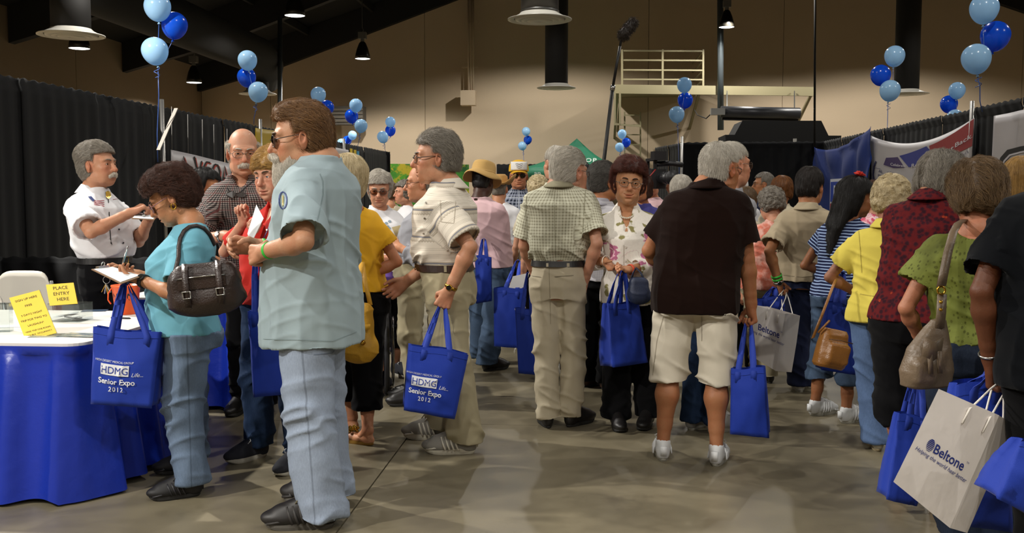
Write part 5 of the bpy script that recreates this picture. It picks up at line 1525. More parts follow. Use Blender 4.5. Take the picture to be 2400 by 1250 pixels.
P_('turquoise', 'woman in turquoise top and sunglasses writing on a clipboard', sex='f', H=1.58, px=418, d=4.65, face=86, g=1.19, belly=.05, bust=.03, skin='ac7c59', hsc=1.10, hvox=.003, avox=.0042,
   head=(398, 463, 0), head_rot=(0, -30, 0), neck=(452, 522, 0), hip=(0, -.03, 0),
   armL=dict(w=(328, 656, -.16), palm=(.3, .6, .8), pose='hold', hint=(-1, -.8, -.8)), armR=dict(w=(298, 640, .12), palm=(-1, .3, -.2), pose='pinch', hint=(.3, -1, -.7)),
   top=dict(m=TURQ, hem_px=(420, 778, 0), sleeve=.78, ease=.014, sw=(.064, .078), vox=.0075, fold=.006, scoop=(.03, .105, .035), name='knit_top', hang=.99),
   bottom=dict(type='jeans', m=BLUEJ, w=(.110, .088, .075), vox=.0085, fold=.009, hem=.075), footL=(425, 1166, 8), footR=(430, 1108, 0),
   hair=hr('bouffant', H_DKBR, n=5200, flow='back', vol=.026, zh=.062, yf=.018, sl=.05, amp=.008, jit=.7, zn=-.10, lift=.008, ears=True, add=(((0, -.085, .02), (.072, .045, .07)),)), glasses=dict(m=plain('pink_frame', '8a5a58', .35), lens=LENS_DARK, size=(.028, .022), r=.0022), shoe=S_BSNK)
P_('whiteshirt', 'grey haired man with moustache, white western shirt and bolo tie behind the table', sex='m', H=1.80, px=240, d=6.3, face=236, g=1.01, belly=.03, skin='b08164', hsc=1.10, hvox=.0034, ruddy=.8,
   head=(231, 386), head_rot=(-4, 2, 0), armR=dict(w=(303, 500, -.22), palm=(-.3, .1, -1), pose='pinch', hint=(.9, -.5, -.6)), armL=dict(w=(350, 512, .0), palm=(.4, .2, -.8), pose='pinch', hint=(-.6, -1, -.5)),
   top=dict(m=WHITE, tuck=True, sleeve=.82, ease=.034, sw=(.072, .088), collar=True, fold=.010, name='western_shirt'), bottom=dict(type='pants', m=BLACKC), belt=B_BLACK,
   hair=hr('short', H_GREY, n=2600, flow='back', t=.018, zh=.068, sl=.045, zn=-.09, temple=.02, yf=.02, add=(((0, -.06, .06), (.07, .08, .06)),)), brow=H_GREY, face_hair=[dict(name='moustache', m=BEARD, n=350, sl=.016, e=[], c=[((-.026, .090, -.068), (0, .101, -.057), .006, .0085), ((.026, .090, -.068), (0, .101, -.057), .006, .0085)])], shoe=S_BLACK)
P_('girl', 'long haired young woman looking down beside the white banner', sex='f', H=1.62, px=462, d=7.4, face=268, g=0.96, skin='b57c56', hsc=1.05, old=.1, head=(484, 434), head_rot=(-4, -14, 0), noshoe=True,
   armR=dict(l=(.17, .22, 1.0)), armL=dict(l=(-.17, .25, 1.0)), top=dict(m=BLACKC, sleeve=.6), bottom=dict(type='jeans', m=DARKJ2, vox=.014), hair=hr('long', H_BLACK, n=2200, flow='long', len=.36, yf=-.005, sl=.11, zh=.066, amp=.007, w=.095))
P_('bald', 'balding man with moustache and small checked shirt beside the banner', sex='m', H=1.82, px=606, d=5.95, face=168, g=1.02, sw=.160, belly=.05, skin='ba8b70', hsc=1.07, hvox=.003, ruddy=1.0,
   head=(570, 356, -.1), head_rot=(16, -8, 0), armR=dict(w=(528, 553, -.28), palm=(-.4, .3, -.8), pose='hold', hint=(1, -.4, -.5)), armL=dict(w=(600, 560, -.30), pose='relax', hint=(-.8, -.6, -.6)),
   top=dict(m=CHECK, sleeve=.80, ease=.025, sw=(.07, .085), collar=True, hem=.84, vneck=.06, name='checked_shirt'), bottom=dict(type='pants', m=BLACKC), footR=(560, 968, None), footL=(625, 972, None),
   hair=hr('fringe', H_WHITE, n=1800, t=.015, zb=.045, sl=.025, zn=-.06, back=.2), brow=H_WHITE, glasses=dict(m=METAL_F, size=(.026, .018)), face_hair=[dict(name='moustache', m=BEARD, n=350, sl=.016, e=[], c=[((-.026, .090, -.069), (0, .101, -.058), .007, .0095), ((.026, .090, -.069), (0, .101, -.058), .007, .0095)])], shoe=S_BLACK)
P_('redblouse', 'short blond haired woman in red blouse holding a paper', sex='f', H=1.69, px=648, d=5.3, face=132, g=1.07, belly=.04, bust=.02, skin='bd8d73', hsc=1.12, hvox=.003, avox=.0042, ruddy=.9, iris=IRIS_L,
   head=(640, 410, -.05), head_rot=(8, -8, 4), armL=dict(w=(618, 553, -.12), palm=(1, .5, .3), pose='pinch', hint=(-.5, -1, -.7)), armR=dict(w=(572, 520, .0), palm=(-.4, .6, -.5), hd=(-.1, .25, 1), pose='pinch', hint=(1, -.3, -1)),
   top=dict(m=RED, sleeve=.85, ease=.022, hem=.90, collar=True, vneck=.10, name='blouse'), bottom=dict(type='jeans', m=DARKJ, w=(.1, .085, .075), fold=.009, hem=.07), footR=(590, 1076, -8), footL=(690, 1102, 10),
   hair=hr('short', H_BLOND, n=3600, flow='side', t=.024, zh=.058, yf=.03, sl=.05, zn=-.07, ears=False, bangs=.02, bx=-.01, amp=.005, lift=.007), brow=H_LTBR, shoe=S_NAVY)
P_('yellowtee', 'white bobbed woman in golden yellow T-shirt behind the bearded man', sex='f', H=1.67, px=845, d=5.65, face=38, g=1.09, belly=.04, skin='b57f60', hsc=1.08, head=(808, 418), head_rot=(14, 0, 0),
   armR=dict(w=(846, 655, .10), pose='relax', hint=(.9, -1, 0)), armL=dict(w=(800, 620, .2)), top=dict(m=YELLOW, sleeve=.62, ease=.018, hem=.93, name='t_shirt', neck=.075),
   bottom=dict(type='capri', m=BLACKC, hem=.22, w=(.105, .09, .085), fold=.006), footR=(846, 1040, 10), footL=(812, 1006, 8), hair=hr('bob', H_PALE, n=3000, flow='down', vol=.012, len=.10, sl=.07, zn=-.13, amp=.003), shoe=S_GOLD)
P_('whitetee', 'white haired woman in glasses and printed white T-shirt reading beside the wheelchair', sex='f', H=1.62, px=905, d=7.7, face=205, g=1.11, belly=.05, bust=.02, skin='bd8a6c', hsc=1.12, head=(889, 443, -.05), head_rot=(-28, -12, 0),
   armR=dict(w=(893, 605, -.25), pose='hold', hint=(1, -.4, -.6)), armL=dict(w=(935, 570, -.3), pose='hold', hint=(-.9, -.5, -.6)), top=dict(m=WHITE, sleeve=.66, hem=.90, name='t_shirt', ease=.022, scoop=(.05, .07, .03)), bottom=dict(type='capri', m=BLACKC, hem=.24), footR=(898, 905, -5), footL=(936, 882, None),
   hair=hr('short', H_WHITE, n=2200, flow='side', t=.024, zh=.060, yf=.02, ears=False, sl=.045, zn=-.08, amp=.005), glasses=dict(m=METAL_F, lens=LENS_TINT, size=(.028, .021), r=.0018), shoe=S_NAVY)
P_('greyshirt', 'bald man in grey long sleeved shirt behind the man in striped shirt', sex='m', H=1.70, px=965, d=6.75, face=88, g=1.04, belly=.04, skin='b98462', hsc=1.1, head=(988, 428), head_rot=(0, -4, 0), hair=hr('fringe', H_GREY, n=500, t=.006, zb=.02),
   armL=dict(w=(935, 580, -.15), pose='hold', hint=(-.5, -1, -.5)), armR=dict(w=(930, 585, .2), pose='hold'), top=dict(m=GREY, sleeve=1.75, tuck=True, collar=True, ease=.03, fold=.012, name='long_sleeved_shirt'), bottom=dict(type='pants', m=KHAKI, vox=.012), glasses=dict(m=DARK_F, size=(.026, .02)), shoe=S_BLACK)
P_('curlygrey', 'grey curly haired woman before the green floral panel', sex='f', H=1.60, px=955, d=10.2, face=110, g=1.04, skin='c08c70', hsc=1.05, head=(946, 452), noshoe=True, top=dict(m=WHITE, vox=.012), bottom=dict(type='pants', m=BLACKC, vox=.016), hair=hr('curly', H_GREY, n=700, vol=.02, flow='curl', amp=.009, freq=60, grain=(1, 1, 1)), res=1.4)
P_('brownback', 'brown haired person seen from behind, next to the grey curly hair', sex='f', H=1.58, px=915, d=11, face=10, skin='b98462', head=(914, 452), noshoe=True, top=dict(m=BEIGE, vox=.012), bottom=dict(type='pants', m=BLACKC, vox=.016), hair=hr('curly', H_LTBR, n=500, vol=.015, flow='curl', amp=.008), res=1.4)
P_('striped', 'grey haired man in striped cream shirt and khaki trousers, looking left', sex='m', H=1.82, px=1052, d=5.5, face=82, g=1.09, belly=.05, skin='b28264', hsc=1.12, hvox=.003, avox=.0042, ruddy=.8,
   head=(1020, 369), head_rot=(14, -2, 0), sh_yaw=-8, neck=(1052, 440, 0), armL=dict(w=(1054, 680, -.27), pose='grip', palm=(1, .2, 0), hint=(-.5, -1, -.1)), armR=dict(w=(955, 658, .18), pose='relax', hint=(.4, -1, -.2)),
   top=dict(m=STRIPE, tuck=True, sleeve=.84, ease=.032, sw=(.070, .088), collar=fabric('cream_collar', 'd2cabb', var=.03), collar_open=.45, fold=.010, vox=.0075, name='striped_shirt'), bottom=dict(type='pants', m=KHAKI, w=(.105, .088, .080), fold=.010, vox=.0085, hem=.06), belt=B_BROWN, footL=(1068, 1062, 2), footR=(1015, 1028, 0),
   hair=hr('short', H_GREY, n=4600, flow='sideback', t=.015, zh=.072, sl=.036, zn=-.062, amp=.005, yf=.014, lift=.008, jit=.5, temple=.018), glasses=dict(m=DARK_F, size=(.027, .019), r=.0017), shoe=S_RUN)
P_('buckethat', 'dark skinned person in tan bucket hat and pale pink T-shirt', sex='m', H=1.68, px=1152, d=8.0, face=335, g=1.07, belly=.03, skin='3f2416', ruddy=0, hsc=1.05, head=(1132, 425), head_rot=(0, -10, 0), hair=hr('short', H_BLACK, n=0, t=.004),
   armL=dict(w=(1122, 590, .15), pose='grip'), armR=dict(w=(1140, 560, .30), pose='hold', hint=(1, -.8, 0)), top=dict(m=PINK, sleeve=.74, ease=.03, hem=.88, sw=(.07, .085), name='t_shirt'), bottom=dict(type='jeans', m=FADEJ, w=(.1, .09, .09)), footR=(1155, 868, -30), footL=(1130, 850, None), shoe=S_BLACK)
P_('strawhat', 'person in straw cowboy hat and white shirt behind the bucket hat', sex='m', H=1.68, px=1172, d=9.4, face=350, skin='b98462', head=(1170, 442), noshoe=True, top=dict(m=WHITE, vox=.012), bottom=dict(type='pants', m=BLACKC, vox=.016), hair=hr('short', H_GREY, n=0, t=.006), res=1.3)
P_('capman', 'smiling man in yellow and white cap, sunglasses and plaid shirt', sex='m', H=1.73, px=1216, d=10, face=182, g=1.11, belly=.04, skin='b57d5c', hsc=1.1, head=(1216, 411), smile=1, shoe=S_BLACK, top=dict(m=PLAID2, sleeve=.7, collar=True, vox=.010, name='plaid_shirt'), bottom=dict(type='jeans', m=DARKJ, vox=.016), hair=hr('short', H_GREY, n=0, t=.005), glasses=dict(m=DARK_F, lens=LENS_DARK))
P_('checked', 'white haired man in sage checked shirt and beige trousers, back turned', sex='m', H=1.74, px=1298, d=6.1, face=2, g=.90, belly=.02, skin='ae7f66', hsc=1.14, hvox=.0034, avox=.0045, ruddy=.8, ear=1.15,
   head=(1336, 402, .03), head_rot=(-52, -4, 0), neck=(1312, 438, 0), armR=dict(w=(1372, 652, -.04), pose='fist', palm=(-.8, -.5, 0), hint=(.5, -1, 0)), armL=dict(w=(1252, 640, .22), pose='hold', hint=(-.9, -1, 0)),
   top=dict(m=PLAID, tuck=True, sleeve=.82, ease=.036, sw=(.070, .088), collar=True, fold=.012, vox=.0075, name='checked_shirt'), bottom=dict(type='pants', m=BEIGE, w=(.108, .082, .074), fold=.010, vox=.0085, hem=.06), belt=B_BLACK, footL=(1280, 997, 8), footR=(1352, 996, -42),
   hair=hr('short', H_WHITE, n=3600, flow='back', t=.014, zh=.055, sl=.035, zn=-.06, amp=.003, temple=.03, yf=.0), glasses=dict(m=DARK_F, size=(.026, .019)), shoe=S_BLACK)
P_('behindchecked', 'man with thin grey hair whose crown shows above the checked man', sex='m', H=1.80, px=1303, d=7.6, face=30, skin='ba8b70', hsc=1.05, head=(1303, 383), noshoe=True, top=dict(m=GREY, vox=.012), bottom=dict(type='pants', m=BLACKC, vox=.016), hair=hr('short', H_WHITE, n=600, t=.008, zh=.04), res=1.3)
P_('curlyblond', 'person with curly fair hair left of the checked shirt', sex='f', H=1.62, px=1262, d=8.6, face=10, skin='ba8b70', head=(1260, 445), noshoe=True, top=dict(m=BEIGE, vox=.012), bottom=dict(type='pants', m=BLACKC, vox=.016), hair=hr('curly', H_PALE, n=800, vol=.02, flow='curl', amp=.009, freq=60, grain=(1, 1, 1)), res=1.3)
P_('hawaiian', 'man in sunglasses and cream patterned shirt behind the checked man', sex='m', H=1.72, px=1370, d=8.2, face=300, skin='a8714f', head=(1362, 412), noshoe=True, top=dict(m=HAWAII, vox=.011, sleeve=.7, collar=True), bottom=dict(type='pants', m=BLACKC, vox=.016), hair=hr('short', H_BLACK, n=500), glasses=dict(m=DARK_F, lens=LENS_DARK, size=(.029, .022)), res=1.2)
P_('asianman', 'grey haired man in pale check shirt facing away beside the rose jacket', sex='m', H=1.69, px=1412, d=6.9, face=330, g=1.01, skin='a06a45', hsc=1.12, head=(1417, 425), head_rot=(-28, -3, 0), hvox=.0036, armL=dict(w=(1412, 628, .05), pose='hold', hint=(-1, -.8, 0)), armR=dict(w=(1450, 620, .2)),
   top=dict(m=PLAID3, sleeve=.78, ease=.03, collar=True, hem=.86, name='checked_shirt'), bottom=dict(type='pants', m=BLACKC), footL=(1388, 905, -20), footR=(1430, 910, None), hair=hr('short', H_SALT, n=2600, flow='back', t=.013, zh=.066, sl=.03, zn=-.07), glasses=dict(m=DARK_F), shoe=S_BROWN)
P_('floral', 'auburn haired woman in rose printed jacket and pearls, looking at the camera', sex='f', H=1.68, px=1487, d=6.2, face=180, g=1.07, belly=.03, bust=.015, skin='b48460', hsc=1.14, hvox=.003, avox=.0042, smile=1.2, old=.4,
   head=(1474, 429, -.05), head_rot=(4, 0, -5), lip=(.75, .34, .36), eye_open=.0034, armR=dict(w=(1418, 612, -.20), palm=(-.6, .6, 0), hd=(-.5, .5, -.5), pose='hold', hint=(1, -.6, -.6)), armL=dict(w=(1478, 632, -.30), palm=(.6, .5, .3), hd=(.9, .3, -.1), pose='grip', hint=(-1, -.4, -.5)),
   top=dict(m=FLORAL, sleeve=1.82, ease=.020, collar=True, collar_open=.7, vneck=.15, hem=.80, name='jacket', vox=.0075, fold=.008, sw=(.062, .066), cuff=.85), bottom=dict(type='pants', m=BLACKC, w=(.1, .09, .09)), footR=(1446, 1003, 12), footL=(1516, 1000, -14),
   hair=hr('bouffant', H_AUB, n=4600, flow='sideback', vol=.029, zh=.066, yf=.008, sl=.05, amp=.007, lift=.008, zn=-.055, jit=.3), brow=H_DKBR, glasses=dict(m=METAL_F, size=(.025, .017), r=.0018), shoe=S_BLACK)
P_('violet', 'dark haired woman in violet top glimpsed behind the rose jacket', sex='f', H=1.58, px=1512, d=8.4, face=160, skin='b57a55', head=(1503, 442), noshoe=True, top=dict(m=PURPLE, vox=.012), bottom=dict(type='pants', m=BLACKC, vox=.016), hair=hr('bob', H_DKBR, n=500, vol=.015), res=1.3)
P_('cameraman', 'camera operator in pale pink shirt with a video camera on the shoulder', sex='m', H=1.70, px=1545, d=9.0, face=175, skin='b98462', head=(1526, 428, .1), noshoe=True, armL=dict(w=(1568, 440, -.25), pose='grip', hint=(-1, 0, -1), hd=(-.3, .3, 1)), armR=dict(l=(.15, .3, 1.25)), top=dict(m=PINK, vox=.012, sleeve=.7), bottom=dict(type='pants', m=BLACKC, vox=.016), hair=hr('short', H_BLACK, n=300), res=1.2)
P_('whiteback', 'white haired woman seen from behind between camera and brown polo shirt', sex='f', H=1.60, px=1597, d=8.0, face=355, skin='b98462', head=(1597, 446), noshoe=True, top=dict(m=WHITE, vox=.012), bottom=dict(type='pants', m=BLACKC, vox=.016), hair=hr('bob', H_WHITE, n=1200, vol=.012, len=.09), res=1.2)
P_('polo', 'sunburnt man in dark brown polo shirt and stone shorts, back turned', sex='m', H=1.76, px=1645, d=5.3, face=2, g=1.26, belly=.06, skin='a06c4a', hsc=1.12, hvox=.003, avox=.0042, ruddy=.8, sw=.160,
   head=(1687, 395, .04), head_rot=(-40, -3, 0), neck=(1658, 440, 0), armR=dict(w=(1762, 728, -.02), pose='grip', palm=(-.9, -.3, 0), hint=(.7, -1, 0)), armL=dict(w=(1560, 640, .28), pose='hold', hint=(-1.2, -1, -.2)),
   top=dict(m=BROWN, sleeve=.74, ease=.020, sw=(.066, .080), collar=True, hem_px=(1640, 729, 0), vox=.0078, name='polo_shirt', fold=.006), bottom=dict(type='shorts', m=STONE, hem=.43, w=(.098, .084, .090), vox=.0085, fold=.010, ease=.018), calf=1.05, footL=(1552, 1072, 4), footR=(1682, 1085, -12),
   hair=hr('short', H_WHITE, n=2600, flow='down', t=.006, zh=.05, sl=.016, zn=-.075, temple=.04, yf=-.02, amp=.001), glasses=dict(m=METAL_F), shoe=S_WHITE)
P_('openmouth', 'old man in glasses talking, face just past the brown polo man', sex='m', H=1.77, px=1650, d=6.1, face=318, g=.88, skin='bb866a', hsc=1.1, head=(1717, 386, 0), head_rot=(-12, 0, 0), mouth_open=.008, armR=dict(w=(1690, 640, .25), hint=(.3, -1, 0)), top=dict(m=GREY), bottom=dict(type='jeans', m=DARKJ), footL=(1634, 1003, None), footR=(1690, 1012, None), hair=hr('short', H_WHITE, n=900, t=.008, zh=.05), glasses=dict(m=METAL_F), shoe=S_GSNK)
P_('navyfar', 'distant grey haired man in glasses and navy shirt before the black drapes', sex='m', H=1.66, px=1790, d=11, face=100, g=1.07, skin='a8744f', hsc=1.1, head=(1788, 432), noshoe=True, top=dict(m=NAVY, vox=.012, collar=True), bottom=dict(type='pants', m=BLACKC, vox=.016), hair=hr('short', H_GREY, n=700), glasses=dict(m=METAL_F), res=1.2)
P_('auburnbob', 'woman with copper bob seen from behind before the black drapes', sex='f', H=1.62, px=1838, d=9, face=350, skin='b98462', head=(1834, 445), noshoe=True, top=dict(m=BEIGE, vox=.012), bottom=dict(type='pants', m=BLACKC, vox=.016), hair=hr('bob', H_COPP, n=1600, vol=.02, len=.10, sl=.06), res=1.1)
P_('brownside', 'light brown haired woman close behind the brown polo sleeve', sex='f', H=1.55, px=1752, d=7.9, face=330, skin='c08c70', head=(1750, 472), noshoe=True, top=dict(m=BEIGE, vox=.012), bottom=dict(type='pants', m=BLACKC, vox=.016), hair=hr('bob', H_LTBR, n=1000, vol=.010, len=.08), res=1.2)
P_('whitecap', 'person in white cap behind the brown polo man', sex='m', H=1.60, px=1728, d=9.6, face=20, skin='b98462', head=(1731, 446), noshoe=True, top=dict(m=WHITE, vox=.012), bottom=dict(type='pants', m=BLACKC, vox=.016), hair=hr('short', H_WHITE, n=0, t=.006), res=1.3)
P_('coral', 'grey curly haired woman in coral tie dyed shirt, bending', sex='f', H=1.50, px=1792, d=7.5, face=25, g=1.11, belly=.03, skin='c08c70', hsc=1.1, head=(1806, 480, .10), head_rot=(5, -20, 0), top=dict(m=CORAL, sleeve=1.3, ease=.02, hem=.84, name='shirt'), bottom=dict(type='pants', m=KHAKI), hair=hr('curly', H_GREY, n=2400, vol=.022, flow='curl', amp=.009, freq=60, grain=(1, 1, 1)), shoe=S_BLACK, footR=(1800, 895, None), footL=(1770, 890, None))
P_('beigeman', 'dark haired man with bald spot in tan shirt and navy trousers, back turned', sex='m', H=1.66, px=1882, d=7.0, face=352, g=1.12, belly=.04, sw=.162, skin='9a6844', hsc=1.12, head=(1899, 437, .02), head_rot=(-16, -5, 0), hvox=.0036,
   armL=dict(w=(1824, 660, -.04), pose='grip', hint=(-.5, -1, 0)), armR=dict(w=(1930, 600, .3), pose='hold', hint=(1, -.8, 0)), top=dict(m=TAN, sleeve=.80, ease=.024, sw=(.068, .086), collar=True, hem_px=(1880, 662, 0), name='polo_shirt', hang=.97), bottom=dict(type='pants', m=NAVY, w=(.11, .095, .09)), footL=(1872, 915, 18), footR=(1905, 905, -16),
   hair=hr('short', hair_mat('dark_thin_hair', '2b221c', '15110f'), n=2600, flow='down', t=.012, sl=.03, zn=-.07), shoe=S_WHITE)
P_('longhair', 'woman with long black hair and navy striped top, denim capris', sex='f', H=1.58, px=1978, d=6.3, face=335, g=1.06, belly=.03, skin='8a5a3a', hsc=1.12, old=.2, head=(2008, 462, .06), head_rot=(-42, -12, 0),
   armL=dict(w=(1962, 640, .22), pose='hold', hint=(-1, -.9, 0)), armR=dict(w=(2030, 620, .3), pose='hold', hint=(1, -.8, 0)), top=dict(m=NSTRIPE, sleeve=.5, ease=.014, hem=.88, name='striped_top'), bottom=dict(type='capri', m=FADEJ, hem=.27, w=(.105, .088, .086)), calf=1.0, footL=(1922, 972, -18), footR=(1996, 990, -22),
   hair=hr('long', H_BLACK, n=4200, flow='long', len=.40, sl=.14, yf=.005, zh=.055, amp=.004, w=.10, jit=.12), shoe=S_WHITE)
P_('pinkprint', 'woman in pink printed blouse beyond the long black hair', sex='f', H=1.56, px=2052, d=7.4, face=60, g=1.04, skin='c08c70', head=(2040, 462), noshoe=True, top=dict(m=PINKP, vox=.011, sleeve=.3), bottom=dict(type='pants', m=BLACKC, vox=.016), hair=hr('curly', H_DKBR, n=900, vol=.02, flow='curl', amp=.008), res=1.2)
P_('lemon', 'woman with fair curls in lemon yellow shirt and blue jeans, back turned', sex='f', H=1.60, px=2062, d=5.5, face=343, g=1.14, belly=.04, skin='9c6d54', hsc=1.10, head=(2092, 470, .06), head_rot=(-8, -14, 0), avox=.0045,
   armL=dict(w=(2014, 690, .20), pose='hold', hint=(-1, -1, 0)), armR=dict(w=(2120, 660, .35), hint=(1, -.8, 0)), top=dict(m=LEMON, sleeve=.70, ease=.018, sw=(.064, .076), collar=True, hem_px=(2060, 752, 0), name='shirt'), bottom=dict(type='jeans', m=MIDJ, w=(.112, .095, .085), fold=.008), footL=(2052, 1050, 28), footR=(2130, 1062, 10),
   hair=hr('curly', H_PALE, n=3600, vol=.020, flow='curl', amp=.006, freq=45, grain=(1, 1, 1), zn=-.08, sl=.03), shoe=S_WFLAT)
P_('leopard', 'grey haired woman in dark red patterned blouse and black capris', sex='f', H=1.68, px=2158, d=4.66, face=350, g=1.19, belly=.04, skin='a87558', hsc=1.08, head=(2212, 428, .06), head_rot=(-18, -16, 8), neck=(2176, 466, .0),
   armL=dict(w=(2130, 690, .35), pose='hold', hint=(-.5, -1, 0)), armR=dict(w=(2240, 680, .35), hint=(.8, -1, 0)), top=dict(m=LEOP, sleeve=.35, ease=.020, sw=(.066, .074), hem_px=(2150, 746, 0), name='blouse', fold=.008, collar=True, collar_open=.03), bottom=dict(type='capri', m=BLACKC, hem=.37, w=(.115, .098, .09)), footL=(2104, 1165, 25), footR=(2205, 1185, None),
   hair=hr('bob', H_GREY, n=4200, flow='sideback', vol=.024, len=.075, sl=.06, zn=-.10, amp=.006, lift=.008), shoe=S_SAND)
P_('greenblouse', 'brown haired woman in green printed blouse with a taupe shoulder bag', sex='f', H=1.60, px=2298, d=4.0, face=4, g=1.22, belly=.04, skin='a87054', hsc=1.10, head=(2288, 458, .06), head_rot=(6, -14, 0), hvox=.0034, avox=.0045,
   armL=dict(w=(2160, 800, .18), pose='hold', hint=(-.8, -1, .1)), armR=dict(w=(2400, 760, .25), hint=(.8, -1, 0)), top=dict(m=GREENP, sleeve=.60, ease=.020, sw=(.072, .092), hem_px=(2290, 802, 0), name='blouse', scoop=(-.06, .12, .035), vox=.008, fold=.007, neck=.085), bottom=dict(type='jeans', m=DARKJ2, w=(.115, .1, .09)), footL=(2240, 1265, 10), footR=(2350, 1275, -10),
   hair=hr('curly', H_LTBR, n=5000, vol=.030, flow='sideback', amp=.006, freq=30, sl=.05, zn=-.085, lift=.008), shoe=S_BLACK)
P_('darkshirt', 'dark skinned man in black shirt and silver bracelet at the right edge', sex='m', H=1.78, px=2522, d=3.3, face=0, g=1.18, belly=.04, skin='5a341f', ruddy=.1, hsc=1.08, hair=hr('short', H_BLACK, n=0, t=.005), avox=.0042, armg=.92,
   armL=dict(w=(2322, 842, .05), pose='grip', palm=(1, -.3, 0), hint=(-.5, -1, 0)), top=dict(m=fabric('blue_black_cotton', '07090d', var=.06), sleeve=.78, ease=.03, sw=(.072, .090), hem=.80, name='shirt', collar=True), bottom=dict(type='pants', m=BLACKC, vox=.013), footL=(2440, 1480, None), footR=(2560, 1490, None), shoe=S_BLACK)
P_('longblond', 'woman with long straight blond hair and maroon top at the right edge', sex='f', H=1.66, px=2392, d=5.1, face=15, g=1.04, skin='c08c70', head=(2390, 425), noshoe=True, top=dict(m=DKRED, vox=.010, sleeve=.8), bottom=dict(type='pants', m=BLACKC, vox=.016), hair=hr('long', H_YEL, n=3200, flow='long', len=.26, sl=.16, w=.085, jit=.08, amp=.003))
# ------------------------------------------------------------------ helpers that lay things on a figure
from mathutils.bvhtree import BVHTree
_BV = {}
def hit(o, px, py, off=.002):
    """where the line of sight through a pixel of the photograph meets an object's surface"""
    if o.name not in _BV:
        Mw = Matrix.Identity(4); q = o; chain = []
        while q is not None: chain.append(q); q = q.parent
        for q in reversed(chain): Mw = Mw @ Matrix.Translation(q.location) @ q.rotation_euler.to_matrix().to_4x4()
        me = o.data; _BV[o.name] = (BVHTree.FromPolygons([Mw @ v.co for v in me.vertices], [p.vertices[:] for p in me.polygons]), Mw)
    bv = _BV[o.name][0]; c = Vector((0, 0, EYE)); d = (W(px, py, 5) - c).normalized()
    p, n, i, L = bv.ray_cast(c, d)
    if p is None:
        p, n, i, L = bv.find_nearest(W(px, py, max(1, (o.parent.location if o.parent else o.location).length * .99)))
    if n.dot(d) > 0: n = -n
    return p + n * off, n
def local(o, V):
    Mi = (Matrix.Translation(o.location) @ o.rotation_euler.to_matrix().to_4x4()).inverted(); return [Mi @ Vector(v) for v in V]
def put_on(P, pers, top, name, mat, off=.002):
    """a flat print: x, y are pixels of the photograph (y down)"""
    V = local(pers.root, [hit(top, v[0], v[1], off)[0] for v in P.b.V])
    return mk(name, V, P.b.F, mat, pers.root, False)
def band(pers, side, back, r, w, mat, name, face=None, th=.004):
    a = pers.arms[side]; s = pers.s; ax = unit(a['T'] - a['E']); c = a['T'] - ax * back; q = Vector(ax).to_track_quat('Z', 'Y').to_matrix()
    b = MB().lathe([(r, -w / 2), (r + th, -w / 2), (r + th, w / 2), (r, w / 2), (r, -w / 2)], 24, c, q, False)
    o = mk(name, b.V, b.F, mat, pers.root, True)
    if face:
        d = Vector(local(pers.root, [Vector((0, 0, EYE))])[0]) - Vector(c); d = d - Vector(ax) * d.dot(Vector(ax)); d.normalize()
        d = (d + Vector((0, 0, .5))).normalized(); d = (d - Vector(ax) * d.dot(Vector(ax))).normalized()
        qq = d.to_track_quat('Z', 'Y').to_matrix()
        b = MB().lathe([(.0, -.004), (.017, -.004), (.018, .003), (.014, .006), (0, .006)], 20, Vector(c) + d * (r + th), qq, False); mk('watch_case', b.V, b.F, mat, o, True)
        b = MB().lathe([(.0, .0068), (.0135, .0065)], 18, Vector(c) + d * (r + th), qq, False); mk('dial', b.V, b.F, face, o, False)
    return o
def ribbon(pts, w, wd, th=.002):
    """strip along pts; wd: width direction(s)"""
    pts = [Vector(p) for p in pts]; n = len(pts); L = []
    for i, p in enumerate(pts):
        d = Vector(wd[i] if isinstance(wd, list) else wd).normalized(); L += [p - d * w / 2, p + d * w / 2]
    F = [(2 * i, 2 * i + 1, 2 * i + 3, 2 * i + 2) for i in range(n - 1)]
    V, F = solidify(L, F, th); return V, F
GREENB = plain('green_wristband', '35b83a', .4, Emission_Strength=0.0); GOLD = plain('gold', 'c79a3b', .25, 1); SILVER = plain('silver', 'b9b9b6', .25, 1); BLK = plain('black_rubber', '131313', .5); DIALW = plain('white_dial', 'e4e2da', .3); DIALB = plain('dark_dial', '17140f', .2)
B = PPL
band(B['bearded'], 'L', .030, .033, .013, GREENB, 'wristband'); band(B['bearded'], 'R', .02, .033, .013, GREENB, 'wristband')
band(B['turquoise'], 'L', .025, .029, .020, BLK, 'wristwatch', DIALB); band(B['bald'], 'R', .03, .032, .014, SILVER, 'wristwatch', DIALW); band(B['striped'], 'L', .02, .032, .017, GOLD, 'wristwatch', DIALB)
band(B['whitetee'], 'R', .02, .028, .012, GOLD, 'wristwatch', DIALW); band(B['floral'], 'L', .0, .029, .016, plain('orange_wristband', 'd8502c', .5), 'wristband'); band(B['floral'], 'R', -.01, .030, .006, plain('pearl', 'ddd6c6', .3), 'bracelet')
band(B['darkshirt'], 'L', .02, .034, .007, SILVER, 'bracelet'); band(B['beigeman'], 'L', .02, .033, .014, GREENB, 'wristband'); band(B['beigeman'], 'L', .045, .035, .014, GREENB, 'wristband'); band(B['beigeman'], 'L', -.004, .032, .012, SILVER, 'wristwatch', DIALB)
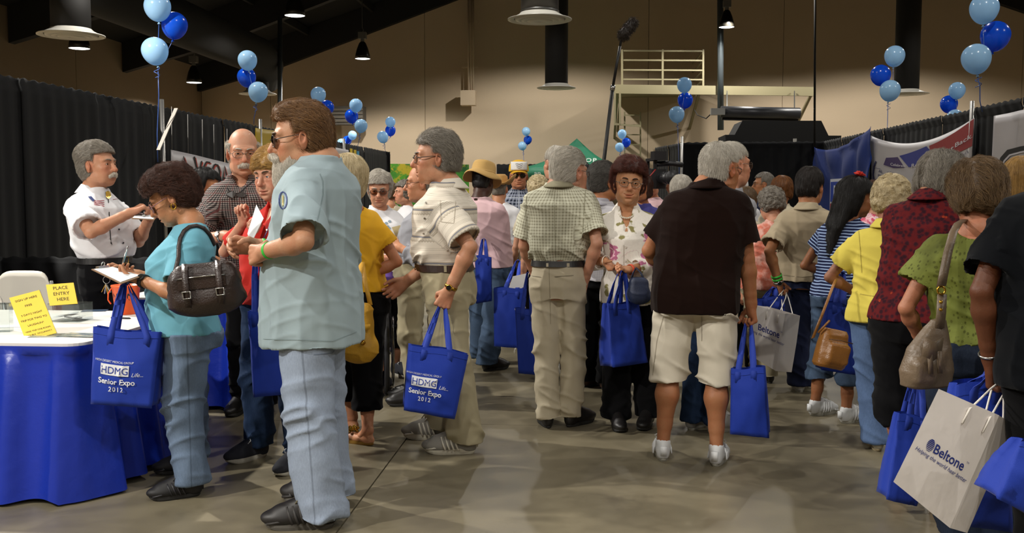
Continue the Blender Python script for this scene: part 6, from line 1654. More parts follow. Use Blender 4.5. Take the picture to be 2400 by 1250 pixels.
# earring, pearls, flower
pt = B['turquoise']; V = pt.tohead([(-.0835, -.004, -.036)])[0]
MB().tube([Vector(V) + Vector((0, .011 * math.cos(a), -.012 + .014 * math.sin(a))) for a in np.linspace(0, 6.28, 14, endpoint=False)], .0035, 6, closed=True).build('earring', GOLD, pt.root, True)
fl_ = B['floral']; M_PEARL = plain('pearl', 'ddd6c6', .3)
for k in range(19):
    a = math.radians(-95 + k * 190 / 18); p, n = None, None
    x = 1474 + 31 * math.sin(a) - 2; y = 505 + 22 * math.cos(a) + (4 if abs(a) < .6 else 0)
    q = fl_.nk + np.array((.062 * math.sin(a) * fl_.s, .085 * math.cos(a) + .035, -.055 * max(0, math.cos(a)) + .005)) 
    MB().lathe([(0, .006), (.0045, .004), (.006, 0), (.0045, -.004), (0, -.006)], 8, q).build('pearl', M_PEARL, fl_.root, True)
lh = B['longhair']; rg = random.Random(4)
b = MB()
for k in range(26):
    a = rg.uniform(0, 6.28); e = rg.uniform(.2, 1.3); c = np.array((.03, -.03, .128)); v = np.array((math.cos(a) * math.cos(e), math.sin(a) * math.cos(e), math.sin(e) * .8)) * .045
    p = lh.tohead([c, c + v * .5 + np.array((0, 0, .008)), c + v]); b.tube(p, [.005, .007, .001], 5)
b.build('flower', plain('red_flower', 'c22a17', .7), lh.root, True)

# ------------------------------------------------------------------ hats
def on_head(p, b, name, mat, sub=None):
    V = p.tohead(np.array([tuple(v) for v in b.V])); return mk(name, V, b.F, mat, sub or p.root, True)
tilt = Matrix.Rotation(R(-8), 3, 'X')
def squash(b, sy=1.22, dy=-.015, c=None):
    b.V = [Vector((v[0], v[1] * sy + dy, v[2])) for v in b.V]; return b
M_TANH = fabric('tan_hat_cloth', 'b8965c', var=.06)
b = squash(MB().lathe([(.150, .005), (.146, .020), (.120, .048), (.098, .062), (.094, .080), (.090, .125), (.080, .150), (.05, .162), (0, .165)], 36, (0, 0, 0), tilt, False))
for i, v in enumerate(b.V):
    r = math.hypot(v[0], v[1]);  v[2] += .012 * math.sin(3 * math.atan2(v[1], v[0]) + .6) * max(0, (r - .1) / .05)
V, F = solidify(b.V, b.F, .004); b = MB(); b.V, b.F = [Vector(v) for v in V], F
hat = on_head(B['buckethat'], b, 'bucket_hat', M_TANH)
b = squash(MB().tube([(.098 * math.cos(a), .098 * math.sin(a), .066) for a in np.linspace(0, 6.28, 30, endpoint=False)], .005, 5, closed=True)); on_head(B['buckethat'], b, 'hat_seam', M_TANH, hat)
M_STRAW = fabric('straw', 'b58c52', var=.12)
b = squash(MB().lathe([(.170, .055), (.150, .040), (.095, .045), (.088, .070), (.082, .120), (.06, .140), (.02, .128), (0, .124)], 32, (0, 0, 0), None, False))
for v in b.V: v[2] += 2.2 * max(0, abs(v[0]) - .085) ** 1.3
V, F = solidify(b.V, b.F, .004); b = MB(); b.V, b.F = [Vector(v) for v in V], F; on_head(B['strawhat'], b, 'straw_hat', M_STRAW)
def cap(p, mc, mf, bill, word=None):
    b = squash(MB().lathe([(.094, .035), (.094, .06), (.088, .095), (.066, .128), (.03, .143), (0, .146)], 28, (0, 0, 0), None, False)); h = on_head(p, b, 'cap', mc)
    b = MB().grid(lambda i, j: Vector(((i - .5) * .15, .085 + j * .075 * (1 - (2 * i - 1) ** 2 * .55), .040 - j * .012 - .05 * (i - .5) ** 2 * 4 * .35)), 10, 4); V, F = solidify(b.V, b.F, .004); b = MB(); b.V, b.F = [Vector(v) for v in V], F; on_head(p, b, 'bill', bill, h)
    if mf:
        b = MB().grid(lambda i, j: Vector((.092 * math.sin((i - .5) * 1.9), (.094 * 1.22 * math.cos((i - .5) * 1.7) - .012) * (1 - .28 * j * j), .045 + j * .078)), 12, 6); V, F = solidify(b.V, b.F, .006); b = MB(); b.V, b.F = [Vector(v) for v in V], F; on_head(p, b, 'front_panel', mf, h)
    return h
h = cap(B['capman'], fabric('cap_yellow', 'd6a520'), fabric('cap_white', 'd8d6d2'), fabric('cap_yellow', 'd6a520'))
P = Print()
for k, y in enumerate((.102, .083, .066)): P.line([(-.035 + .006 * k, y), (-.02, y + .004), (0, y - .002), (.02, y + .004), (.035 - .006 * k, y)], .004)
mk('cap_lettering', B['capman'].tohead([(v[0], .1185 - 1.0 * abs(v[0]) ** 2 * 4.5 - .30 * (max(0, v[1] - .045)) , v[1]) for v in P.b.V]), P.b.F, plain('dark_print', '3a3a44', .7), h, False)
cap(B['whitecap'], fabric('cap_white', 'd8d6d2'), None, fabric('cap_white', 'd8d6d2'))

# ------------------------------------------------------------------ bags
M_NW = NT('royal_blue_nonwoven'); M_NW.set(Base_Color=lin('19369c'), Roughness=.7, Specular_IOR_Level=.3, Sheen_Weight=.05); M_NW.bump(M_NW.math('ADD', M_NW.noise(420, detail=1), M_NW.noise(9, detail=3)), .16, .004); M_NW = M_NW.m
M_NWH = plain('bag_handle_blue', '18369c', .75); M_INK = plain('white_ink', 'd6d8dd', .7); M_BLUEINK = plain('royal_ink', '1d3596', .7)
M_PAPER = NT('white_kraft'); M_PAPER.set(Base_Color=lin('e3ddd8'), Roughness=.6, Specular_IOR_Level=.35); M_PAPER.bump(M_PAPER.noise(7, detail=4), .5, .006); M_PAPER = M_PAPER.m
M_TWINE = plain('paper_twine', 'e2ddd4', .7)
def bag(name, label, cor, d, grip=None, kind='tote', gus=(.03, .11), mat=None, group=None, hu=(.30, .70), printer=None, dr=0.0, fold=.008, seed=1, hang=None, cat='tote bag', lean=0.0, hw=.030, back=True, strap_m=None, side=None):
    """cor: pixels of the front face's corners (top left, top right, bottom left, bottom right); d: depth; dr: extra depth at the right"""
    TL, TR, BL, BR = W(*cor[0], d), W(*cor[1], d + dr), W(*cor[2], d + lean), W(*cor[3], d + dr + lean)
    O = (TL + TR) / 2; root = empty(name, O, 0, label, cat, group); mat = mat or M_NW
    ex = (TR - TL).normalized(); dn = ((BL + BR) / 2 - O).normalized(); n = ex.cross(dn).normalized()
    if n.y < 0: n = -n
    nb_ = (W(*side) - TR).normalized() if side else n
    sharp = kind == 'paper'
    rgn = np.random.default_rng(seed)
    def front(u, v, off=0.0):
        p = TL.lerp(TR, u).lerp(BL.lerp(BR, u), v)
        bul = (.004 if sharp else .022) * math.sin(math.pi * u) * math.sin(math.pi * min(1, v * .9 + .08)) * (1 + .4 * v)
        q = np.array([[u * 3.1 + seed, v * 2.7, seed * .7]], dtype=np.float32); q2 = np.array([[u * 6 + v * 3, v * 5 - u * 2, seed * 1.9]], dtype=np.float32)
        f = fold * (vnoise(q)[0] + (1 - abs(vnoise(q2)[0])) ** 3 * .9 - .3) * min(1, v * 4) * (.10 if sharp else 1)
        sag = (.006 * math.sin(math.pi * u * 2 + seed)) * (1 - v) * (0 if sharp else 1)
        return p - n * (bul + f + off) + Vector((0, 0, sag)) - O
    def rear(u, v):
        g = gus[0] + (gus[1] - gus[0]) * (min(1, v * 1.3) ** .8 if not sharp else .15 + .85 * min(1, v * 2))
        return front(1 - u, v) * 1.0 + nb_ * (g + .01 * math.sin(math.pi * u))
    nf, ns, nv = 14, 4, 14
    def ring(k, v):
        if k < nf: return front(k / nf, v)
        if k < nf + ns:
            t = (k - nf) / ns; a, c = front(1, v), rear(0, v); pin = -.018 * math.sin(math.pi * t) * (1 if not sharp else 1.5 * max(0, 1 - v * 1.1))
            return a.lerp(c, t) + ex * pin
        if k < 2 * nf + ns: return rear((k - nf - ns) / nf, v)
        t = (k - 2 * nf - ns) / ns; a, c = rear(1, v), front(0, v); pin = .018 * math.sin(math.pi * t)
        return a.lerp(c, t) + ex * pin
    m = 2 * (nf + ns); V = [ring(k, j / nv) for j in range(nv + 1) for k in range(m)]
    F = [(j * m + k, j * m + (k + 1) % m, (j + 1) * m + (k + 1) % m, (j + 1) * m + k) for j in range(nv) for k in range(m)]
    F.append(tuple(nv * m + k for k in range(m)))
    bo = mk('bag_body', V, F, mat, root, not sharp)
    if not sharp:   # turned hem at the mouth
        b = MB().grid(lambda i, j: ring(int(round(i * m)) % m, j * .085 * 1.0) + (Vector(ring(int(round(i * m)) % m, 0)) * 0) - n * (.0025 if int(round(i * m)) % m <= nf else -.0025), m, 2, closed=True)
        b.build('hem', mat, root, True)
    if grip is not None:
        Gp = (grip if isinstance(grip, Vector) else W(*grip)) - O
        sm = strap_m or (M_NWH if not sharp else M_TWINE)
        for fn in ((front, rear) if back else (front,)):
            a = fn(hu[0], .06) if fn is front else rear(1 - hu[0], .06); c = fn(hu[1], .06) if fn is front else rear(1 - hu[1], .06)
            sgn = -1 if fn is front else 1
            a0, c0 = a + dn * .05 + n * sgn * .004, c + dn * .05 + n * sgn * .004; a = a + n * sgn * .006; c = c + n * sgn * .006
            g0, g1 = Gp - ex * .012 + n * sgn * .010, Gp + ex * .012 + n * sgn * .010
            if sharp:
                pts = [a0, a, a.lerp(g0, .35) - ex * .004, a.lerp(g0, .75) - ex * .008, g0 + Vector((0, 0, .005)), Gp + n * sgn * .010 + Vector((0, 0, .012)), g1 + Vector((0, 0, .005)), c.lerp(g1, .75) + ex * .008, c.lerp(g1, .35) + ex * .004, c, c0]
                MB().tube(pts, .0035, 7).build('handle', sm, root, True)
            else:
                pts = [a0, a, a.lerp(g0, .3), a.lerp(g0, .65) + n * sgn * .008, g0, Gp + n * sgn * .010 + Vector((0, 0, .010)), g1, c.lerp(g1, .65) + n * sgn * .008, c.lerp(g1, .3), c, c0]
                wd = [ex] * 4 + [(ex + n * .6)] + [n] + [(-ex + n * .6) * 1] + [ex * -1] * 4
                wd = [ex] * 3 + [ex * .8 + n * .5, ex * .4 + n * .9, n, -ex * .4 + n * .9, -ex * .8 + n * .5] + [-ex] * 3
                V2, F2 = ribbon(pts, hw, wd, .0025); mk('handle', V2, F2, sm, root, True)
    Wd = (TR - TL).length; Ht = ((BL + BR) / 2 - O).length
    if printer: printer(root, lambda x, y, o=.0014 if sharp else .0042: front(x / Wd + .5, y / Ht, o), Wd, Ht)
    return root, bo
def hdmg(root, fn, w, h, sh=0.0, s=1.0):
    x0 = -.03 * w + sh
    f = lambda x, y: fn(x, -y)
    P = Print().text('HIGH DESERT MEDICAL GROUP', x0 - .07 * w, -.415 * h, .045 * w * s, sx=.95); Y = -.44 * h
    a, b_ = x0 - .28 * w, x0 + .17 * w; P.rect(a, Y - .145 * h, b_, Y)
    P.text('Life...', x0 + .30 * w, Y - .145 * h, .085 * w * s, slant=.35); P.text('Senior Expo', x0 - .02 * w, -.70 * h, .115 * w * s, bold=.022, sx=1.05); P.text('2012', x0 - .02 * w, -.80 * h, .10 * w * s, bold=.016, spacing=1.25)
    P.build('printed_lettering', M_INK, f, root)
    P2 = Print().text('HDMG', (a + b_) / 2, Y - .122 * h, .150 * w * s, sx=.98); P2.build('printed_logo', M_BLUEINK, lambda x, y: fn(x, -y, .0056), root)
def s_only(root, fn, w, h):
    Print().text('S', .33 * w, -.57 * h, .14 * w, bold=.02).build('printed_lettering', M_INK, lambda x, y: fn(x, -y), root)
def beltone(root, fn, w, h, x0=0.0, y0=.56, k=1.0, globe=True, cut=None):
    f = lambda x, y: fn(x, -y); P = Print(); T = .200 * w * k; L = text_geo('Beltone', T, .012)[0][:, 0].max() * .92
    bx = x0 - L / 2 + (.06 * w if globe else 0); P.text('Beltone', bx, -y0 * h, T, 'l', bold=.012, sx=.92)
    P.text('TM', bx + L + .01 * w, -y0 * h + T * .62, T * .18, 'l'); P.text('Helping the world hear better', bx + L / 2 - .06 * w, -y0 * h - .075 * h * k, T * .43, 'c', slant=.22, sx=.92)
    if globe:
        cx, cy, rx, ry = bx - .078 * w * k, -y0 * h + T * .34, .062 * w * k, T * .50
        for i in range(8):
            yy = -.86 + i * .245; th = .045 + .008 * i; xa, xb = (math.sqrt(max(0, 1 - (yy + q * th) ** 2)) for q in (-1, 1))
            P.poly([(cx - rx * xa, cy + ry * (yy - th)), (cx + rx * xa, cy + ry * (yy - th)), (cx + rx * xb, cy + ry * (yy + th)), (cx - rx * xb, cy + ry * (yy + th))])
    P.build('printed_logo', plain('reflex_blue_ink', '20307e', .6), f, root)
GT = 'royal blue give-away totes'
gp = lambda k, sd: B[k].grips[sd].copy()
bag('tote_bag', 'blue tote printed Senior Expo hanging below the clipboard of the woman in turquoise', ((219, 768), (380, 782), (213, 947), (356, 958)), 4.44, W(296, 668, 4.5), printer=lambda *a: hdmg(*a, sh=-.01), group=GT, seed=2, hu=(.27, .80), gus=(.04, .10))
bag('tote_bag', 'narrow blue tote hanging before the dark jeans of the woman in red', ((580, 730), (662, 722), (594, 932), (672, 925)), 4.95, W(604, 600, 5.08), group=GT, seed=3, hu=(.2, .55), gus=(.04, .08))
bag('tote_bag', 'blue tote printed Senior Expo held by the man in striped shirt', ((958, 806), (1098, 830), (946, 962), (1066, 984)), 5.08, gp('striped', 'L'), printer=lambda *a: hdmg(*a, sh=-.03), group=GT, seed=4, hu=(.26, .70), gus=(.04, .12), dr=.05)
bag('tote_bag', 'blue tote hanging from the dark arm of the person in pink', ((1113, 598), (1152, 602), (1116, 712), (1153, 706)), 7.62, W(1134, 562, 7.8), group=GT, seed=5, gus=(.03, .07))
t5, _ = bag('tote_bag', 'blue tote with papers sticking out left of the beige trousers', ((1157, 676), (1230, 674), (1158, 812), (1232, 818)), 6.9, W(1214, 612, 7.2), group=GT, seed=6, gus=(.06, .14), hu=(.35, .75))
bag('tote_bag', 'blue tote lowest and nearest behind the beige trousers, a letter S on it', ((1207, 724), (1262, 724), (1215, 876), (1270, 880)), 6.55, W(1240, 640, 6.6), printer=s_only, group=GT, seed=7)
bag('tote_bag', 'blue tote held by the woman in the rose printed jacket', ((1425, 714), (1496, 706), (1438, 862), (1518, 850)), 5.80, W(1456, 636, 5.86), group=GT, seed=8, hu=(.18, .62), gus=(.05, .13), dr=.12)
bag('tote_bag', 'blue tote held by the man in the brown polo shirt', ((1713, 864), (1793, 863), (1711, 1018), (1803, 1028)), 5.12, gp('polo', 'R'), group=GT, seed=9, hu=(.2, .66), gus=(.05, .14), dr=-.05)
bag('tote_bag', 'crumpled blue tote squeezed above the small white paper bag', ((1772, 700), (1838, 694), (1778, 770), (1842, 768)), 6.80, W(1812, 676, 6.85), group=GT, seed=10, fold=.02)
bag('tote_bag', 'blue tote behind the tan purse between the striped top and yellow shirt', ((1940, 706), (1992, 716), (1925, 868), (2010, 880)), 5.95, W(1972, 640, 6.1), group=GT, seed=11, gus=(.05, .12))
bag('tote_bag', 'blue tote hanging low against the black capris of the woman in dark red', ((2104, 968), (2190, 985), (2078, 1172), (2150, 1188)), 4.32, W(2150, 880, 4.4), group=GT, seed=12, gus=(.04, .12))
bag('tote_bag', 'large blue tote directly behind the big white paper bag', ((2240, 905), (2370, 880), (2215, 1225), (2375, 1250)), 3.42, W(2315, 880, 3.4), group=GT, seed=13, gus=(.05, .14))
bag('tote_bag', 'blue tote cut off by the right edge at the lower corner', ((2392, 1040), (2480, 1030), (2334, 1168), (2460, 1230)), 2.75, None, group=GT, seed=14, gus=(.05, .14))
GPB = 'white paper shopping bags'
bag('paper_bag', 'big tilted white Beltone paper bag nearest at lower right', ((2200, 912), (2342, 974), (2094, 1130), (2226, 1238)), 3.16, gp('darkshirt', 'L'), 'paper', (.14, .15), M_PAPER, GPB, (.52, .86), lambda *a: beltone(*a, x0=.0, y0=.55, k=.90), seed=21, cat='paper bag', dr=.06, side=(2386, 997, 3.33))
bag('paper_bag', 'small white Beltone paper bag beside the tan shirted man', ((1762, 714), (1840, 736), (1756, 832), (1818, 870)), 6.45, gp('beigeman', 'L'), 'paper', (.14, .15), M_PAPER, GPB, (.45, .8), lambda *a: beltone(*a, x0=.02, y0=.44, k=1.25, globe=False), seed=22, cat='paper bag', dr=.03, side=(1880, 741, 6.56))
sheets = MB()
def paper(name, label, pts, d, mat, cat='paper', th=.002, group=None, dd=(0, 0, 0, 0)):
    P = [W(x, y, d + e) for (x, y), e in zip(pts, dd)]; V, F = solidify(P, [(0, 1, 2, 3)], th)
    return tag(mk(name, V, F, mat, None, False), label, cat, group)
M_WP = plain('white_paper', 'd5d5d6', .7)
paper('paper_sheet', 'white papers sticking out of the tote left of the beige trousers', ((1192, 676), (1202, 648), (1240, 640), (1230, 690)), 6.93, M_WP)
paper('paper_sheet', 'white card clipped on the blue tote left of the beige trousers', ((1206, 724), (1232, 719), (1234, 729), (1209, 734)), 6.82, M_WP)

def leather(name, col, rough=.4, wr=.4):
    t = NT(name); c = lin(col); t.set(Base_Color=t.mix(t.noise(9, detail=5), tuple(x * .6 for x in c[:3]) + (1,), tuple(min(1, x * 1.35) for x in c[:3]) + (1,)), Roughness=rough, Specular_IOR_Level=.5)
    t.bump(t.math('ADD', t.noise(26, detail=5), t.noise(140, detail=2)), wr, .006); return t.m
def softbag(name, label, px, py, d, prims, mat, yaw=0, roll=0, seed=1, amp=.006, h=.006, cat='handbag', group=None):
    """soft bag from rounded boxes and ellipsoids in its own frame (x to the image right, y away, z up)"""
    O = W(px, py, d); root = empty(name, O, 0, label, cat, group)
    Mr = Matrix.Rotation(YAW + R(yaw), 3, 'Z') @ Matrix.Rotation(R(roll), 3, 'Y')
    ext = max(.16 if p[0] == 'l' else max(abs(np.array(p[1])) + np.array(p[2])) for p in prims) + .04
    F = Field((-ext,) * 3, (ext,) * 3, h)
    for p in prims:
        if p[0] == 'e': F.ell(p[1], p[2], .03)
        elif p[0] == 'l': F.loft(p[1], .02, 2.7)
        else: F.box(p[1], p[2], p[3] if len(p) > 3 else .03, .03)
    V, Q = F.mesh(); Nn = vnormals(V, Q); P = V.astype(np.float32)
    d_ = vnoise(P, (16, 16, 16), seed) * .6 + ((1 - np.abs(vnoise(P, (12, 12, 22), seed + 4))) ** 3 - .3) * .9
    V = V + Nn * (amp * d_)[:, None]
    T = lambda A: [Mr @ Vector(a) for a in A]
    mk('bag_body', T(V), Q, mat, root, True)
    return root, T, O
LB = leather('dark_brown_leather', '2a1c17', .38); LT = leather('tan_leather', '94622a', .36, .25); LP = leather('taupe_leather', '6a5a48', .4, .22); LY = leather('mustard_canvas', 'b98a1c', .6, .3); LN = leather('navy_canvas_bag', '1a2540', .6, .2)
def strap(root, O, pts, w, mat, wd=None, name='strap', th=.004):
    """pts: pixels with depth"""
    Q = [W(*p) - O for p in pts]
    if wd is None: return MB().tube(Q, w / 2, 8).build(name, mat, root, True)
    V, F = ribbon(Q, w, wd, th); return mk(name, V, F, mat, root, True)
r_, T, O = softbag('handbag', 'dark brown leather handbag on the shoulder of the woman in turquoise', 482, 675, 4.27, [('b', (0, 0, -.005), (.155, .065, .090), .05), ('e', (0, .0, -.05), (.165, .08, .075)), ('b', (.0, 0, .07), (.12, .045, .04), .03)], LB, yaw=8, roll=-6, seed=3)
mk('zip_pocket', T(MB().box((0, -.072, .03), (.20, .012, .05)).V), MB().box((0, 0, 0), (1, 1, 1)).F, LB, r_, False)
MB().tube(T([(-.11, -.080, .055), (0, -.086, .058), (.10, -.080, .055)]), .003, 6).build('zip', SILVER, r_, True)
for x in (-.065, .075):
    V, F = ribbon(T([(x, -.045, .115), (x, -.083, .07), (x, -.096, 0), (x, -.09, -.07)]), .026, Mx := Vector((1, .1, 0)), .005); mk('buckle_strap', V, F, LB, r_, True)
    MB().tube(T([(x - .016, -.101, .00), (x + .016, -.101, .00), (x + .016, -.097, -.03), (x - .016, -.097, -.03)]), .003, 6, closed=True).build('buckle', SILVER, r_, True)
tq = B['turquoise'].top
MB().tube([W(410, 640, 4.32) - O] + [hit(tq, *p, .008)[0] - O for p in ((420, 605), (421, 580), (425, 560), (433, 545), (445, 536), (460, 533), (475, 538), (488, 552), (498, 572), (506, 596))] + [W(520, 620, 4.30) - O, W(530, 640, 4.27) - O], .010, 8).build('strap', LB, r_, True)
r_, T, O = softbag('purse', 'mustard yellow canvas purse behind the shirt of the bearded man', 838, 775, 5.22, [('b', (0, 0, .02), (.085, .05, .13), .04), ('e', (0, 0, -.09), (.115, .075, .09))], LY, yaw=-10, seed=8)
strap(r_, O, [(832, 705, 5.22), (842, 655, 5.30), (848, 615, 5.36)], .03, LY, Vector((1, .3, 0))); strap(r_, O, [(868, 715, 5.24), (856, 660, 5.32), (849, 615, 5.38)], .024, LY, Vector((1, .3, 0)))
V, F = ribbon(T([(-.09, -.056, .03), (0, -.064, .025), (.09, -.056, .03)]), .028, Vector((0, 0, 1)), .006); mk('belt_strap', V, F, LY, r_, True); MB().tube(T([(.055, -.078, -.05 + 0), (.062, -.084, -.055)]), .012, 12).build('rivet', GOLD, r_, True)
r_, T, O = softbag('handbag', 'small navy handbag beside the tote of the woman in rose print', 1497, 678, 5.84, [('b', (0, 0, 0), (.055, .04, .07), .03), ('e', (0, 0, -.03), (.075, .05, .06))], LN, seed=5)
strap(r_, O, [(1480, 655, 5.84), (1484, 640, 5.85), (1491, 628, 5.87), (1502, 640, 5.85), (1512, 660, 5.84)], .016, LN, Vector((.6, .8, 0)))
r_, T, O = softbag('purse', 'tan leather shoulder purse against the jeans of the woman in yellow', 1950, 812, 5.15, [('l', [(-.115, .0, 0, .08, .045, .045, 0), (-.10, 0, 0, .092, .055, .055, 0), (.06, 0, 0, .080, .045, .045, 0), (.09, 0, 0, .07, .025, .025, 0)]), ('b', (.01, -.05, -.035), (.062, .018, .05), .012)], LT, yaw=18, roll=12, seed=9, amp=.0035, h=.005)
strap(r_, O, [(1905, 793, 5.16), (1930, 730, 5.24), (1952, 672, 5.34), (1960, 655, 5.4)], .020, LT, Vector((1, .2, .3))); strap(r_, O, [(1918, 780, 5.12), (1932, 765, 5.10), (1944, 752, 5.12)], .012, LT)
MB().tube(T([(-.07, -.058, .035), (0, -.068, .04), (.08, -.058, .035)]), .003, 6).build('seam', leather('dark_tan_leather', '5d3b18'), r_, True)
r_, T, O = softbag('shoulder_bag', 'slouchy taupe leather shoulder bag of the woman in green', 2172, 832, 3.72, [('l', [(-.125, 0, 0, .075, .04, .04, 0), (-.115, 0, 0, .098, .055, .055, 0), (-.06, 0, 0, .104, .062, .06, 0), (.02, .008, 0, .088, .050, .05, 0), (.085, .030, 0, .056, .034, .034, 0), (.135, .048, 0, .030, .02, .02, 0)]), ('b', (-.048, -.052, -.055), (.045, .022, .045), .02)], LP, yaw=14, roll=0, seed=12, h=.005, amp=.003)
strap(r_, O, [(2202, 770, 3.70), (2206, 735, 3.70), (2208, 690, 3.71)], .036, LP, Vector((1, .15, 0)), th=.006)
strap(r_, O, [(2206, 672, 3.72), (2212, 640, 3.73), (2222, 590, 3.76), (2234, 545, 3.82), (2246, 524, 3.90), (2262, 515, 4.02)], .036, LP, Vector((1, .15, .1)), th=.006)
MB().tube([W(2206 + 9 * math.cos(a), 681 + 9 * math.sin(a), 3.70) - O for a in np.linspace(0, 6.28, 20, endpoint=False)], .004, 8, closed=True).build('ring', GOLD, r_, True)
for k in range(2): MB().lathe([(0, -.003), (.007, -.002), (.007, .002), (0, .004)], 12, W(2205, 708 + 18 * k, 3.685) - O, Matrix.Rotation(math.pi / 2, 3, 'X')).build('stud', GOLD, r_, True)
V, F = ribbon(T([(-.085, -.09, .05), (-.045, -.10, .03), (.0, -.085, .045)]), .07, Vector((.1, 0, 1)), .006); mk('pocket_flap', V, F, LP, r_, True)
for x in (-.06, -.02): V, F = ribbon(T([(x, -.095, .03), (x + .004, -.098, -.02), (x + .010, -.092, -.055)]), .018, Vector((1, 0, 0)), .006); mk('tassel', V, F, LP, r_, True)
r_, T, O = softbag('camera_pouch', 'black pouch on the hip of the man in tan shirt', 1922, 668, 6.75, [('b', (0, 0, .0), (.045, .035, .13), .03), ('e', (-.01, 0, -.09), (.055, .045, .06))], leather('black_leather_pouch', '111012', .4), seed=2, cat='pouch')
# lanyard wheelchair, cane
wc = G(908, 905); wc = W(806, 450, 7.0); wc.z = 0
e = empty('wheelchair', wc, YAW + R(8), 'black wheelchair behind the yellow purse, violet jacket over its arm', 'wheelchair'); M_TYRE = plain('tyre', '15151a', .7); M_CHR = plain('chrome', '8c8c8c', .2, 1)
for x in (-.29, .29):
    w = empty('wheel', (x, 0, .31)); w.parent = e
    circ = lambda r, dx=0, n=36: [(dx, r * math.cos(a), r * math.sin(a)) for a in np.linspace(0, 2 * math.pi, n, endpoint=False)]
    MB().tube(circ(.295), .018, 8, closed=True).build('tyre', M_TYRE, w, True); MB().tube(circ(.265), .008, 6, closed=True).build('rim', M_CHR, w, True); MB().tube(circ(.25, math.copysign(.045, x)), .008, 6, closed=True).build('push_rim', M_CHR, w, True)
    b = MB()
    for k in range(18): a = k * math.pi / 9; b.tube([(math.copysign(.02, (-1) ** k), .02 * math.cos(a), .02 * math.sin(a)), (0, .265 * math.cos(a + .2), .265 * math.sin(a + .2))], .002, 4)
    b.build('spokes', M_CHR, w, True); MB().tube([(-.03, 0, 0), (.03, 0, 0)], .025, 12).build('hub', M_CHR, w, True)
    b = MB(); b.tube([(x * .86, -.10, .94), (x * .86, -.06, .90), (x * .86, -.05, .20)], .013, 8); b.build('back_post', M_TYRE, e, True)
    b = MB(); b.tube([(x * .86, -.05, .70), (x * .86, .28, .70), (x * .86, .32, .62), (x * .86, .36, .50), (x * .86, .50, .14)], .012, 8); b.build('side_frame', M_TYRE, e, True)
    MB().tube([(x * .86, .33, .08) for _ in range(1)] + [(x * .86, .33, .2)], .012, 6).build('caster_fork', M_TYRE, e, True); MB().tube([(x * .86, .33 + .07 * math.cos(a), .085 + .07 * math.sin(a)) for a in np.linspace(0, 6.28, 18, endpoint=False)], .014, 6, closed=True).build('caster', M_TYRE, e, True)
    MB().box((x * .80, .54, .12), (.16, .14, .02)).build('foot_rest', M_TYRE, e); MB().box((x * .86, .10, .725), (.06, .30, .035)).build('arm_pad', M_TYRE, e)
MB().box((0, .14, .48), (.46, .42, .03)).build('seat', M_TYRE, e); MB().box((0, -.05, .70), (.46, .03, .40)).build('back', M_TYRE, e)
r_, T, O = softbag('jacket', 'violet jacket bundled on the wheelchair arm', 908, 655, 6.75, [('e', (0, 0, 0), (.06, .06, .07)), ('e', (.03, .02, -.05), (.06, .06, .06))], fabric('violet_fleece', '6d4fa0'), seed=4, cat='jacket', amp=.012)
tag(MB().tube([W(955, 664, 6.6), W(962, 660, 6.6), W(966, 672, 6.6), W(968, 760, 6.6), W(974, depth_at and 958, 6.6)], .011, 8).build('walking_stick', BLK, None, True), 'black walking stick before the khaki trousers of the bald man in grey', 'walking stick')

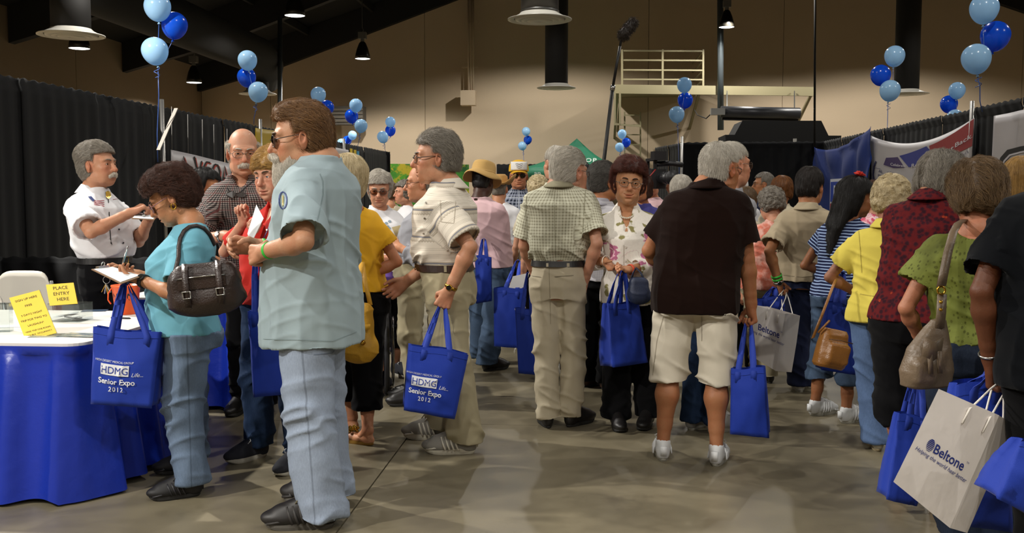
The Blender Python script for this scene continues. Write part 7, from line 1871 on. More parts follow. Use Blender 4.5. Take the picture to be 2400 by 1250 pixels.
# ------------------------------------------------------------------ sign up table
M_CLOTH = fabric('white_tablecloth', 'd9d4cd', var=.03); M_SKIRT = NT('royal_blue_plastic_skirt'); M_SKIRT.set(Base_Color=lin('1630a0'), Roughness=.38, Specular_IOR_Level=.45); M_SKIRT.bump(M_SKIRT.noise(11, detail=4), .4, .012); M_SKIRT = M_SKIRT.m
ZT = .75
def skirt_table(name, label, x0, x1, y0, y1, seed):
    """table under a white cloth with a gathered skirt on its front, right and back side"""
    e = empty(name, ((x0 + x1) / 2, (y0 + y1) / 2, 0), 0, label, 'table'); hx, hy = (x1 - x0) / 2, (y1 - y0) / 2
    MB().box((0, 0, ZT - .025), (2 * hx - .09, 2 * hy - .09, .03)).build('table_top', plain('grey_laminate', '6d6a64', .5), e)
    for sx in (-1, 1):
        for sy in (-1, 1): MB().tube([(sx * (hx - .15), sy * (hy - .10), .0), (sx * (hx - .15), sy * (hy - .10), ZT - .03)], .015, 8).build('leg', M_STEEL, e, True)
    rc = .09; path = []
    for cx, cy, a0 in ((hx - rc, -hy + rc, -90), (hx - rc, hy - rc, 0), (-hx + rc, hy - rc, 90), (-hx + rc, -hy + rc, 180)):
        for k in range(7): a = R(a0 + k * 15); path.append(Vector((cx + rc * math.cos(a), cy + rc * math.sin(a), 0)))
    path.append(path[0]); 
    V, F = [p.copy() + Vector((0, 0, ZT)) for p in path[:-1]], [tuple(range(len(path) - 1))]
    n_ = len(V); V += [Vector((p.x * 1.004, p.y * 1.004, ZT - .035)) for p in path[:-1]]; F += [(k, n_ + k, n_ + (k + 1) % n_, (k + 1) % n_) for k in range(n_)]
    mk('tablecloth', V, F, M_CLOTH, e, False)
    seg = [0]; 
    for a, b in zip(path, path[1:]): seg.append(seg[-1] + (b - a).length)
    L = seg[-1]
    def at(u):
        u = u % L
        for k in range(len(seg) - 1):
            if seg[k + 1] >= u: t = (u - seg[k]) / max(seg[k + 1] - seg[k], 1e-6); a, b = path[k], path[k + 1]; dv = (b - a).normalized(); return a.lerp(b, t), Vector((dv.y, -dv.x, 0))
        return path[0], Vector((0, -1, 0))
    rows = [(ZT - .012, .012, .10), (ZT - .05, .013, .12), (ZT - .055, .010, .25), (ZT - .10, .02, .6), (ZT - .25, .035, .9), (.40, .05, 1.0), (.18, .075, 1.1), (.022, .095, 1.2)]
    nu = int(L / .022); rg = random.Random(seed); ph = [rg.uniform(0, 6) for _ in range(6)]
    def fn(i, j):
        z, o, am = rows[int(round(j * (len(rows) - 1)))]; u = i * L; p, nn = at(u)
        w = math.sin(u * 2 * math.pi / .235 + ph[0] + 1.1 * math.sin(u * 3.1 + ph[1])) * .030 + math.sin(u * 2 * math.pi / .12 + ph[2] + math.sin(u * 5 + ph[3])) * .011 * (1.3 - j)
        if j < .25: w = math.sin(u * 2 * math.pi / .045) * .006
        return p + nn * (o + w * am) + Vector((0, 0, z + (.012 * math.sin(u * 7 + ph[4]) if j == 1 else 0)))
    b = MB().grid(fn, nu, len(rows) - 1, closed=True); mk('skirt', b.V, b.F, M_SKIRT, e, True)
    return e
c1 = G(222, 800, ZT); c2 = G(300, 716, ZT)
skirt_table('skirted_table', 'sign up table with white top and royal blue plastic skirt', c1.x - 1.75, c1.x - .02, c1.y - .09, c1.y + 1.16, 5)
c3 = G(565, 700, ZT)
skirt_table('skirted_table', 'second blue skirted table behind the woman in turquoise', c3.x - .85, c3.x, c3.y, c3.y + .72, 8)
M_YEL = plain('yellow_card', 'e2c112', .55); M_ACR = _lens('clear_acrylic', 'f3f6f6', 1, .02); M_TXT = plain('black_toner', '17150f', .7)
def card(name, label, TLp, BLp, BRp, dt, db, lines, mat=M_YEL, cat='sign', ink=M_TXT, th=.004, dbr=0.0):
    """a stiff card from three pixels and the depths of its top and bottom edge"""
    tl, bl, br = W(*TLp, dt), W(*BLp, db), W(*BRp, db + dbr); U, Vv = br - bl, tl - bl; n = U.cross(Vv).normalized()
    if n.y > 0: n = -n
    e = empty(name, bl, 0, label, cat); V, F = solidify([Vector((0, 0, 0)), U, U + Vv, Vv], [(0, 1, 2, 3)], th); mk('card', V, F, mat, e, False)
    V, F = solidify([p - n * .004 for p in (Vector((0, 0, 0)) - U * .01 - Vv * .01, U * 1.01 - Vv * .01, U * 1.01 + Vv * 1.01, Vv * 1.01 - U * .01)], [(0, 1, 2, 3)], .003); mk('acrylic_back', V, F, M_ACR, e, False)
    P = Print(); w = U.length; h = Vv.length
    for (t, x, y, sz) in lines: P.text(t, x * w, y * h, sz * w)
    u, v = U / w, Vv / h; P.build('lettering', ink, lambda x, y: u * x + v * y + n * (th / 2 + .0015), e); return e
card('sign', 'yellow sign up sign leaning at the front of the table', (22, 699), (61, 800), (133, 781), 4.93, 4.80, [('SIGN UP HERE', .5, .86, .115), ('FREE', .5, .71, .115), ('3 DAY/2 NIGHT', .5, .52, .10), ('TRIP FOR TWO TO', .5, .40, .10), ('LAUGHLIN*', .5, .28, .10), ('*FREE TRIP ONE ROOM,', .5, .155, .078), ('DOUBLE  OCCUPANCY', .5, .075, .078)])
card('sign', 'yellow place entry here sign standing behind the clear box', (108, 668), (117, 717), (182, 712), 5.36, 5.30, [('PLACE', .5, .72, .19), ('ENTRY', .5, .45, .19), ('HERE', .52, .18, .19)])
def clear_box(name, label, px, py, w, dd, h, yaw, fill=True):
    p = G(px, py, ZT); p.z = ZT + .001; e = empty(name, p, YAW + R(yaw), label, 'ballot box'); t = .003
    for nm, c, s in (('side', (0, -dd / 2, h / 2), (w, t, h)), ('side', (0, dd / 2, h / 2), (w, t, h)), ('side', (-w / 2, 0, h / 2), (t, dd - t, h)), ('side', (w / 2, 0, h / 2), (t, dd - t, h)), ('lid', (0, 0, h - t), (w - t, dd - t, t)), ('bottom', (0, 0, t / 2), (w - t, dd - t, t))):
        MB().box(c, s).build(nm, M_ACR, e)
    if fill:
        rg = random.Random(2)
        for k in range(9): MB().box((rg.uniform(-w * .25, w * .25), rg.uniform(-dd * .2, dd * .2), .006 + k * .004), (.07, .05, .0015), Matrix.Rotation(rg.uniform(0, 3), 3, 'Z') @ Matrix.Rotation(rg.uniform(-.2, .2), 3, 'X')).build('entry_slip', M_WP, e)
    return e
clear_box('ballot_box', 'clear acrylic entry box holding paper slips on the table', 166, 752, .185, .13, .10, -8)
clear_box('leaflet_holder', 'clear acrylic leaflet holder at the left edge of the table', -2, 778, .12, .06, .145, 10, False)
p = G(297, 736, ZT); p.z = ZT; e = empty('bucket', p, YAW, 'orange party bucket with dark cut-out pictures at the back of the table', 'bucket'); M_OR = plain('orange_plastic', 'e0591c', .35)
MB().lathe([(.0, .0), (.058, .0), (.062, .004), (.078, .158), (.083, .160), (.083, .170), (.077, .170), (.059, .006), (0, .006)], 36, cap=False).build('pail', M_OR, e, True)
MB().tube([(-.084, 0, .150), (-.096, -.02, .12), (-.094, -.03, .085), (-.082, -.02, .06)], .004, 6).build('handle', M_OR, e, True)
P = Print(); cyl = lambda x, y: Vector(((.0585 + .0196 * y / .158 + .0012) * math.sin(x / .068), -(.0585 + .0196 * y / .158 + .0012) * math.cos(x / .068), y))
P.rect(-.075, .085, .075, .093); Q = Print()
for x in (-.05, -.02, .01, .04, .06): Q.poly([(x + .012 * math.cos(a), .105 + .018 * math.sin(a) + .006 * math.cos(3 * a)) for a in np.linspace(0, 6.28, 14, endpoint=False)])
for x, y in ((-.045, .05), (.0, .03), (.04, .055)): Q.poly([(x - .018, y - .02), (x - .012, y + .004), (x - .02, y + .02), (x - .006, y + .012), (x + .004, y + .02), (x + .006, y + .004), (x + .020, y + .002), (x + .018, y - .02)])
P.build('band', plain('violet_print', '5d2a6e', .5), cyl, e); Q.build('cut_out', plain('black_print', '1b1016', .5), cyl, e)
P = Print()
for x, y in ((-.02, .062), (.025, .03), (-.06, .03), (.055, .085)): P.poly([(x + (.009 + .004 * math.cos(5 * a)) * math.cos(a), y + (.009 + .004 * math.cos(5 * a)) * math.sin(a)) for a in np.linspace(0, 6.28, 20, endpoint=False)])
P.build('blossom', plain('yellow_print', 'd8a31c', .5), cyl, e)
def flat(name, label, px, py, w, h, yaw, mat, cat='paper', th=.002, z=ZT, lines=None, ink=None):
    p = G(px, py, z); p.z = z + th / 2 + .0006; e = empty(name, p, YAW + R(yaw), label, cat); MB().box((0, 0, 0), (w, h, th)).build('sheet', mat, e)
    if lines:
        P = Print()
        for t, x, y, s in lines: P.text(t, x * w, y * h, s * h)
        P.build('print', ink or M_TXT, lambda x, y: Vector((x, y, th / 2 + .0006)), e)
    return e
M_BRO = NT('brochure_photo'); M_BRO.set(Base_Color=M_BRO.ramp(M_BRO.noise(14, detail=5), [(.3, lin('2d4560')), (.5, lin('7e8c8e')), (.65, lin('b9b4a0')), (.8, lin('5d6a4e'))]), Roughness=.25); M_BRO = M_BRO.m
flat('brochure', 'glossy brochure at the front edge of the table beside the sign', 122, 787, .19, .12, 8, M_BRO, 'brochure'); flat('brochure', 'second glossy brochure half under the blue tote on the table', 190, 786, .19, .12, -10, M_BRO, 'brochure', z=ZT + .0025)
flat('brochure', 'dark blue folded brochure behind the clear box', 222, 729, .14, .10, 12, plain('navy_print', '38495f', .3), 'brochure'); flat('paper_sheet', 'white sheet on the table before the orange bucket', 236, 747, .20, .15, -6, M_WP); flat('paper_sheet', 'white sheet by the dark edge at the left of the sign', 30, 765, .14, .12, 20, M_WP)
pp = G(283, 748, ZT); tag(MB().tube([pp + Vector((-.055, .0, .006)), pp + Vector((.055, -.01, .006)), pp + Vector((.065, -.011, .004))], [.005, .005, .001], 8).build('pen', BLK, None, True), 'black pen lying on the table before the bucket', 'pen')
# clipboards in hands, pens
M_BOARD = plain('brown_hardboard', '7b6046', .6)
def clipboard(label, pts, d, dd, clip):
    P = [W(x, y, d + q) for (x, y), q in zip(pts, dd)]; O = P[0]; e = empty('clipboard', O, 0, label, 'clipboard'); V, F = solidify([p - O for p in P], [(0, 1, 2, 3)], .004); mk('board', V, F, M_BOARD, e, False)
    n = (P[1] - P[0]).cross(P[3] - P[0]).normalized(); n = n if n.z > 0 else -n; c = sum(P, Vector()) / 4
    V, F = solidify([(c + (p - c) * .9 + n * .004) - O for p in P], [(0, 1, 2, 3)], .001); mk('sheet', V, F, M_WP, e, False)
    k = W(*clip) - O; u = (P[3] - P[0]).normalized(); MB().bar(k - u * .045, k + u * .045, .016, .010).build('clip', SILVER, e); MB().tube([k + u * .014 * math.cos(a) + n * (.012 + .012 * math.sin(a)) for a in np.linspace(0, 6.28, 14, endpoint=False)], .0022, 6, closed=True).build('clip_ring', SILVER, e, True)
clipboard('brown clipboard held by the woman in turquoise', ((214, 632), (283, 666), (334, 648), (262, 626)), 4.45, (.02, -.14, .02, .20), (240, 626, 4.56))
clipboard('clipboard with white sheet held out by the man in the white shirt', ((308, 513), (362, 516), (366, 503), (318, 500)), 6.12, (-.15, -.13, .12, .10), (338, 503, 6.1))
tag(MB().tube([W(300, 577, 4.58), W(289, 612, 4.58), W(286, 624, 4.58), W(284, 629, 4.58)], [.003, .0055, .005, .001], 8).build('pen', SILVER, None, True), 'silver pen in the writing hand of the woman in turquoise', 'pen')
# keys, bolo tie and embroidered horses of the man behind the table
ws = B['whiteshirt']
P = Print(); P.line([(252, 455), (255, 500), (257, 540), (260, 572)], 2.2); put_on(P, ws, ws.top, 'bolo_cord', BLK, .004); P = Print(); P.line([(249, 460), (262, 575)], 1.6); put_on(P, ws, ws.top, 'bolo_cord', BLK, .005)
P = Print().poly([(245, 452), (250, 448), (256, 452), (258, 462), (252, 469), (246, 463)]); put_on(P, ws, ws.top, 'bolo_clasp', GOLD, .010)
P = Print()
for (x, y, q) in ((222, 468, 1), (286, 452, -1)): P.poly([(x - 16 * q, y - 6), (x - 8 * q, y - 7), (x + 0, y + 2), (x - 4 * q, y + 6), (x - 12 * q, y - 1)])
put_on(P, ws, ws.top, 'embroidery', plain('navy_thread', '2b3a6b', .8), .004); P = Print()
for (x, y, q) in ((222, 468, 1), (286, 452, -1)):
    for k in range(4): P.line([(x - 2 * q, y + 3 + k * 3.2), (x + 10 * q, y + 4 + k * 3.4), (x + 22 * q, y + 3 + k * 4.6)], 1.5)
put_on(P, ws, ws.top, 'embroidery', plain('red_thread', '8e2b34', .8), .004)
k = W(250, 668, 6.02); e = empty('key_ring', k, 0, 'bunch of keys hanging at the belt of the man in the white shirt', 'keys')
MB().tube([(.022 * math.cos(a), 0, .03 + .022 * math.sin(a)) for a in np.linspace(0, 6.28, 16, endpoint=False)], .002, 6, closed=True).build('ring', SILVER, e, True)
for i in range(4): a = -.6 + i * .4; MB().bar((0, -.004 * i, .01), (.055 * math.sin(a), -.004 * i, -.055 * math.cos(a)), .014, .003).build('key', SILVER if i % 2 else GOLD, e)
# folding chairs behind the table
def chair(px, py, d, yaw, label):
    O = W(px, py, d); e = empty('folding_chair', (O.x, O.y, 0), YAW + R(yaw), label, 'chair', 'white folding chairs behind the table'); Mc = plain('white_chair_plastic', 'b9b4a8', .45); z = O.z
    b = MB().grid(lambda i, j: Vector(((i - .5) * .44 * (1 - .16 * j ** 4), .03 * (2 * i - 1) ** 2 - .05 * j, z - .30 + .34 * j - .10 * (abs(2 * i - 1) ** 6) * j)), 16, 8); V, F = solidify(b.V, b.F, .018); mk('backrest', V, F, Mc, e, True)
    b = MB().grid(lambda i, j: Vector(((i - .5) * .44, -.02 - .42 * j, .45 - .02 * math.sin(math.pi * i))), 8, 6); V, F = solidify(b.V, b.F, .02); mk('seat', V, F, Mc, e, True)
    for x in (-.23, .23):
        MB().tube([(x, .06, z - .02), (x, .0, .45), (x, -.38, .0)], .012, 8).build('leg', M_STEEL, e, True); MB().tube([(x * .92, .22, .0), (x * .92, -.10, .44)], .012, 8).build('leg', M_STEEL, e, True)
chair(50, 650, 6.62, 180, 'white folding chair, its back rising behind the yellow sign'); chair(-62, 700, 6.0, 176, 'white folding chair lower at the left edge behind the leaflet holder')

# ------------------------------------------------------------------ banners and signs
def sheet_on(name, label, pts, x, mats, cat='banner', nu=20, nv=10, amp=.008, seed=1, off=.07, sag=0.0):
    """cloth on a drape line X = x; pts: pixels TL TR BR BL"""
    sg = 1 if x < 0 else -1
    C = []
    for px, py in pts: dy = on_x(px, x + sg * off); C.append(W(px, py, dy))
    O = (C[0] + C[2]) / 2; e = empty(name, O, 0, label, cat)
    def fn(i, j, o=0.0):
        p = C[0].lerp(C[1], i).lerp(C[3].lerp(C[2], i), j); q = np.array([[i * 3 + seed, j * 2.2, seed * .3]], dtype=np.float32)
        return p + Vector((sg * (amp * (1 + vnoise(q)[0] * 1.6) + o), 0, -sag * 4 * i * (1 - i) * (1 - j))) - O
    b = MB().grid(fn, nu, nv); V, F = solidify(b.V, b.F, .003); mk('sheet', V, F, mats, e, True)
    return e, fn
M_VIN = plain('white_vinyl', 'b7b3b6', .4); M_LRED = plain('red_letter', 'b3372c', .6); M_LBLK = plain('black_letter', '131316', .6)
e, fn = sheet_on('banner', 'white banner with hand painted red and black letters beside the balding man', ((401, 351), (541, 384), (541, 640), (401, 640)), XL, M_VIN, seed=4)
u = lambda x, y: ((x - 401) / 140, (y - (351 + (x - 401) * .236)) / (640 - (351 + (x - 401) * .236)))
def onb(P, name, m, o): return P.build(name, m, lambda x, y: fn(*[min(1, max(0, t)) for t in u(x, y)], o), e)
def strokes(dx, dy):
    P = Print()
    for pts in ([(412, 412), (424, 366), (440, 418)], [(416, 398), (436, 402)], [(446, 366), (456, 410), (464, 376)], [(486, 380), (476, 378), (468, 392), (470, 414), (480, 420)], [(497, 384), (490, 398), (492, 424), (500, 432), (508, 424), (510, 400), (505, 386), (497, 384)], [(516, 432), (522, 388), (534, 434)], [(518, 416), (532, 420)]): P.line([(x + dx, y + dy) for x, y in pts], 3.4)
    return P
onb(strokes(3, 3), 'letter_shadow', M_LRED, .006); onb(strokes(0, 0), 'letters', M_LBLK, .009)
def vtext(P, t, x, y, s):
    V, F = text_geo(t, s, .01); P.b.add([(a + x, y - b_ + a * .10, 0) for a, b_ in V], F); return P
P = Print(); vtext(P, 'itte on A', 482, 460, 17); vtext(P, '23', 497, 495, 22); vtext(P, 'g', 500, 526, 18); onb(P, 'lettering', M_LBLK, .008)
for px, y0, y1 in ((402, 250, 352), (440, 268, 361), (474, 280, 369), (501, 292, 375), (532, 302, 383)):
    a, c = W(px, y0, on_x(px, XL + .06)), W(px + 1, y1, on_x(px + 1, XL + .08)); MB().tube([a - e.location, c - e.location], .004, 5).build('string', plain('string', '8c8a86', .7), e, True)
e, fn = sheet_on('yellow_banner', 'yellow banner hanging behind the bearded man and the balding man', ((596, 300), (640, 306), (640, 420), (596, 420)), XL, plain('yellow_vinyl', 'b79a14', .5), seed=2)
for k, (px, c) in enumerate(((764, 'c9a21c'), (770, 'c9a21c'), (820, 'd2b41e'), (829, 'd2b41e'), (836, '3b8fb5'))):
    a = W(px, 342 + k * 3, on_x(px, XL + .1)); tag(MB().add(*solidify([a, a + Vector((.01, .16, 0)), a + Vector((.01, .18, -.34)), a + Vector((0, .03, -.30))], [(0, 1, 2, 3)], .01)).build('ribbon_streamer', plain('streamer_' + c, c, .6)), ('first yellow', 'second yellow', 'third yellow', 'fourth yellow', 'blue')[k] + ' streamer hanging on the far left drapes above the white bob', 'streamer')
e, fn = sheet_on('white_poster', 'white poster on the far left drapes behind the bearded head', ((774, 344), (815, 352), (815, 420), (774, 420)), XL, M_VIN, seed=6, off=.12)
# green floral panels far back
a, c = W(906, 384, 27), W(1100, 386, 27); gm = NT('green_flower_panel'); gm.set(Base_Color=gm.mix(gm.ramp(gm.noise(2.3, detail=6, rough=.7), [(.54, (0, 0, 0)), (.60, (1, 1, 1))]), gm.ramp(gm.noise(3.1, detail=4), [(.35, lin('1d5a26')), (.5, lin('3f8a2a')), (.65, lin('56a52e'))]), lin('c4b32a')), Roughness=.7); gm = gm.m
for k in range(2):
    p, q = a.lerp(c, k * .5 + .005), a.lerp(c, k * .5 + .495); tag(MB().add(*solidify([p, q, Vector((q.x, q.y, .0)), Vector((p.x, p.y, .0))], [(0, 1, 2, 3)], .05)).build('floral_panel', gm), ('left', 'right')[k] + ' half of the green panel painted with yellow flowers far back', 'panel')
    MB
# blue cloth with a store sign on the right drapes
BC = NT('royal_blue_cloth'); BC.set(Base_Color=lin('0b2a74'), Roughness=.8, Specular_IOR_Level=.2, Sheen_Weight=.05); BC.bump(BC.noise(5, detail=3), .2, .02); BC = BC.m
d0_, d1_ = on_x(1902, XR - .1), on_x(2052, XR - .1)
A0, A1 = W(1902, 335, d0_), W(2052, 296, d1_); e = empty('blue_cloth', (A0 + A1) / 2, 0, 'royal blue cloth swagged over the right drapes', 'cloth')
def bcl(i, j):
    p = A0.lerp(A1, i); sag = .42 * 4 * i * (1 - i) * (1 - j) ** 2 * .55 * (1.15 - i * .3); z = p.z - sag - j * (p.z - sag - .35)
    f = .05 * math.sin(9 * i + 7 * (1 - j) * i + 1) * (1 - j * .3) + .03 * math.sin(22 * (j * .6 + (i - .5) ** 2 * 1.6)) * (1 - j)
    return Vector((p.x - .04 - abs(f), p.y, z)) - e.location
b = MB().grid(bcl, 40, 30); V, F = solidify(b.V, b.F, .004); mk('sheet', V, F, BC, e, True)
e2 = empty('store_sign', W(1968, 458, 16.9), 0, 'blue store sign with white letters and red foot on the blue cloth', 'sign'); O2 = e2.location; sd = on_x(1968, XR - .27)
O2 = W(1966, 460, sd); e2.location = O2; tdir = (W(1990, 460, on_x(1990, XR - .27)) - W(1944, 460, on_x(1944, XR - .27))).normalized()
fs = lambda o: (lambda x, y: tdir * x + Vector((0, 0, y)) + Vector((-o, 0, 0)))
P = Print().rect(-.62, -.33, .62, .30); P.build('white_border', plain('sign_white', 'c9ccd6', .5), fs(.0), e2); Print().rect(-.57, -.10, .57, .25).build('blue_field', plain('sign_blue', '1c3a9a', .5), fs(.006), e2); Print().rect(-.57, -.30, .57, -.13).build('red_foot', plain('sign_red', 'b3202c', .5), fs(.006), e2)
Print().text('RITE', 0, -.05, .34, bold=.02).build('lettering', plain('sign_white', 'c9ccd6', .5), fs(.012), e2)
# torn white banner with purple, blue and red arrows
e, fn = sheet_on('slogan_banner', 'white signed banner with purple, blue and red arrow fields on the right drapes', ((2048, 318), (2284, 276), (2280, 520), (2040, 520)), XR, M_VIN, nu=40, nv=14, seed=9, amp=.02, sag=.20)
def sb(P, name, m, o):
    def f(x, y):
        i = (x - 2046) / 237; t0 = 318 - 42 * i; j = (y - t0 - 0) / (520 - t0); return fn(min(1, max(0, i)), min(1, max(0, j)), o)
    return P.build(name, m, f, e)
PB = (plain('purple_field', '35235c', .45), plain('blue_field2', '1f2f86', .45), plain('red_field', '8e1f2a', .45))
def strip(x0, x1, y0a, y0b, h0, h1, tip):
    P = Print(); n = 10
    for k in range(n):
        a, b_ = x0 + (x1 - x0) * k / n, x0 + (x1 - x0) * (k + 1) / n; f = lambda x, y: (x, y)
        ya, yb = y0a + (y0b - y0a) * k / n, y0a + (y0b - y0a) * (k + 1) / n; ha, hb = h0 + (h1 - h0) * k / n, h0 + (h1 - h0) * (k + 1) / n
        P.poly([(a, ya), (b_, yb), (b_ + tip, yb + hb), (a + tip, ya + ha)])
    return P
sb(strip(2092, 2122, 352, 342, 22, 26, 20).poly([(2092, 352), (2112, 374), (2086, 372)]), 'purple_arrow', PB[0], .006)
sb(strip(2126, 2190, 338, 308, 28, 38, 26), 'blue_arrow', PB[1], .006); sb(strip(2196, 2283, 308, 278, 46, 62, 10), 'red_arrow', PB[2], .006)
def btext(P, t, x, y, s, sl):
    V, F = text_geo(t, s, .01); P.b.add([(a + x, y - b_ - a * sl, 0) for a, b_ in V], F); return P
P = Print(); btext(P, 'Celebrate.', 2106, 368, 10, .05); btext(P, 'Remember.', 2160, 366, 14, .24); btext(P, 'Fight', 2214, 345, 19, .28); btext(P, 'Back.', 2252, 330, 16, .26); sb(P, 'lettering', plain('banner_white', 'c9c6cc', .6), .014)
P = Print(); rg = random.Random(3)
btext(P, 'AL', 2074, 394, 10, .0); btext(P, 'FOR', 2073, 406, 10, .0)
for k in range(26): x, y = rg.uniform(2056, 2240), rg.uniform(384, 440); P.line([(x + i * 3.2, y + rg.uniform(-2.2, 2.2) - i * .4) for i in range(7)], .8)
for k in range(6): x = 2232 + k * 8; P.line([(x, 366 - k * 2), (x + 3, 358 - k * 2), (x + 6, 366 - k * 2)], 1.2)
P.line([(2066, 370), (2060, 385), (2059, 405), (2064, 425)], 3.5); P.poly([(2086, 400), (2094, 394), (2093, 402)]); P.poly([(2136, 398), (2144, 394), (2143, 402)]); P.line([(2140, 410), (2138, 424), (2144, 432), (2150, 424), (2150, 412), (2152, 428), (2160, 430), (2164, 410)], 3)
sb(P, 'scribbles', plain('marker_ink', '2b2b55', .7), .012)
e, fn = sheet_on('white_banner', 'white banner with black and white swoosh at the right edge', ((2330, 272), (2440, 250), (2440, 480), (2322, 470)), XR, M_VIN, seed=11, amp=.012)
def wb_(x, y, o): i = (x - 2328) / 112; t0 = 272 - 22 * i; j = (y - t0) / (472 - t0); return fn(min(1, max(0, i)), min(1, max(0, j)), o)
Print().line([(2350, 395), (2358, 372), (2372, 356), (2400, 348), (2438, 340)], 14).build('swoosh', M_LBLK, lambda x, y: wb_(x, y, .006), e); Print().line([(2354, 398), (2363, 376), (2376, 362), (2402, 354), (2438, 346)], 4).build('swoosh_line', plain('banner_white', 'c9c6cc', .6), lambda x, y: wb_(x, y, .010), e)

# ------------------------------------------------------------------ green pop-up tent far back
tp = W(1352, 325, 28.3); gt = NT('green_canopy'); gt.set(Base_Color=lin('1d6b4e'), Roughness=.6); gt.bump(gt.noise(4, detail=3), .3, .03); gt = gt.m
e = empty('pop_up_tent', (tp.x, tp.y, 0), R(-3), 'dark green pop up tent with white letters far at the back', 'tent'); hw = 1.42; zr = 2.12; ap = tp.z
b = MB()
for k in range(4):
    a0, a1 = R(45 + 90 * k), R(135 + 90 * k); c0, c1 = Vector((hw * 1.414 * math.cos(a0), hw * 1.414 * math.sin(a0), zr)), Vector((hw * 1.414 * math.cos(a1), hw * 1.414 * math.sin(a1), zr)); top = Vector((0, 0, ap))
    b.grid(lambda i, j: c0.lerp(c1, i).lerp(top, j) - Vector((0, 0, .16 * math.sin(math.pi * j) + .05 * math.sin(math.pi * i) * (1 - j))), 10, 8)
    b.grid(lambda i, j: c0.lerp(c1, i) - Vector((0, 0, .30 * j - .0 + .05 * math.sin(math.pi * i))), 10, 2)
V, F = solidify(b.V, b.F, .006); mk('canopy', V, F, gt, e, True)
for sx in (-1, 1):
    for sy in (-1, 1): MB().tube([(sx * (hw - .04), sy * (hw - .04), 0), (sx * (hw - .04), sy * (hw - .04), zr - .02)], .025, 8).build('leg', M_STEEL, e, True)
P = Print().text('OP', .47, .20, .17, bold=.012, sx=1.25, spacing=1.2).text('ANC', .50, .03, .11, bold=.01, sx=1.3, spacing=1.2)
P.build('lettering', plain('tent_white', 'c8cfc9', .7), lambda x, y: Vector((x, -hw + y * hw / (ap - zr) * .9 - .10, zr - .02 + y * .90)), e)
P = Print().text('an', -.98, -.20, .17, 'c', bold=.012, sx=1.2); tv = lambda x, y: Vector((x, -hw - .02, zr + y)); P.build('lettering', plain('tent_white', 'c8cfc9', .7), tv, e); Print().text('n', 1.1, -.20, .17, 'c', bold=.012).build('lettering', plain('tent_white', 'c8cfc9', .7), tv, e)
p = W(1387, 430, 26.5); e = empty('flag', p, YAW, 'small blue, white and red flag hanging under the green tent', 'flag'); MB().tube([(-.18, 0, -p.z), (-.18, 0, .28)], .012, 6).build('pole', M_ALU, e, True); MB().box((0, 0, 0), (.34, .01, .5)).build('cloth', plain('flag_blue', '1f2f6e', .7), e)
P = Print().line([(-.17, -.25), (.17, .25)], .07).line([(-.17, .25), (.17, -.25)], .07).line([(0, -.25), (0, .25)], .12).line([(-.17, 0), (.17, 0)], .12); P.build('white_cross', plain('flag_white', 'c9c9c9', .7), lambda x, y: Vector((x, -.008, y)), e); P = Print().line([(0, -.25), (0, .25)], .06).line([(-.17, 0), (.17, 0)], .06); P.build('red_cross', plain('flag_red', 'a51f2c', .7), lambda x, y: Vector((x, -.011, y)), e)

# ------------------------------------------------------------------ boom microphone and video camera
e = empty('boom_microphone', W(1412, 385, 10.5), 0, 'furry boom microphone on a long black pole above the crowd', 'microphone'); O = e.location
MB().tube([W(1402, 470, 10.45) - O, W(1416, 372, 10.5) - O, W(1436, 206, 10.5) - O], .020, 10).build('pole', BLK, e, True); MB().tube([W(1436, 206, 10.5) - O, W(1453, 108, 10.5) - O], .015, 10).build('pole', BLK, e, True); MB().tube([W(1435, 212, 10.5) - O, W(1437, 200, 10.5) - O], .026, 10).build('collar', SILVER, e, True)
MB().tube([W(1453, 110, 10.5) - O, W(1455, 98, 10.5) - O, W(1459, 86, 10.5) - O], .013, 8).build('shock_mount', BLK, e, True)
F = Field((-.2, -.2, -.25), (.2, .2, .25), .008); a, c = np.array(W(1461, 82, 10.5) - W(1472, 68, 10.5)), np.array(W(1483, 55, 10.5) - W(1472, 68, 10.5)); F.cone(a, c, .058, .052, 0); x, y, z = np.meshgrid(*F.ax, indexing='ij'); Pn = np.stack([x.ravel(), y.ravel(), z.ravel()], 1); F.a += (vnoise(Pn, (40, 40, 40)) * .007).reshape(F.a.shape).astype(np.float32)
V, Q = F.mesh(); mo = mk('wind_muff', [Vector(v) + W(1472, 68, 10.5) - O for v in V], Q, hair_mat('muff_fur', '4a4038', '1d1815'), e, True)
off = np.array(W(1472, 68, 10.5) - O); strands('muff_fur', F, V, lambda p, g: RNG.normal(0, 1, p.shape) + np.array((0, 0, -.6)), 900, .03, .0014, hair_mat('muff_fur', '4a4038', '1d1815'), mo, lambda P: P + off, .012, .3)
O = W(1537, 420, 8.6); e = empty('video_camera', O, YAW + R(12), 'black shoulder video camera with lens and viewfinder pointing at the crowd', 'video camera'); M_VC = plain('camera_black', '141316', .45)
k = 8.6 / FPX
b = MB(); b.box((0, .1, .0), (.13, .34, .17)); b.build('camera_body', M_VC, e); MB().tube([(.03, -.06, .01), (.05, -.24, .01)], [.05, .058], 20).build('lens_barrel', M_VC, e, True); MB().tube([(.05, -.24, .01), (.052, -.27, .01)], [.062, .066], 20).build('lens_hood', M_VC, e, True)
MB().box((-.02, .06, .17), (.03, .22, .025)).build('top_handle', M_VC, e); MB().box((-.02, -.03, .13), (.025, .025, .09)).build('handle_post', M_VC, e); MB().box((-.02, .15, .13), (.025, .025, .09)).build('handle_post', M_VC, e)
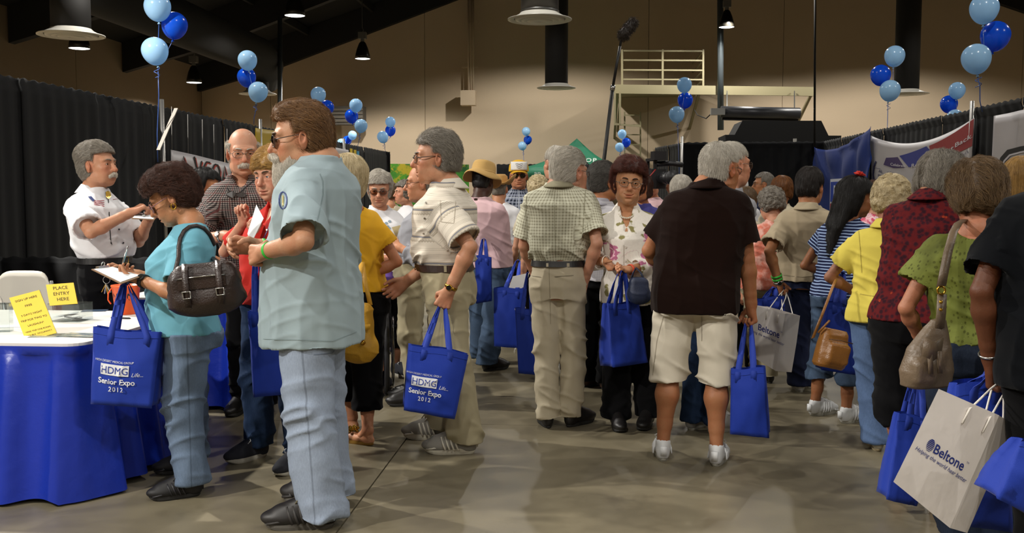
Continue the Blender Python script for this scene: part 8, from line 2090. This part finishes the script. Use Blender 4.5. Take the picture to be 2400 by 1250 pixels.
MB().box((-.0, -.06, .20), (.11, .10, .075)).build('viewfinder', M_VC, e); MB().tube([(.0, -.02, .13), (.12, -.10, .135), (.20, -.12, .12)], .024, 10).build('microphone', M_VC, e, True); MB().box((-.10, .02, -.04), (.10, .08, .10)).build('side_panel', M_VC, e); MB().tube([(-.06, -.08, -.03), (-.10, -.12, .02), (-.04, -.10, .08)], .006, 6).build('cable', plain('red_cable', '8a1f1c', .5), e, True)
# papers in hands
paper('paper_sheet', 'printed leaflet held up by the woman in red', ((580, 548), (601, 480), (618, 512), (588, 572)), 5.05, M_WP, dd=(.0, .1, .0, -.05))
paper('paper_sheet', 'cream leaflet in the hands of the white haired woman in the printed T-shirt', ((918, 533), (938, 528), (948, 560), (932, 566)), 6.95, plain('cream_paper', 'c9b98a', .7))
wt = B['whitetee']; P = Print()
for k in range(7): P.poly([(906 + 7 * math.cos(k * 1.7) + 4 * math.cos(a), 520 + k * 4 + 3 * math.sin(a)) for a in np.linspace(0, 6.28, 8, endpoint=False)])
put_on(P, wt, wt.top, 'shirt_print', plain('grey_print', '7a8c98', .8), .004)
# gold decoration of the slippers
yt = B['yellowtee']; rg = random.Random(8)
for sd in 'RL':
    f = yt.feet[sd]; b = MB()
    for k in range(16): c = f['p'] + f['fwd'] * rg.uniform(.05, .14) + np.array((rg.uniform(-.035, .035), rg.uniform(-.02, .02), rg.uniform(.055, .09))); b.lathe([(0, -.012), (.014, 0), (0, .012)], 6, c)
    b.build('gold_ornament', plain('gold_sequin', 'b78f2e', .25, .8), yt.root, True)['kind'] = 'stuff'

# ------------------------------------------------------------------ seams, pockets, buttons and prints on clothes
def lines(key, where, name, col, items, off=.0025):
    p = B[key]; P = Print()
    for pts, w in items:
        q = [np.array(a, float) for a in pts]; d = []
        for a, b_ in zip(q, q[1:]):
            n = max(1, int(np.linalg.norm(b_ - a) / 6)); d += [a + (b_ - a) * t / n for t in range(n)]
        P.line(d + [q[-1]], w)
    return put_on(P, p, getattr(p, where), name, plain('thread_' + col, col, .8), off)
def dots(key, where, name, col, pts, r, off=.004):
    p = B[key]
    for x, y in pts: put_on(Print().poly([(x + r * math.cos(a), y + r * math.sin(a)) for a in np.linspace(0, 6.28, 10, endpoint=False)]), p, getattr(p, where), name, plain('button_' + col, col, .4), off)
lines('checked', 'pants', 'pocket_welt', '7f7764', [([(1243, 647), (1268, 650)], 1.6), ([(1300, 649), (1344, 646)], 1.6)]); lines('checked', 'pants', 'seam', '8f8670', [([(1287, 628), (1289, 690), (1290, 760)], 1.2)])
for x in (1243, 1283, 1332): lines('checked', 'belt', 'belt_loop', 'a79d86', [([(x, 609), (x, 626)], 5)], .004)
for x in (1043, 1080): lines('striped', 'belt', 'belt_loop', '958c71', [([(x, 617), (x + 1, 638)], 6)], .004)
lines('striped', 'top', 'pocket', 'a59b8a', [([(1032, 470), (1034, 520), (1064, 524), (1068, 474)], 1.2)]); dots('striped', 'top', 'button', '6e6455', [(999, 476), (996, 512), (994, 548)], 2.4)
lines('polo', 'pants', 'seam', '9d9484', [([(1645, 735), (1645, 770), (1645, 800)], 1.6), ([(1556, 738), (1540, 800), (1530, 880)], 1.3), ([(1728, 740), (1738, 800), (1742, 890)], 1.3)])
lines('bearded', 'top', 'seam', '7c8e92', [([(750, 408), (757, 425), (757, 455), (748, 500), (738, 540)], 1.6), ([(618, 795), (700, 797), (780, 800), (836, 778)], 1.4)])
lines('bearded', 'top', 'chest_print', '2c3f73', [([(664 + 9 * math.cos(a), 470 + 20 * math.sin(a)) for a in np.linspace(0, 6.28, 16)], 3)]); lines('bearded', 'top', 'chest_print', 'b9b07a', [([(664, 458), (664, 482)], 4)])
lines('bearded', 'pants', 'seam', '5f6c80', [([(790, 812), (778, 828), (735, 832)], 1.4)])
dots('whiteshirt', 'top', 'button', '1d2130', [(249, 441), (278, 538), (288, 570), (268, 452)], 2.2); lines('whiteshirt', 'top', 'pocket', 'b4b4b8', [([(225, 510), (255, 512)], 1.2), ([(262, 508), (296, 506)], 1.2)])
lines('bald', 'top', 'eyewear_cord', '15161a', [([(600, 420), (575, 440), (560, 455), (540, 452), (532, 440)], 2.2)]); P = Print()
for x in (543, 566): P.poly([(x + 11 * math.cos(a), 457 + 7 * math.sin(a)) for a in np.linspace(0, 6.28, 14, endpoint=False)])
put_on(P, B['bald'], B['bald'].top, 'hanging_sunglasses', plain('dark_frame', '241c18', .35), .012)
dots('redblouse', 'top', 'button', 'd8c8c0', [(626, 540), (612, 600)], 2.2); lines('redblouse', 'top', 'lanyard', '5d3a6e', [([(640, 505), (632, 530), (618, 560)], 2.4)])
lines('beigeman', 'top', 'rib_band', '84785f', [([(1836, 645), (1880, 650), (1925, 646)], 1.6)]); lines('lemon', 'top', 'seam', 'a8983c', [([(2012, 530), (2016, 580), (2020, 640)], 1.4), ([(2016, 690), (2070, 698), (2110, 694)], 1.6)])
lines('checked', 'top', 'seam', '8b8770', [([(1236, 436), (1232, 500), (1236, 560)], 1.4), ([(1372, 446), (1368, 500), (1366, 560)], 1.4), ([(1300, 450), (1300, 520), (1302, 600)], 1.0)])
lines('floral', 'top', 'seam', 'b3a99c', [([(1462, 575), (1462, 640), (1460, 690)], 1.4)]); dots('floral', 'top', 'button', 'cfc8bc', [(1466, 580), (1465, 612)], 3)
